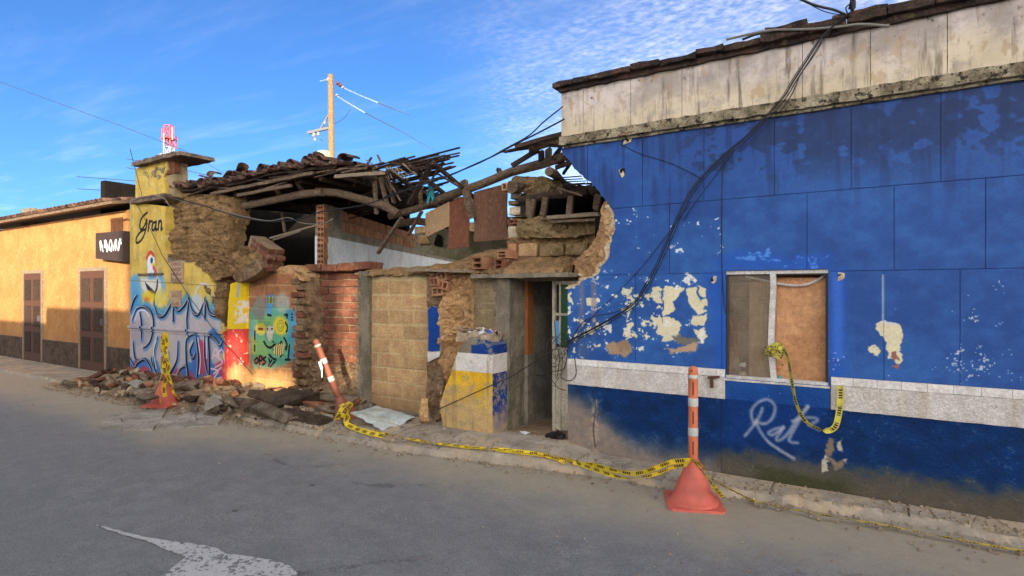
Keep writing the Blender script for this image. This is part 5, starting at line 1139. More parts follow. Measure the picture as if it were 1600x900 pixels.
# adobe mass
ad = thing('adobe_wall', 'thick exposed brown adobe wall between the yellow wall and the dark opening', 'wall', (-10, .1, 0))
aq = P2([(258, 304), (275, 300), (310, 302), (340, 304), (351, 308), (353, 330), (351, 360), (353, 380), (352, 405), (354, 425), (354, 450), (356, 480), (352, 514), (346, 502), (338, 480), (331, 456), (318, 440), (300, 412), (280, 404), (257, 402)], .05)
ob('earth_face', mass(ragged(aq, .015, .06, 3, True), lambda x, z: .10 + (-.10) * smoothf(z, 2.05, 1.7) + .10 * smoothf(z, 2.5, 3.4), .030, .06, .33, 3.2, 6, strata=.04), M['adobe'], ad)
ob('earth_ledge', mass(ragged(P2([(262, 398), (300, 392), (340, 396), (364, 400), (372, 412), (360, 430), (340, 440), (320, 424), (300, 408), (270, 404)], -.02), .012, .05, 4, True), lambda x, z: -.02, .03, .05, .25, 5, 14), M['adobe'], ad)
# pilaster
pl_ = thing('pilaster', 'narrow painted pilaster, yellow above and red below', 'pilaster', (X(368), 0, 0))
ob('shaft', prism(ragged(P2([(355, 612), (355, 515), (357, 470), (360, 444), (370, 440), (383, 446), (382, 514), (381, 612)], -.01), .008, .06, 3, True), -.01, .2), M['yellow'], pl_)
# mural wall
YD = .03
mu = thing('mural_wall', 'clay block wall with a green yellow-eyed creature sprayed on it', 'wall', (X(420, YD), YD, 0))
mp_ = P2([(382, 625), (382, 440), (395, 434), (420, 428), (445, 426), (462, 430), (462, 630)], YD); mp_[0] = (mp_[0][0], -.05); mp_[-1] = (mp_[-1][0], -.05)
ob('mortar', prism(mp_, YD + .006, YD + .2), M['mural_mortar'], mu); courses(mu, mp_, YD, .39, .19, .1, .02, M['mural_block'], seed=3, jy=.003)
ob('clay_crown', mass(ragged(P2([(385, 442), (392, 432), (410, 424), (430, 420), (450, 414), (468, 418), (476, 428), (474, 440), (460, 436), (430, 434), (400, 440)], .05), .012, .05, 3, True), lambda x, z: .06, .028, .04, .3, 6, 12), M['adobe_tan'], mu)
# toothed broken end + red brick wall
st_ = thing('broken_wall_end', 'rough toothed wall end of broken brick and clay lumps beside the mural', 'wall', (X(475, .1), .1, 0))
ob('core', mass(ragged(P2([(461, 632), (462, 430), (475, 422), (486, 425), (489, 470), (492, 520), (494, 560), (500, 600), (505, 640)], .18), .03, .07, 13, True), lambda x, z: .16, .03, .09, .4, 5, 22), M['stub'], st_)
z_ = .12; i = 0
rb = random.Random(5)
while z_ < 2.0:
    a = X(463 + rb.uniform(-1, 1), .1); L = rb.uniform(.12, .30)
    inst('brick', chbox(L, .2, rb.uniform(.075, .1), .01, 200 + i, .008, M['red_brick' if i % 3 == 0 else 'stub'], 'brick'), st_, (a + L / 2, .12 + rb.uniform(-.02, .03), z_), (rb.uniform(-.06, .06), rb.uniform(-.05, .05), rb.uniform(-.15, .15)))
    if rb.random() < .75: inst('brick', chbox(rb.uniform(.12, .22), .16, rb.uniform(.05, .09), .014, 300 + i, .012, M['stub'], 'brick'), st_, (X(480, .15) + rb.uniform(-.08, .08), .14 + rb.uniform(-.03, .05), z_ + rb.uniform(-.03, .03)), (rb.uniform(-.3, .3), rb.uniform(-.3, .3), rb.uniform(-.4, .4)))
    z_ += .105; i += 1
YF = .35
rw = thing('red_brick_wall', 'recessed wall of rough red bricks between the broken wall end and the concrete post', 'wall', (X(525, YF), YF, 0))
fq = P2([(478, 640), (482, 416), (575, 416), (575, 640)], YF); fq = [(fq[0][0], -.05), fq[1], fq[2], (fq[3][0], -.05)]
ob('mortar', prism(fq, YF + .024, YF + .2), M['red_mortar'], rw); courses(rw, fq, YF, .335, .116, .14, .018, M['red_brick'], seed=7, jy=.012, z0=.42)
for i, a in enumerate((484, 509, 534, 559)): inst('brick', chbox(.34, .3, .12, .012, 400 + i, .01, M['red_brick'], 'brick'), rw, (X(a + 8, .25), .35, pt(500, 419, .2).z + rb.uniform(-.01, .01)), (rb.uniform(-.03, .03), rb.uniform(-.03, .03), rb.uniform(-.06, .06)))
ob('rubble_foot', mass(ragged(P2([(484, 650), (486, 575), (500, 568), (520, 572), (540, 566), (560, 572), (572, 580), (575, 650)], YF - .05), .03, .07, 14, True), lambda x, z: YF - .05 - .25 * smoothf(z, .5, 0), .03, .09, .3, 5, 31), M['stub'], rw)
# concrete post
cp = thing('concrete_post', 'mossy concrete post between the red bricks and the clay block wall', 'post', (X(567, .08), .08, 0))
ob('shaft', bumpy_bar(X(562, .08), X(575, .08), .06, .3, -.05, pt(567, 424, .08).z, 10, 3, .0), M['concrete'], cp)
ob('broken_edge', mass(ragged([(X(559, .08), .0), (X(558, .08), .6), (X(561, .08), 1.2), (X(560, .08), 1.9), (X(565, .08), 1.95), (X(564, .08), .0)], .012, .05, 5, True), lambda x, z: .065, .02, .02, .2, 6, 3), M['concrete'], cp)
# clay block wall
YH = .15
hw = thing('clay_block_wall', 'pale wall of large clay blocks filling a former opening', 'wall', (X(620, YH), YH, 0))
hq = [(X(574, YH), -.05), (X(574, YH), pt(574, 429, YH).z), (X(669, YH), pt(669, 428, YH).z), (X(669, YH), -.05)]
ob('mortar', prism(hq, YH + .005, YH + .2), M['block_mortar'], hw); courses(hw, hq, YH, .465, .205, .12, .02, M['clay_block'], seed=12, jy=.004, z0=.06)
# strip with blue paint + eroded adobe
ja = thing('eroded_jamb', 'eroded clay pier with a worn blue and white painted strip', 'wall', (X(700, .1), .1, 0))
jq = P2([(666, 660), (668, 430), (676, 426), (690, 424), (690, 500), (688, 560), (684, 640), (686, 665)], .05)
ob('painted_strip', mass(ragged(P2([(667, 566), (668, 484), (674, 478), (682, 480), (688, 490), (688, 556)], .05), .006, .04, 3, True), lambda x, z: .05, .02, .008, .15, 5, 2), M['pier'], ja)
ob('brown_foot', mass(ragged(P2([(666, 665), (667, 566), (688, 556), (692, 600), (690, 665)], .08), .01, .05, 4, True), lambda x, z: .08 - .05 * smoothf(z, .3, 0), .025, .03, .2, 6, 3), M['stub'], ja)
for (a, b) in ((690, 432), (678, 440), (683, 455), (690, 445)): p = pt(a, b, .05); inst('hollow_brick', HB2, ja, (p.x, .05, p.z - .06), (rb.uniform(-.1, .1), rb.uniform(-.2, .2), rb.uniform(-.5, .1)), (.8, .6, 1))
ob('strip_back', mass(P2([(668, 486), (668, 428), (692, 426), (692, 486)], .12), lambda x, z: .12, .025, .03, .2, 6, 5), M['stub'], ja)
ob('clay_face', mass(ragged(P2([(690, 665), (688, 600), (688, 480), (692, 432), (705, 427), (737, 432), (738, 470), (737, 520), (738, 665)], .08), .012, .05, 5, True), lambda x, z: .08 + .12 * math.sin((x - X(690, .1)) / (X(738, .1) - X(690, .1)) * 3.1), .026, .06, .3, 4.5, 7, strata=.02), M['adobe_tan'], ja)
o = ob('dirt_lump', xf(rock_geo(.14, .14, .36, 8, 16, .02, 2), tuple(gp(664, 658, .12) + Vector((0, 0, .14)))), M['adobe_tan']); tag(o, 'small upright clay lump at the foot of the clay block wall corner', 'rubble')
# grey brick wall above the low pier
YK = .12
gw = thing('grey_brick_wall', 'small grey brick wall panel left of the doorway', 'wall', (X(765, YK), YK, 0))
kq = [(X(737, YK), -.05), (X(737, YK), pt(737, 433, YK).z), (X(791, YK), pt(791, 433, YK).z), (-3.70, -.05)]
ob('mortar', prism(kq, YK + .006, YK + .2), M['grey_mortar'], gw); courses(gw, kq, YK, .22, .088, .08, .014, M['grey_brick'], seed=15, jy=.004, z0=.9, ch=.004)
# low pier with yellow / white / blue paint
YQ = -.2; XQ = X(770, YQ)
pr = thing('painted_pier', 'low broken pier painted yellow, white and blue with litter on top', 'pier', (XQ - .3, 0, 0))
pq = P2([(770, 690), (770, 545), (768, 537), (758, 531), (746, 529), (732, 532), (722, 538), (716, 550), (712, 562), (702, 590), (694, 612), (687, 632), (688, 655), (694, 690)], YQ)
pqr = ragged(pq[1:12], .008, .05, 4) + [(pq[-1][0], -.02), (pq[0][0], -.02)]
ob('front', mass(pqr, lambda x, z: YQ, .02, .006, .30, 6, 3), M['pier'], pr)
xq = XQ; ztop = pq[2][1]
for nm, a, b, m_ in (('blue_return', PZ1 + .001, ztop - .02, 'blue_s'), ('white_return', PZ2 + .001, PZ1 - .001, 'white_band'), ('blue_base_return', -.02, PZ2 - .001, 'blue_s2')):
    if m_ not in M: M[m_] = earth(m_ == 'blue_s' and 'worn_blue_return' or 'peeling_blue_return', (28, 66, 140), (22, 50, 112), (140, 128, 112), scale=6, thr3=.56 if m_ == 'blue_s' else .46, bstr=.5, bdist=.01, dirt=((178, 152, 120), .25, .2, .7))
    ob(nm, box(xq - .002, xq + .006, YQ - .003, YK + .001, a, b), M[m_], pr)
ob('return_wall', box(xq - .18, xq - .0025, YQ + .01, YK + .1, -.02, ztop - .03), M['stub'], pr)
# litter heap on the pier
ph = pt(746, 527, -.1)
hp = ob('debris_heap', xf(rock_geo(.62, .26, .16, 4, 22, .02, 2), (ph.x, -.06, ph.z + .0)), M['debris']); tag(hp, 'mound of broken plaster bits on top of the painted pier', 'rubble', kind='stuff')
for i in range(26):
    p = Vector((ph.x + rb.uniform(-.27, .25), -.08 + rb.uniform(-.1, .1), ph.z + .06 + rb.uniform(0, .05))); s = rb.uniform(.03, .09)
    o = ob('plaster_shard', xf(rock_geo(s * 1.5, s, s * .35, 60 + i, 9), tuple(p), (rb.uniform(-.5, .5), rb.uniform(-.5, .5), rb.uniform(0, 3))), M[('debris', 'paper', 'hollow', 'rubble')[i % 4]]); tag(o, 'small plaster or brick shard lying on the litter topped pier', 'rubble', 'shards on the painted pier')
for nm, m_, a, b, s, lb in (('wrapper', 'blue_wrap', 763, 521, .09, 'crumpled blue wrapper on top of the painted pier'), ('wrapper', 'paper', 752, 521, .10, 'white crumpled paper on top of the painted pier'), ('bottle', 'black_bag', 776, 524, .05, 'small black bottle standing on the painted pier')):
    p = pt(a, b, -.1); o = ob(nm, xf(rock_geo(s, s * .6, s * (1.3 if nm == 'bottle' else .6), a, 14, .006, 1), tuple(p + Vector((0, 0, .02)))), M[m_]); tag(o, lb, 'bottle' if nm == 'bottle' else 'litter')

# ================================================================== DOORWAY
dw = thing('doorway', 'dark open doorway between the painted pier and the blue wall', 'doorway', (-3.3, .3, 0))
XJ = -3.70; zt_ = pt(800, 434).z
ob('plaster_jamb', mass([(0, 0), (.36, 0), (.36, zt_), (0, zt_)], lambda x, z: 0, .03, .01, .2, 5, 3), M['concrete'], dw)
jo = dw.children[0]; me = jo.data
for v_ in me.vertices:      # turn the sheet to face +x
    c = v_.co + jo.location + dw.location; v_.co = Vector((XJ - c.y, YK - .02 + c.x, c.z))
jo.location = -dw.location
ob('wood_jamb', box(XJ - .02, XJ + .05, .46, .60, .06, zt_), M['jamb_wood'], dw); ob('wood_jamb', box(XJ - .02, XJ + .012, .60, .66, .06, zt_), M['grey_timber'], dw)
ob('concrete_foot', box(XJ - .02, XJ + .052, .455, .602, 0, .95), M['grey_plaster'], dw)
ob('frame_head', box(XJ, XD, .45, .53, zt_ - .035, zt_ + .02), M['grey_timber'], dw)
ob('corridor_wall', box(XJ - .14, XJ + .03, .66, 4.2, -.1, 2.6), M['grey_plaster'], dw); ob('corridor_wall', box(XD + .22, XD + .36, .25, 4.2, -.1, 2.6), M['painted_shade'], dw)
ob('corridor_back', box(XJ - .1, XD + .3, 4.2, 4.3, -.1, 2.6), M['painted_shade'], dw); ob('ceiling', box(XJ - .2, XD + .4, .34, 4.3, zt_ + .05, zt_ + .15), M['painted_shade'], dw); ob('threshold', mass([(0, 0), (1.1, 0), (1.1, 1.1), (0, 1.1)], lambda x, z: 0, .05, .03, .1, 4, 3), M['dirt'], dw)
to = [c for c in dw.children if c.name.startswith('threshold')][0]
for v_ in to.data.vertices:
    c = v_.co + to.location + dw.location; v_.co = Vector((XJ - .1 + c.x, -.02 + c.z * 3.8, .07 - c.y * .6))
to.location = -dw.location
YDR = .34
dl = ob('door', join(box(X(864, YDR), X(869, YDR), YDR - .02, YDR + .02, .08, zt_ - .04), box(X(875, YDR), X(877.5, YDR), YDR - .025, YDR + .015, .08, zt_ - .04), box(X(889, YDR), XD + .05, YDR - .02, YDR + .02, .08, zt_ - .04), box(X(864, YDR), XD + .05, YDR - .018, YDR + .018, 1.46, 1.49), box(X(864, YDR), XD + .05, YDR - .018, YDR + .018, zt_ - .08, zt_ - .04)), M['door_metal'], dw)
ob('lower_panel', box(X(868, YDR), XD + .04, YDR - .008, YDR + .008, .10, 1.08), M['door_metal'], dl)
M['green_glass'] = plain('green_ribbed_glass', (44, 84, 52), .3); M['sky_blue_paint'] = plain('light_blue_paint', (90, 160, 214), .6)
ob('glass_panel', box(X(876, YDR), XD + .04, YDR - .005, YDR + .005, 1.09, zt_ - .08), M['green_glass'], dl); ob('blue_patch', box(X(869, YDR), X(875, YDR), YDR - .014, YDR - .005, 1.12, 1.4), M['sky_blue_paint'], dl)
o = ob('bag', xf(rock_geo(.26, .2, .14, 9, 20, .03, 2), tuple(gp(872, 690, .03) + Vector((0, 0, .05)))), M['black_bag']); tag(o, 'crumpled black plastic bag on the threshold by the blue wall', 'bag')
o = ob('paper_scrap', xf(rock_geo(.14, .08, .03, 12, 12, .01, 1), tuple(gp(820, 678, .08) + Vector((0, 0, .015)))), M['paper']); tag(o, 'white paper scrap lying before the doorway', 'litter')

# ================================================================== TILTED WALL CHUNK
rb_ = random.Random(8)
tc_ = thing('fallen_wall_chunk', 'tilted slab of adobe with a stack of red bricks on its upper end', 'rubble', tuple(pt(395, 405, -.05)))
ob('adobe_slab', mass(ragged(P2([(354, 408), (366, 398), (384, 384), (394, 388), (406, 398), (411, 404), (412, 418), (398, 430), (376, 442), (366, 440), (358, 428)], -.2), .01, .05, 3, True), lambda x, z: -.2 - .12 * (z - 2.2), .024, .04, .34, 5, 41), M['adobe'], tc_)
ob('broken_face', mass(ragged(P2([(372, 442), (366, 436), (372, 424), (398, 408), (410, 404), (412, 418), (398, 431)], -.25), .006, .05, 4, True), lambda x, z: -.25, .024, .015, .08, 7, 42), M['stub'], tc_)
ua = R(25); U_ = Vector((math.cos(ua), 0, -math.sin(ua))); V_ = Vector((-math.sin(ua), 0, -math.cos(ua)))
o0 = pt(396, 371, -.12)
for a in range(3):
    for b in range(4):
        for c in range(2):
            L_ = rb_.uniform(.155, .18); inst('brick', chbox(L_, .14, .078, .009, a * 4 + b, .006, M['red_brick'], 'brick'), tc_, o0 + U_ * (.10 + a * .185 + (.06 if b % 2 else 0)) + V_ * (.02 + b * .09) + Vector((0, c * .16 + rb_.uniform(-.012, .012), 0)), (rb_.uniform(-.04, .04), ua + rb_.uniform(-.03, .03), rb_.uniform(-.05, .05)))
ob('mortar', xf(box(-.27, .27, .0, .26, -.36, .0), tuple(o0 + U_ * .28 + Vector((0, -.055, .03))), (0, ua, 0)), M['red_mortar'], tc_)

# ================================================================== ORANGE NEIGHBOUR
og = thing('orange_house', 'orange painted neighbouring house at the far left with a tiled roof', 'house', (-16, .1, 0))
ob('wall', prism([(-24, -.1), (XY0 - .02, -.1), (XY0 - .02, 3.45), (-24, 3.45)], .08, .35), M['orange_wall'], og)
for a, b, c, d in ((-15.3, -14.1, 0, 2.2), (-18.6, -17.5, 0, 2.2)):
    w_ = ob('door', box(a, b, .05, .09, c, d), M['shutter'], og); ob('frame', join(box(a - .08, a - .001, .04, .085, 0, d), box(b + .001, b + .08, .04, .085, 0, d), box(a - .08, b + .08, .04, .085, d, d + .08)), M['grey_timber'], w_)
    for k in range(3):
        for m2 in range(2): ob('door_panel', box(a + .1 + m2 * (b - a) / 2, a - .1 + (m2 + 1) * (b - a) / 2, .036, .05, .2 + k * .66, .72 + k * .66), M['dark_timber'], w_)
    ob('handle', box(b - .12, b - .09, .01, .05, 1.0, 1.14), M['steel'], w_)
ob('roof_vent', box(-20.6, -20.0, .6, 1.2, 3.5, 4.1), M['concrete'], og)
ob('window_grille', join(*[box(-13.7 + i * .07, -13.685 + i * .07, .0, .02, 2.4, 3.3) for i in range(8)] + [box(-13.8, -13.0, .022, .03, 2.4 + k * .28, 2.42 + k * .28) for k in range(4)]), M['rust'], og)
ob('plinth', box(-24, XY0 - .03, .055, .085, -.1, .55), M['rubble_dark'], og)
aw = ob('awning', prism([(-14.1, 2.45), (XY0 - .03, 2.35), (XY0 - .03, 2.98), (-14.1, 3.0)], -.12, .07), M['awning'], og)
for i in range(5): cx_ = X(203) - .14 - i * .2; ob('painted_scrawl', tube(smooth_pts([(cx_ + .07 * math.cos(a * 1.3 + i), -.128, 2.70 + .13 * math.sin(a * 1.7 + i * 2)) for a in range(6)], 5), .010, 4), M['paper'], aw)
ob('roof', ([(-24.2, -.35, 3.5), (XY0 - .05, -.35, 3.5), (XY0 - .05, 4, 4.3), (-24.2, 4, 4.3), (-24.2, -.35, 3.56), (XY0 - .05, -.35, 3.56), (XY0 - .05, 4, 4.36), (-24.2, 4, 4.36)], [(0, 3, 2, 1), (4, 5, 6, 7), (0, 1, 5, 4), (1, 2, 6, 5), (2, 3, 7, 6), (3, 0, 4, 7)]), M['timber'], og)
x_ = -21
while x_ < XY0 - .15:
    for r_ in range(2): inst('tile', TILE, og, (x_, -.2 + r_ * .34, 3.60 + r_ * .065), (.18, 0, rr.uniform(-.04, .04)), (1.1, 1, 1))
    x_ += .2

# ================================================================== RUBBLE
def front_y(x): return -.74 - .38 * smoothf(-x, 6.2, 8.0) - .04 * smoothf(-x, 8, 10) + .10 * mnoise.noise(Vector((x * 1.9, 4, 0)))
def heap_h(x, y):
    a = smoothf(x, -13.6, -12.6) * (1 - smoothf(x, -6.0, -5.4)); b = smoothf(y, front_y(x), front_y(x) + .75)
    return a * b * (.15 + .10 * mnoise.noise(Vector((x * 1.3, y * 1.3, 2))) + .05 * mnoise.noise(Vector((x * 4, y * 4, 2)))) + .05 * a * b
V, F = [], []
nx, ny = 180, 30
for i in range(nx + 1):
    for j in range(ny + 1):
        x_ = -13.8 + 8.5 * i / nx; y_ = -1.4 + 1.8 * j / ny; V.append(Vector((x_, y_, -.105 + .03 * smoothf(y_, front_y(x_) - .05, front_y(x_) + .1) + heap_h(x_, y_) * 1.1 + .02 * mnoise.noise(Vector((x_ * 11, y_ * 11, 2))))))
for i in range(nx):
    for j in range(ny): F.append((i * (ny + 1) + j, (i + 1) * (ny + 1) + j, (i + 1) * (ny + 1) + j + 1, i * (ny + 1) + j + 1))
tag(ob('rubble_heap', (V, F), M['dirt'], smooth=True), 'low heap of dirt and crushed masonry along the foot of the ruin', 'rubble', kind='stuff')
big = [ # px, py of the foot, width px, height px, depth m, material, label
 (216, 622, 38, 17, .35, 'rubble', 'grey broken slab at the far left end of the heap'), (222, 632, 28, 16, .3, 'rubble', 'dull boulder left of the draped cone'), (283, 616, 34, 18, .35, 'rubble', 'flat grey chunk right of the draped cone against the graffiti'),
 (318, 640, 26, 26, .3, 'cracked', 'light upright chunk in front of the graffiti wall'), (345, 638, 44, 18, .3, 'rubble', 'long grey chunk below the red pilaster'), (372, 643, 30, 26, .3, 'rubble_dark', 'dark angular chunk tilted on the heap edge'),
 (398, 630, 34, 18, .25, 'rubble_dark', 'dark flat chunk under the mural'), (398, 617, 16, 10, .15, 'red_brick', 'single red brick lying at the foot of the mural'), (442, 640, 60, 34, .5, 'rubble_dark', 'largest dark boulder in the middle of the heap'),
 (478, 640, 40, 18, .3, 'hollow', 'broken clay tile piece right of the largest dark boulder'), (418, 652, 62, 18, .3, 'rubble', 'long flat chunk along the front edge of the heap'), (505, 650, 28, 16, .25, 'rubble', 'grey chunk before the leaning post'),
 (292, 630, 22, 14, .2, 'rubble_dark', 'small dark chunk beside the draped cone base'), (210, 608, 26, 12, .3, 'cracked', 'pale slab piece leaning on the graffiti wall'), (470, 622, 40, 24, .3, 'rubble_dark', 'dark chunk at the foot of the broken wall end'),
 (530, 625, 34, 22, .3, 'rubble', 'brown chunk behind the leaning post'), (515, 608, 30, 20, .3, 'rubble_dark', 'rough lump at the foot of the red bricks')]
for i, (a, b, wp, hp_, dp, m_, lb) in enumerate(big):
    p = gp(a, b, .05); k = (EYE - .05) * FPX / (b - 455); sx, sz = wp * k / FPX / .62, hp_ * k / FPX
    sx = min(sx, sx)
    o = ob('rubble_chunk', xf(rock_geo(sx, dp, sz, 900 + i, 12 + i % 4, .012, 2), (p.x, p.y + dp * .3, .04 + sz * .42 + heap_h(p.x, p.y) * .3), (rr.uniform(-.15, .15), rr.uniform(-.12, .12), rr.uniform(-.2, .2))), M[m_]); tag(o, lb, 'rubble')
def kerbpiece(p, q, w_, h_, seed):
    V, F = plank(p, q, w_, h_, seed, up=(0, 0, 1), segs=8); V = [v_ + mnoise.noise_vector(v_ * 8) * .03 for v_ in V]; return V, F
o = ob('broken_kerb', kerbpiece(gp(444, 652, .0) + Vector((0, 0, .06)), gp(512, 672, -.05) + Vector((0, 0, .08)), .2, .14, 4), M['rubble_dark']); tag(o, 'long broken kerb stone lying at the front edge of the heap', 'rubble')
o = ob('loose_plank', plank(gp(478, 642, .0) + Vector((0, .1, .22)), gp(560, 652, .0) + Vector((0, .1, .20)), .16, .025, 4, up=(0, -.3, 1), segs=6), M['grey_timber']); tag(o, 'thin grey plank lying across the rubble behind the leaning post', 'plank')
# small stones one can still count
rs = random.Random(77); rocks = []
for i in range(8):
    for m_ in ('rubble', 'rubble_dark', 'debris'):
        v_, f_ = rock_geo(1, .8, .6, 500 + i, 11); me = bpy.data.meshes.new('stone'); me.from_pydata(v_, [], f_); me.materials.append(M[m_]); rocks.append(me)
for i in range(210):
    x_ = rs.uniform(-13.3, -5.6) if i < 170 else rs.uniform(-5.8, -4.7); y_ = rs.uniform(front_y(x_) - .04, 0.0) if i < 170 else rs.uniform(-.5, .05); s = rs.choice([.06, .08, .1, .13, .17, .22]) * (1 if i < 170 else .45)
    o = bpy.data.objects.new('stone', rs.choice(rocks)); COL.objects.link(o); o.location = (x_, y_, max(heap_h(x_, y_) - .07, zwalk(x_, y_) - .01) + s * .2); o.rotation_euler = (rs.uniform(-.5, .5), rs.uniform(-.5, .5), rs.uniform(0, 6)); o.scale = (s, s, s)
    if i < 170: tag(o, 'small broken stone lying loose in the rubble heap', 'rubble', 'loose stones in the heap')
    else: tag(o, 'little stone in front of the clay block wall', 'rubble', 'stones before the clay block wall')
frag = [chbox(L_, .12, .075, .008, 700 + k, .008, M[m_], 'broken_brick') for k, (L_, m_) in enumerate(((.2, 'red_brick'), (.12, 'red_brick'), (.16, 'hollow'), (.24, 'red_brick'), (.10, 'clay_block')))]
for i in range(64):
    x_ = rs.uniform(-12.9, -5.9); y_ = -.05 + (front_y(x_) + .1) * rs.random() ** 1.3
    if i % 4 == 3: me = TILE; sc_ = rs.uniform(.45, .8); nm, lb, gr_ = 'roof_tile', 'broken clay roof tile lying in the rubble heap', 'fallen roof tiles in the heap'
    else: me = rs.choice(frag); sc_ = rs.uniform(.8, 1.15); nm, lb, gr_ = 'broken_brick', 'broken brick lying loose in the rubble heap', 'broken bricks in the heap'
    o = bpy.data.objects.new(nm, me); COL.objects.link(o); o.location = (x_, y_, heap_h(x_, y_) - .03 + rs.uniform(0, .03)); o.rotation_euler = (rs.uniform(-.6, .6), rs.uniform(-.6, .6), rs.uniform(0, 6)); o.scale = (sc_, sc_ * (.6 if nm == 'roof_tile' else 1), sc_); tag(o, lb, 'brick' if nm == 'broken_brick' else 'roof tile', gr_)
for i in range(14):
    x_ = rs.uniform(-12.5, -6.2); y_ = rs.uniform(-.9, -.1); a = rs.uniform(0, 3.1); L_ = rs.uniform(.15, .45); z_ = heap_h(x_, y_) - .01
    o = ob('splintered_stick', plank((x_ - math.cos(a) * L_, y_ - math.sin(a) * L_ * .5, z_ + rs.uniform(0, .06)), (x_ + math.cos(a) * L_, y_ + math.sin(a) * L_ * .5, z_ + rs.uniform(.02, .14)), .035, .02, i, segs=3), M['grey_timber' if i % 2 else 'timber']); tag(o, 'splintered stick of roof timber lying on the rubble heap', 'stick', 'splintered sticks in the heap')
V, F = [], []
for i in range(5200):       # crumbs
    if i < 2600: x_ = rs.uniform(-13.4, -5.4); y_ = rs.uniform(front_y(x_) - .2, .05)
    elif i < 3900: x_ = rs.uniform(-13, 2.6); y_ = edge_y(x_) + rs.gauss(0, .10)
    elif i < 4700: x_ = rs.uniform(-6, 2.6); y_ = rs.uniform(-.9, -.02) * (rs.random() ** .5 if x_ > -2.9 else 1)
    else: x_ = rs.uniform(-13, 3); y_ = -1 - abs(rs.gauss(0, .8))
    s = rs.uniform(.006, .022) * (1.4 if i < 2600 else 1); s = s * .6 if i >= 4700 else s
    z_ = max(heap_h(x_, y_) - .07, zwalk(x_, y_) if y_ > edge_y(x_) else -.08)
    n0 = len(V); a = rs.uniform(0, 6)
    for dx, dy, dz in ((1, 0, 0), (-.5, .8, 0), (-.6, -.9, 0), (.1, .1, 1), (.5, -.6, .7)):
        V.append(Vector((x_ + s * (dx * math.cos(a) - dy * math.sin(a)), y_ + s * (dx * math.sin(a) + dy * math.cos(a)), z_ + s * dz * .9)))
    F += [(n0, n0 + 3, n0 + 1), (n0 + 1, n0 + 3, n0 + 2), (n0 + 2, n0 + 3, n0 + 4), (n0, n0 + 4, n0 + 3), (n0, n0 + 2, n0 + 4)]
tag(ob('gravel', (V, F), M['debris']), 'scattered crumbs of brick and plaster over heap, pavement and road edge', 'gravel', kind='stuff')
# sheet metal on a slab
c4 = [gp(a, b, z) for a, b, z in ((548, 645, .22), (590, 634, .22), (648, 652, .16), (600, 672, .05))]
V, F = [], []; n_ = 8
for i in range(n_ + 1):
    for j in range(n_ + 1):
        s_, t_ = i / n_, j / n_; p = c4[0] * (1 - s_) * (1 - t_) + c4[1] * s_ * (1 - t_) + c4[2] * s_ * t_ + c4[3] * (1 - s_) * t_
        V.append(p + Vector((0, 0, .02 * math.sin(s_ * 9) * t_ + .02 * mnoise.noise(Vector((s_ * 4, t_ * 4, 0))))) + (Vector((rs.uniform(-.02, .02), rs.uniform(-.02, .02), 0)) if i in (0, n_) or j in (0, n_) else Vector()))
nv = len(V); V += [v_ - Vector((0, 0, .012)) for v_ in V]
for i in range(n_):
    for j in range(n_): a = i * (n_ + 1) + j; b = a + n_ + 1; F += [(a, b, b + 1, a + 1), (a + nv, a + 1 + nv, b + 1 + nv, b + nv)]
for i in range(n_):
    a, b = i * (n_ + 1), (i + 1) * (n_ + 1); F += [(a, a + nv, b + nv, b), (a + n_, b + n_, b + n_ + nv, a + n_ + nv), (i, i + 1, i + 1 + nv, i + nv), (n_ * (n_ + 1) + i, n_ * (n_ + 1) + i + nv, n_ * (n_ + 1) + i + 1 + nv, n_ * (n_ + 1) + i + 1)]
tag(ob('metal_sheet', (V, F), M['sheet_metal']), 'pale bent metal sheet lying on the broken slab beside the leaning post', 'sheet')
o = ob('rubble_chunk', xf(rock_geo(1.15, .42, .12, 88, 24, .02, 2), tuple(gp(578, 668, .0) + Vector((.0, .16, .06))), (.1, .12, R(-24))), M['rubble']); tag(o, 'flat broken concrete slab under the metal sheet', 'rubble')
o = ob('rubble_chunk', xf(rock_geo(.5, .4, .12, 89, 24, .02, 1), tuple(gp(620, 655, .05) + Vector((.05, .1, .03))), (.05, .1, 1.2)), M['concrete']); tag(o, 'second grey sheet piece poking out behind the pale metal sheet', 'rubble')

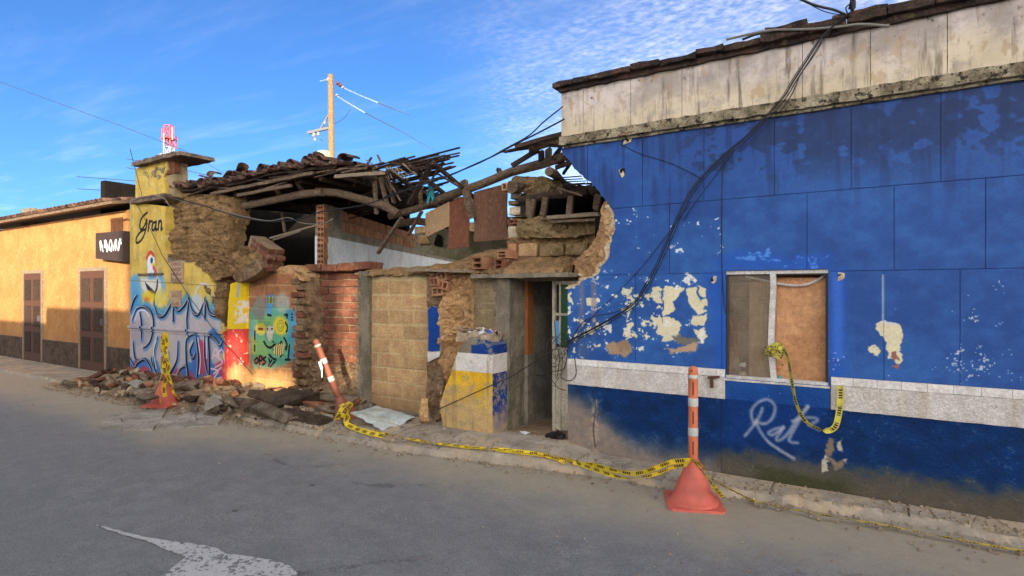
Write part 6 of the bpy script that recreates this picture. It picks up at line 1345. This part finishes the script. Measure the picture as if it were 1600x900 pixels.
# ================================================================== CONES with posts, tape
def lathe(prof, n=20):
    V, F = [], []
    for r_, z_ in prof:
        for k in range(n): a = 2 * math.pi * k / n; V.append(Vector((r_ * math.cos(a), r_ * math.sin(a), z_)))
    for i in range(len(prof) - 1):
        for k in range(n): F.append((i * n + k, i * n + (k + 1) % n, (i + 1) * n + (k + 1) % n, (i + 1) * n + k))
    F.append(tuple(range(n))[::-1]); F.append(tuple((len(prof) - 1) * n + k for k in range(n))); return V, F
def cone_post(loc, label, rot=(0, 0, 0), post='orange', H=1.18, cone='cone_red', tilt=None, spin=0):
    o = thing('traffic_cone', label, 'traffic cone', tuple(loc), 'cones with delineator posts', rot)
    if tilt is not None: o.rotation_euler = (tilt.to_track_quat('Z', 'Y')).to_euler()
    pc = ob('post', lathe([(.040, .22), (.041, .5), (.040, .78), (.041, H - .07), (.040, H - .03), (.030, H - .008), (.012, H)]), M[post], o, True, True)
    ob('cone', lathe([(.215, 0), (.215, .03), (.185, .035), (.150, .12), (.105, .23), (.070, .31), (.052, .355), (.046, .375)], 24), M[cone], o, True, True)
    ob('base', xf(join(prism([(-.2, -.23), (.2, -.23), (.23, -.2), (.23, .2), (.2, .23), (-.2, .23), (-.23, .2), (-.23, -.2)], 0, .03, 'z')), (0, 0, -.012), (0, 0, .4)), M[cone], o, False, True)
    for z0, z1 in ((H - .105, H - .075), (H - .345, H - .275), (H - .60, H - .53)): ob('reflective_sleeve', lathe([(.0425, z0), (.0432, z0 + .003), (.0432, z1 - .003), (.0425, z1)]), M['reflect'], o, True, True)
    for zc in (H - .19, H - .44, H - .70): 
        a = R(-75) + spin; c, s_ = math.cos(a), math.sin(a)
        V, F = box(-.006, .006, -.0425, -.03, zc - .055, zc + .055); V = [Vector((v_.x * -s_ - v_.y * c, v_.x * c - v_.y * s_, v_.z)) for v_ in V]; ob('slot', (V, F), M['slot'], pc, False, True)
    V, F = lathe([(.009, 0), (.009, .006)], 8); V = [Vector((v_.x - .002, -.036 - v_.z, v_.y + H - .035)) for v_ in V]; ob('hole', (V, F), M['slot'], pc, False, True)
    return o
cA = gp(1083, 785, -.078); cone_post(cA + Vector((0, 0, .0)), 'upright orange post on a faded red cone before the blue wall')
cB = gp(545, 660, .0); tB = at(499, 546, (EYE) * FPX / (205) * .985) - cB
cone_post(cB, 'leaning dull post on a tipped cone by the metal sheet', tilt=tB, post='orange_dark', H=1.20, cone='orange_dark')
cC = gp(256, 628, .0); cC.z = heap_h(cC.x, cC.y) - .05; cone_post(cC, 'post wrapped in hazard tape before the graffiti wall at the left', post='orange_dark', H=1.10, cone='cone_red')
def tape(label, pts, wd=.05, m_='tape', up=(0, 0, 1), seed=0, tw=.4, cat='tape'): return tag(ribbon('hazard_tape', pts, wd, M[m_], None, up, 6, seed, tw), label, cat)
def gs_(a, b, dz=.032):
    """where the sight line through this pixel first meets road, pavement or heap"""
    k = 3.0
    while k < 16:
        p = at(a, b, k); z = zwalk(p.x, p.y) + .008 if p.y > edge_y(p.x) - .015 else -.07
        z = max(z, heap_h(p.x, p.y) - .07)
        if p.z <= z + dz: return Vector((p.x, p.y, z + dz))
        k += .012
    return gp(a, b, 0)
def gline(q):
    out = []
    for (a, b), (c, d) in zip(q, q[1:]):
        n = max(1, int(math.hypot(c - a, d - b) / 9))
        for k in range(n): out.append(gs_(a + (c - a) * k / n, b + (d - b) * k / n + .8 * math.sin((a + k * 9) * .05), .022))
    out.append(gs_(*q[-1])); sm = []
    for i in range(len(out)):       # the ribbon bridges the kerb instead of folding into it
        w_ = out[max(0, i - 5):i + 6]; m_ = sum(w_, Vector()) / len(w_); sm.append(Vector((m_.x, m_.y, max(m_.z + .006, (zwalk(m_.x, m_.y) if m_.y > edge_y(m_.x) - .02 else -.07) + .024))))
    return sm
top = cA + Vector((0, -.05, .375))
tape('upper strand of hazard tape from the cone before the blue wall to the road edge', [top, at(1050, 722, 5.0), at(1020, 733, 5.1), at(985, 740, 5.3), *gline([(950, 738), (900, 732), (860, 727), (800, 718), (740, 704), (680, 693), (640, 687), (600, 680), (575, 674), (556, 664)])], .046, seed=1, up=(.3, -.5, .6), tw=1.2)
tape('lower strand of hazard tape sagging from the cone before the blue wall', [top + Vector((0, 0, -.03)), at(1052, 730, 4.95), at(1020, 742, 5.0), at(975, 747, 5.1), *gline([(930, 741), (880, 734), (820, 722), (760, 710), (700, 697)])], .046, seed=2, up=(.3, -.5, .6), tw=1.2)
tape('hazard tape running from the cone over the asphalt to the lower right', [top, at(1098, 728, 4.7), at(1110, 742, 4.6), at(1120, 753, 4.5), *gline([(1150, 775), (1200, 790), (1260, 802), (1320, 812), (1400, 825), (1500, 846), (1640, 870)])], .046, seed=3, up=(.3, -.5, .6), tw=.8)
tape('second short strand of tape hanging right of the cone before the blue wall', [top + Vector((.02, 0, 0)), at(1092, 730, 4.68), at(1104, 745, 4.6), at(1116, 760, 4.5), gs_(1130, 778)], .042, seed=4, up=(.3, -.5, .6))
k_ = (EYE) * FPX / 205
tB_ = [at(533, 632, k_ * .96), at(540, 640, k_ * .95), at(545, 652, k_ * .94), at(532, 648, k_ * .94), at(526, 655, k_ * .95), at(536, 636, k_ * .95), at(548, 630, k_ * .97), at(544, 645, k_ * .94), at(541, 660, k_ * .94), at(552, 668, k_ * .93), gs_(575, 676), gs_(600, 681)]
tape('tangle of hazard tape tied round the leaning post', tB_, .07, seed=5, up=(.5, -.6, .2), tw=1.2)
kC = (EYE - .02) * FPX / (626 - 455)
for i, (lb, q) in enumerate((('left strand of hazard tape wound down the post at the left', [(257, 519), (254, 535), (257, 550), (252, 565), (254, 580), (249, 596), (247, 612), (252, 630)]), ('right strand of hazard tape hanging from the post at the left', [(258, 520), (261, 536), (258, 552), (264, 570), (262, 585), (268, 600), (271, 614), (280, 624)]), ('middle strand of hazard tape wrapped round the post at the left', [(258, 524), (255, 542), (260, 556), (256, 572), (260, 588), (256, 604), (258, 620)]))):
    tape(lb, [at(a, b, kC * .965 - .02 * i) for a, b in q], .075, seed=8 + i, up=(.8, -.4, .2), tw=1.0)
# window tape
wt = [pt(1213, 552, .02), pt(1222, 546, -.02), pt(1230, 556, -.04), pt(1234, 575, -.05), pt(1238, 600, -.06), pt(1244, 630, -.05), pt(1256, 655, -.05), pt(1272, 667, -.05), pt(1290, 673, -.05), pt(1304, 668, -.05), pt(1310, 650, -.05), pt(1313, 625, -.05), pt(1313, 603, -.04)]
tape('faded tape looping from the window knot down to the white band', wt, .05, 'tape_old', (.9, -.2, 0), 12, .8)
kn = []
for i in range(34): a = i * 1.9; r_ = rs.uniform(.02, .07); kn.append(pt(1213 , 548, .0) + Vector((math.cos(a) * r_ * 1.3, rs.uniform(-.03, .03), math.sin(a) * r_)))
tape('knotted bundle of faded tape at the window mullion', kn, .03, 'tape_old', (0, -1, .2), 13, 1.5)
kn2 = [pt(1199, 552, .085) + Vector((math.cos(i * 2.1) * .05, rs.uniform(-.01, .01), math.sin(i * 2.1) * .06)) for i in range(14)]
tape('bit of faded tape bundle behind the left pane', kn2, .03, 'tape_old', (0, -1, .2), 14, 1.2)
o = ob('ribbon_scrap', join(plank(tuple(at(499, 565, k_ * .97)), tuple(at(503, 577, k_ * .97)), .05, .004, 2), plank(tuple(at(503, 576, k_ * .97)), tuple(at(503, 590, k_ * .97)), .02, .004, 3)), M['paper']); tag(o, 'white plastic strip hanging on the leaning post', 'litter')

# ================================================================== CABLES
def cable(label, pts, r, m_='cable', n=5, seg=6, group=None, smooth=True): return tag(ob('cable', tube(smooth_pts(pts, seg) if smooth else pts, r, n), M[m_], smooth=True), label, 'cable', group)
def face(pl, y): return [pt(a, b, y) for a, b in pl]
mb = [(1330, 18), (1300, 42), (1283, 60), (1262, 92), (1240, 126), (1224, 152), (1192, 188), (1166, 214), (1140, 236), (1108, 266), (1084, 294), (1066, 326), (1052, 358), (1038, 390), (1022, 424), (1004, 458), (984, 480), (945, 504), (915, 520), (886, 535)]
for i, (dx, dy, r_, lb) in enumerate(((0, 0, .0075, 'thickest black cable crossing the blue wall diagonally'), (3, 2, .005, 'black cable right beside the thickest diagonal one'), (-3, 0, .004, 'thin black cable left beside the thickest diagonal one'))):
    cable(lb, [pt(a + dx * min(1, k / 3), b + dy, -.16 + .02 * i + .004 * k) for k, (a, b) in enumerate(mb)], r_)
cable('thin cable looping loose from the diagonal bundle over the white parapet', face([(1284, 66), (1276, 80), (1268, 92), (1250, 118), (1240, 142), (1224, 168), (1212, 180)], -.12), .005)
cable('thin cable hanging straight down the blue wall from the bundle', face([(1130, 250), (1128, 290), (1127, 350), (1128, 420), (1131, 470), (1134, 490)], -.03), .005)
cable('cable leaving the bundle towards the left under the peeled patches', face([(1010, 440), (990, 472), (960, 488), (930, 494), (910, 504), (896, 525), (880, 550)], -.08), .005)
cable('thin cable crossing the peeled paint towards the doorway', face([(1078, 318), (1040, 370), (1000, 420), (960, 462), (930, 490), (905, 520), (888, 545)], -.05), .004)
cable('faint thin wire lying on the upper blue wall', face([(970, 225), (1000, 240), (1040, 252), (1070, 265), (1098, 280)], -.01), .003)
cable('thin taut wire from the bundle down left', face([(1150, 232), (1110, 285), (1080, 325), (1068, 345)], -.06), .004)
for i in range(6):
    c0 = pt(866 + rs.uniform(-8, 12), 560 + rs.uniform(-20, 18), -.02 + rs.uniform(-.05, .08)); q = [c0 + Vector((math.cos(k * .9 + i) * rs.uniform(.06, .16), rs.uniform(-.04, .04), math.sin(k * .9 + i) * rs.uniform(.08, .22))) for k in range(8)]
    cable('loop of the tangled cable coil hanging in the doorway', q, .003, group='cable coil in the doorway')
for i, q in enumerate(([(838, 587), (852, 586), (866, 580), (880, 577), (886, 556), (888, 520)], [(842, 589), (860, 592), (872, 606), (884, 610)], [(866, 500), (869, 530), (874, 560), (870, 592)], [(898, 560), (900, 585), (890, 595), (876, 590)])):
    cable(('cable stub sticking out left into the dark doorway', 'lower cable end curling in the doorway', 'cable hanging down along the door leaf', 'black cable hooked round the corner of the blue wall')[i], face(q, -.04), .005)
cable('taut wire running low across the painted pier and doorway', [pt(684, 640, -.26), pt(770, 601, -.26), pt(800, 588, -.1), pt(886, 533, -.1)], .006, smooth=False)
for i, (lb, q, r_) in enumerate((('thick cable sagging from the parapet corner over the roof', [(882, 186), (840, 208), (800, 228), (770, 244), (730, 262), (700, 275), (650, 292), (600, 310), (560, 322), (500, 331), (470, 342), (430, 346), (400, 344), (360, 335), (320, 322), (290, 314), (266, 309), (240, 306), (215, 312)], .010),
    ('second cable running just above the sagging one', [(880, 166), (850, 190), (826, 212), (790, 232), (750, 254), (700, 274), (640, 294), (600, 308)], .008), ('grey cable hanging over the dark opening', [(262, 308), (300, 318), (340, 327), (380, 338), (420, 345), (450, 340), (470, 348), (500, 350), (520, 342)], .007))):
    cable(lb, [pt(a, b, -.1 + .02 * i) for a, b in q], r_, 'cable' if i < 2 else 'cable_grey')
cable('black wire running down the yellow sign wall', face([(203, 232), (222, 306), (214, 320), (232, 352), (254, 400), (300, 470), (345, 530), (395, 585)], -.06), .006, smooth=False)
cable('pale cable curling over the wall band at the left', face([(205, 316), (216, 309), (240, 306), (256, 310), (264, 320), (272, 325)], -.16), .009, 'cable_grey')
# roof line cables over the coping
cable('grey cable lying along the coping of the parapet', [pt(1135, 62, -.13), pt(1200, 48, -.14), pt(1260, 46, -.14), pt(1310, 42, -.14), pt(1345, 38, -.14), pt(1390, 41, -.14)], .012, 'cable_grey')
cable('dark cable lying higher along the coping edge', [pt(1160, 62, -.05), pt(1185, 53, -.05), pt(1210, 52, -.06), pt(1260, 44, -.1), pt(1300, 40, -.12)], .012)
cable('service cable coming in from the upper left to the parapet', [pt(1190, -30, -.6), pt(1258, 2, -.4), pt(1280, 10, -.3), pt(1305, 16, -.2), pt(1328, 26, -.12)], .011)
cable('thin service wire below the upper left cable', [pt(1240, -8, -.4), pt(1275, 12, -.3), pt(1295, 20, -.2), pt(1315, 23, -.12)], .004)
for i, q in enumerate(([(1331, 26), (1330, 12), (1334, 0), (1340, -30)], [(1328, 22), (1334, 10), (1338, -8)], [(1326, 24), (1322, 12), (1332, 2), (1337, -20)])): cable(('upright wire rising from the parapet bracket', 'wire rising right behind the bracket insulator', 'curled wire rising at the left of the bracket')[i], face(q, -.1), .006)
ins = thing('cable_bracket', 'rusty cable bracket with a dark insulator on top of the parapet', 'bracket', tuple(pt(1333, 26, .0))); ob('insulator', xf(rock_geo(.07, .06, .12, 3, 18, .004, 1), tuple(pt(1332, 8, -.1))), M['black_bag'], ins)
ob('arm', join(plank(pt(1322, 27, -.05), pt(1344, 20, -.05), .05, .04), plank(pt(1332, 4, -.08), pt(1334, 26, -.05), .015, .015)), M['rust'], ins); ob('plate', plank(pt(1302, 30, -.08), pt(1318, 27, -.08), .08, .03), M['cap'], ins)

# ================================================================== UTILITY POLE, TOWER, FAR WIRES
kp = 22.0; pb = at(521, 455, kp); pt_ = at(516.5, 117, kp)
up_ = thing('utility_pole', 'wooden utility pole with a side crossarm rising behind the collapsed roof', 'utility pole', (pb.x, pb.y, -.2))
ob('pole', tube([Vector((pb.x, pb.y, -.2)), Vector(((pb.x + pt_.x) / 2, (pb.y + pt_.y) / 2, 5)), pt_], .14, 12, .105), M['pole'], up_, True)
ob('crossarm', plank(at(481, 208, kp), at(516, 199, kp), .10, .10, 2), M['steel'], up_); ob('brace', plank(at(499, 204, kp), at(514, 178, kp), .05, .05, 2), M['steel'], up_)
for i, (a, b, s, m_) in enumerate(((511, 124, .14, 'glass_insul'), (526, 130, .13, 'brown_insul'), (530, 133, .13, 'brown_insul'), (534, 136, .10, 'glass_insul'), (525, 148, .09, 'glass_insul'), (490, 212, .14, 'glass_insul'), (497, 210, .13, 'glass_insul'), (492, 218, .10, 'glass_insul'), (507, 192, .10, 'glass_insul'))): ob('insulator', xf(lathe([(.3, 0), (.5, .2), (.3, .4), (.5, .6), (.2, .9)], 10), tuple(at(a, b + 2, kp)), (0, R(60 if i < 5 else 10), 0), (s, s, s * 1.3)), M[m_], up_, True)
ob('jumper_wire', tube(smooth_pts([at(554, 153, kp), at(549, 168, kp), at(540, 182, kp), at(530, 190, kp), at(516, 195, kp), at(500, 202, kp)], 4), .012, 4), M['wire'], up_); ob('jumper_wire', tube(smooth_pts([at(500, 217, kp), at(505, 222, kp), at(505, 232, kp), at(501, 240, kp)], 4), .012, 4), M['wire'], up_)
for i, q in enumerate(([(526, 150, kp), (570, 176, kp), (625, 204, kp * 1.3), (680, 236, kp * 2.2)], [(534, 136, kp), (560, 148, kp), (590, 160, kp), (640, 180, kp * 1.4)], [(511, 124, kp), (500, 127, kp), (380, 150, kp * .9)][:2])):
    tag(ob('overhead_wire', tube([at(*p) for p in q], .022, 4), M['wire_pale']), ('bright overhead wire running down right from the utility pole', 'faint overhead wire from the brown insulators of the utility pole', 'short wire stub left of the utility pole top')[i], 'wire')
tm = thing('transformer', 'pale green drum with two bushings beside the utility pole behind the tiles', 'transformer', tuple(at(506, 262, kp))); M['pale_green'] = plain('pale_green_tank', (150, 190, 140), .5)
p = at(506, 268, kp); ob('tank', xf(lathe([(.28, 0), (.30, .05), (.30, .7), (.22, .78)], 16), tuple(p)), M['pale_green'], tm, True)
for a in (501, 508): ob('bushing', xf(lathe([(.05, 0), (.07, .08), (.05, .12), (.07, .2), (.04, .34)], 10), tuple(at(a, 250, kp))), M['glass_insul'], tm, True)
kt = 120.0; tb = at(264, 455, kt); ttop = at(264, 196, kt).z
tw_ = thing('telecom_tower', 'red and white lattice telecom mast far behind the yellow pillar', 'tower', (tb.x, tb.y, -.2))
H0, H1 = 1.7, .85
def corner(k, z):
    s = H0 + (H1 - H0) * z / ttop; a = math.pi / 4 + k * math.pi / 2 + .5; return Vector((tb.x + s * math.cos(a), tb.y + s * math.sin(a), z))
levels = [-.2] + [i * ttop / 16 for i in range(1, 17)]
for i in range(16):
    z0, z1 = levels[i], levels[i + 1]; gs = []
    for k in range(4):
        gs += [plank(corner(k, z0), corner(k, z1), .16, .16, segs=1), plank(corner(k, z0), corner((k + 1) % 4, z1), .10, .10, segs=1), plank(corner((k + 1) % 4, z0), corner(k, z1), .10, .10, segs=1), plank(corner(k, z1), corner((k + 1) % 4, z1), .10, .10, segs=1)]
    ob('lattice_section', join(*gs), M['white_steel' if i % 6 == 4 or i in (12, 13) else 'red_steel'] if i != 13 else M['white_steel'], tw_)
for k in range(5): a = k * 1.26; ob('antenna', box(tb.x + 1.35 * math.cos(a) - .11, tb.x + 1.35 * math.cos(a) + .11, tb.y + 1.35 * math.sin(a) - .1, tb.y + 1.35 * math.sin(a) + .1, ttop - 3.2 - (k % 3) * 1.4, ttop - .6 - (k % 3) * 1.4), M['red_steel' if k % 2 else 'antenna'], tw_)
ob('platform', box(tb.x - 1.2, tb.x + 1.2, tb.y - 1.2, tb.y + 1.2, ttop - 2.9, ttop - 2.75), M['red_steel'], tw_); ob('dish', xf(lathe([(.1, 0), (.7, .2), (.75, .25)], 14), (tb.x - 1.3, tb.y - .8, ttop - 6.6), (R(90), 0, .4)), M['antenna'], tw_, True)
far = [([(198, 200), (290, 236), (345, 268), (360, 280)], 40), ([(198, 262), (250, 272), (360, 300)], 30), ([(198, 248), (290, 266), (420, 296)], 32), ([(120, 276), (215, 283), (300, 292)], 30), ([(120, 295), (212, 300)], 30), ([(198, 315), (260, 322)], 30)]
for i, (q, k) in enumerate(far): tag(ob('overhead_wire', tube([at(a, b, k) for a, b in q] if i else [at(0, 128, k)] + [at(a, b, k) for a, b in q], .018, 4), M['wire']), ('long overhead wire descending past the lattice mast', 'overhead wire passing behind the pillar cap', 'upper overhead wire behind the pillar cap', 'overhead wire behind the middle of the yellow pillar', 'overhead wire left of the yellow pillar', 'lowest overhead wire behind the yellow pillar')[i], 'wire')

# ================================================================== HOUSES ACROSS THE STREET (they keep the sun off this side)
def opp(name, label, x0, x1, h, depth, holes=()):
    o = thing(name, label, 'house', ((x0 + x1) / 2, -10.8, 0)); y0, y1 = -10.8 - depth, -10.8
    # ground storey block and a free standing upper wall with small openings
    h1 = min(h, 3.2); ob('ground_storey', box(x0, x1, y0, y1, -.1, h1), M['opp_wall'], o)
    if h > h1:
        xs = sorted({x0, x1} | {a for q in holes for a in q[:2]}); gs = []
        for a, b in zip(xs, xs[1:]):
            zs = sorted([(q[2], q[3]) for q in holes if q[0] <= a + 1e-6 and q[1] >= b - 1e-6]); z_ = h1
            for c, d in zs: gs.append(box(a, b, y1 - .16, y1 - .01, z_, c)); z_ = d
            gs.append(box(a, b, y1 - .16, y1 - .01, z_, h))
        ob('upper_wall', join(*gs), M['opp_wall'], o)
    n = max(1, int((x1 - x0) / 2.6))
    for i in range(n):
        c = x0 + (i + .5) * (x1 - x0) / n; w_ = ob('door' if i % 2 else 'window', box(c - .45, c + .45, y1 + .001, y1 + .04, .05 if i % 2 else 1.0, 2.1), M['shutter'], o)
    return o
opp('facing_house', 'low pale house across the street', -9, -1.9, 4.0, 6)
opp('facing_house', 'lower pale house across the street at the left', -24, -9.1, 3.6, 6)
opp('facing_house', 'tall pale house across the street at the right', 4.7, 16, 4.2, 2.8)
# unseen taller block added behind them to shade the street front
tb_ = thing('shade_block', 'plain unseen block added behind the facing houses to shade the street', 'sun blocker', (16, -36, 0))
YB = -30.0
def shade_x(px, y): p = pt(px, 455, y); return p.x + .75 * (p.y - YB)
def shade_z(z, y): return z + (y - YB) / .8 * math.tan(SUN_EL)
xl = shade_x(199, 0)
ZT = shade_z(4.35, 0) + .3
def opening(pxa, pxb, z0, z1, y): return (shade_x(pxa, y), shade_x(pxb, y), shade_z(z0, y), shade_z(z1, y))
hs = [opening(532, 566, .3, 2.05, .35), opening(356, 384, .1, 1.0, -.03), opening(396, 462, .08, .46, .1)]  # slots added to throw sun patches on bricks, pilaster and mural foot
ZL = min(h_[2] for h_ in hs) - .3
ob('shade_block_base', box(xl, 48, YB - 9, YB - .13, -.1, ZL), M['opp_wall'], tb_)
xs = sorted({xl, 48} | {a for q in hs for a in q[:2]}); gs = []
for a, b in zip(xs, xs[1:]):
    z_ = -.1
    for c, d in sorted((q[2], q[3]) for q in hs if q[0] <= a + 1e-6 and q[1] >= b - 1e-6): gs.append(box(a, b, YB - .12, YB, z_, c)); z_ = d
    gs.append(box(a, b, YB - .12, YB, z_, ZT))
ob('slotted_shade_wall', join(*gs), M['opp_wall'], tb_)
print('objects', len(bpy.data.objects))
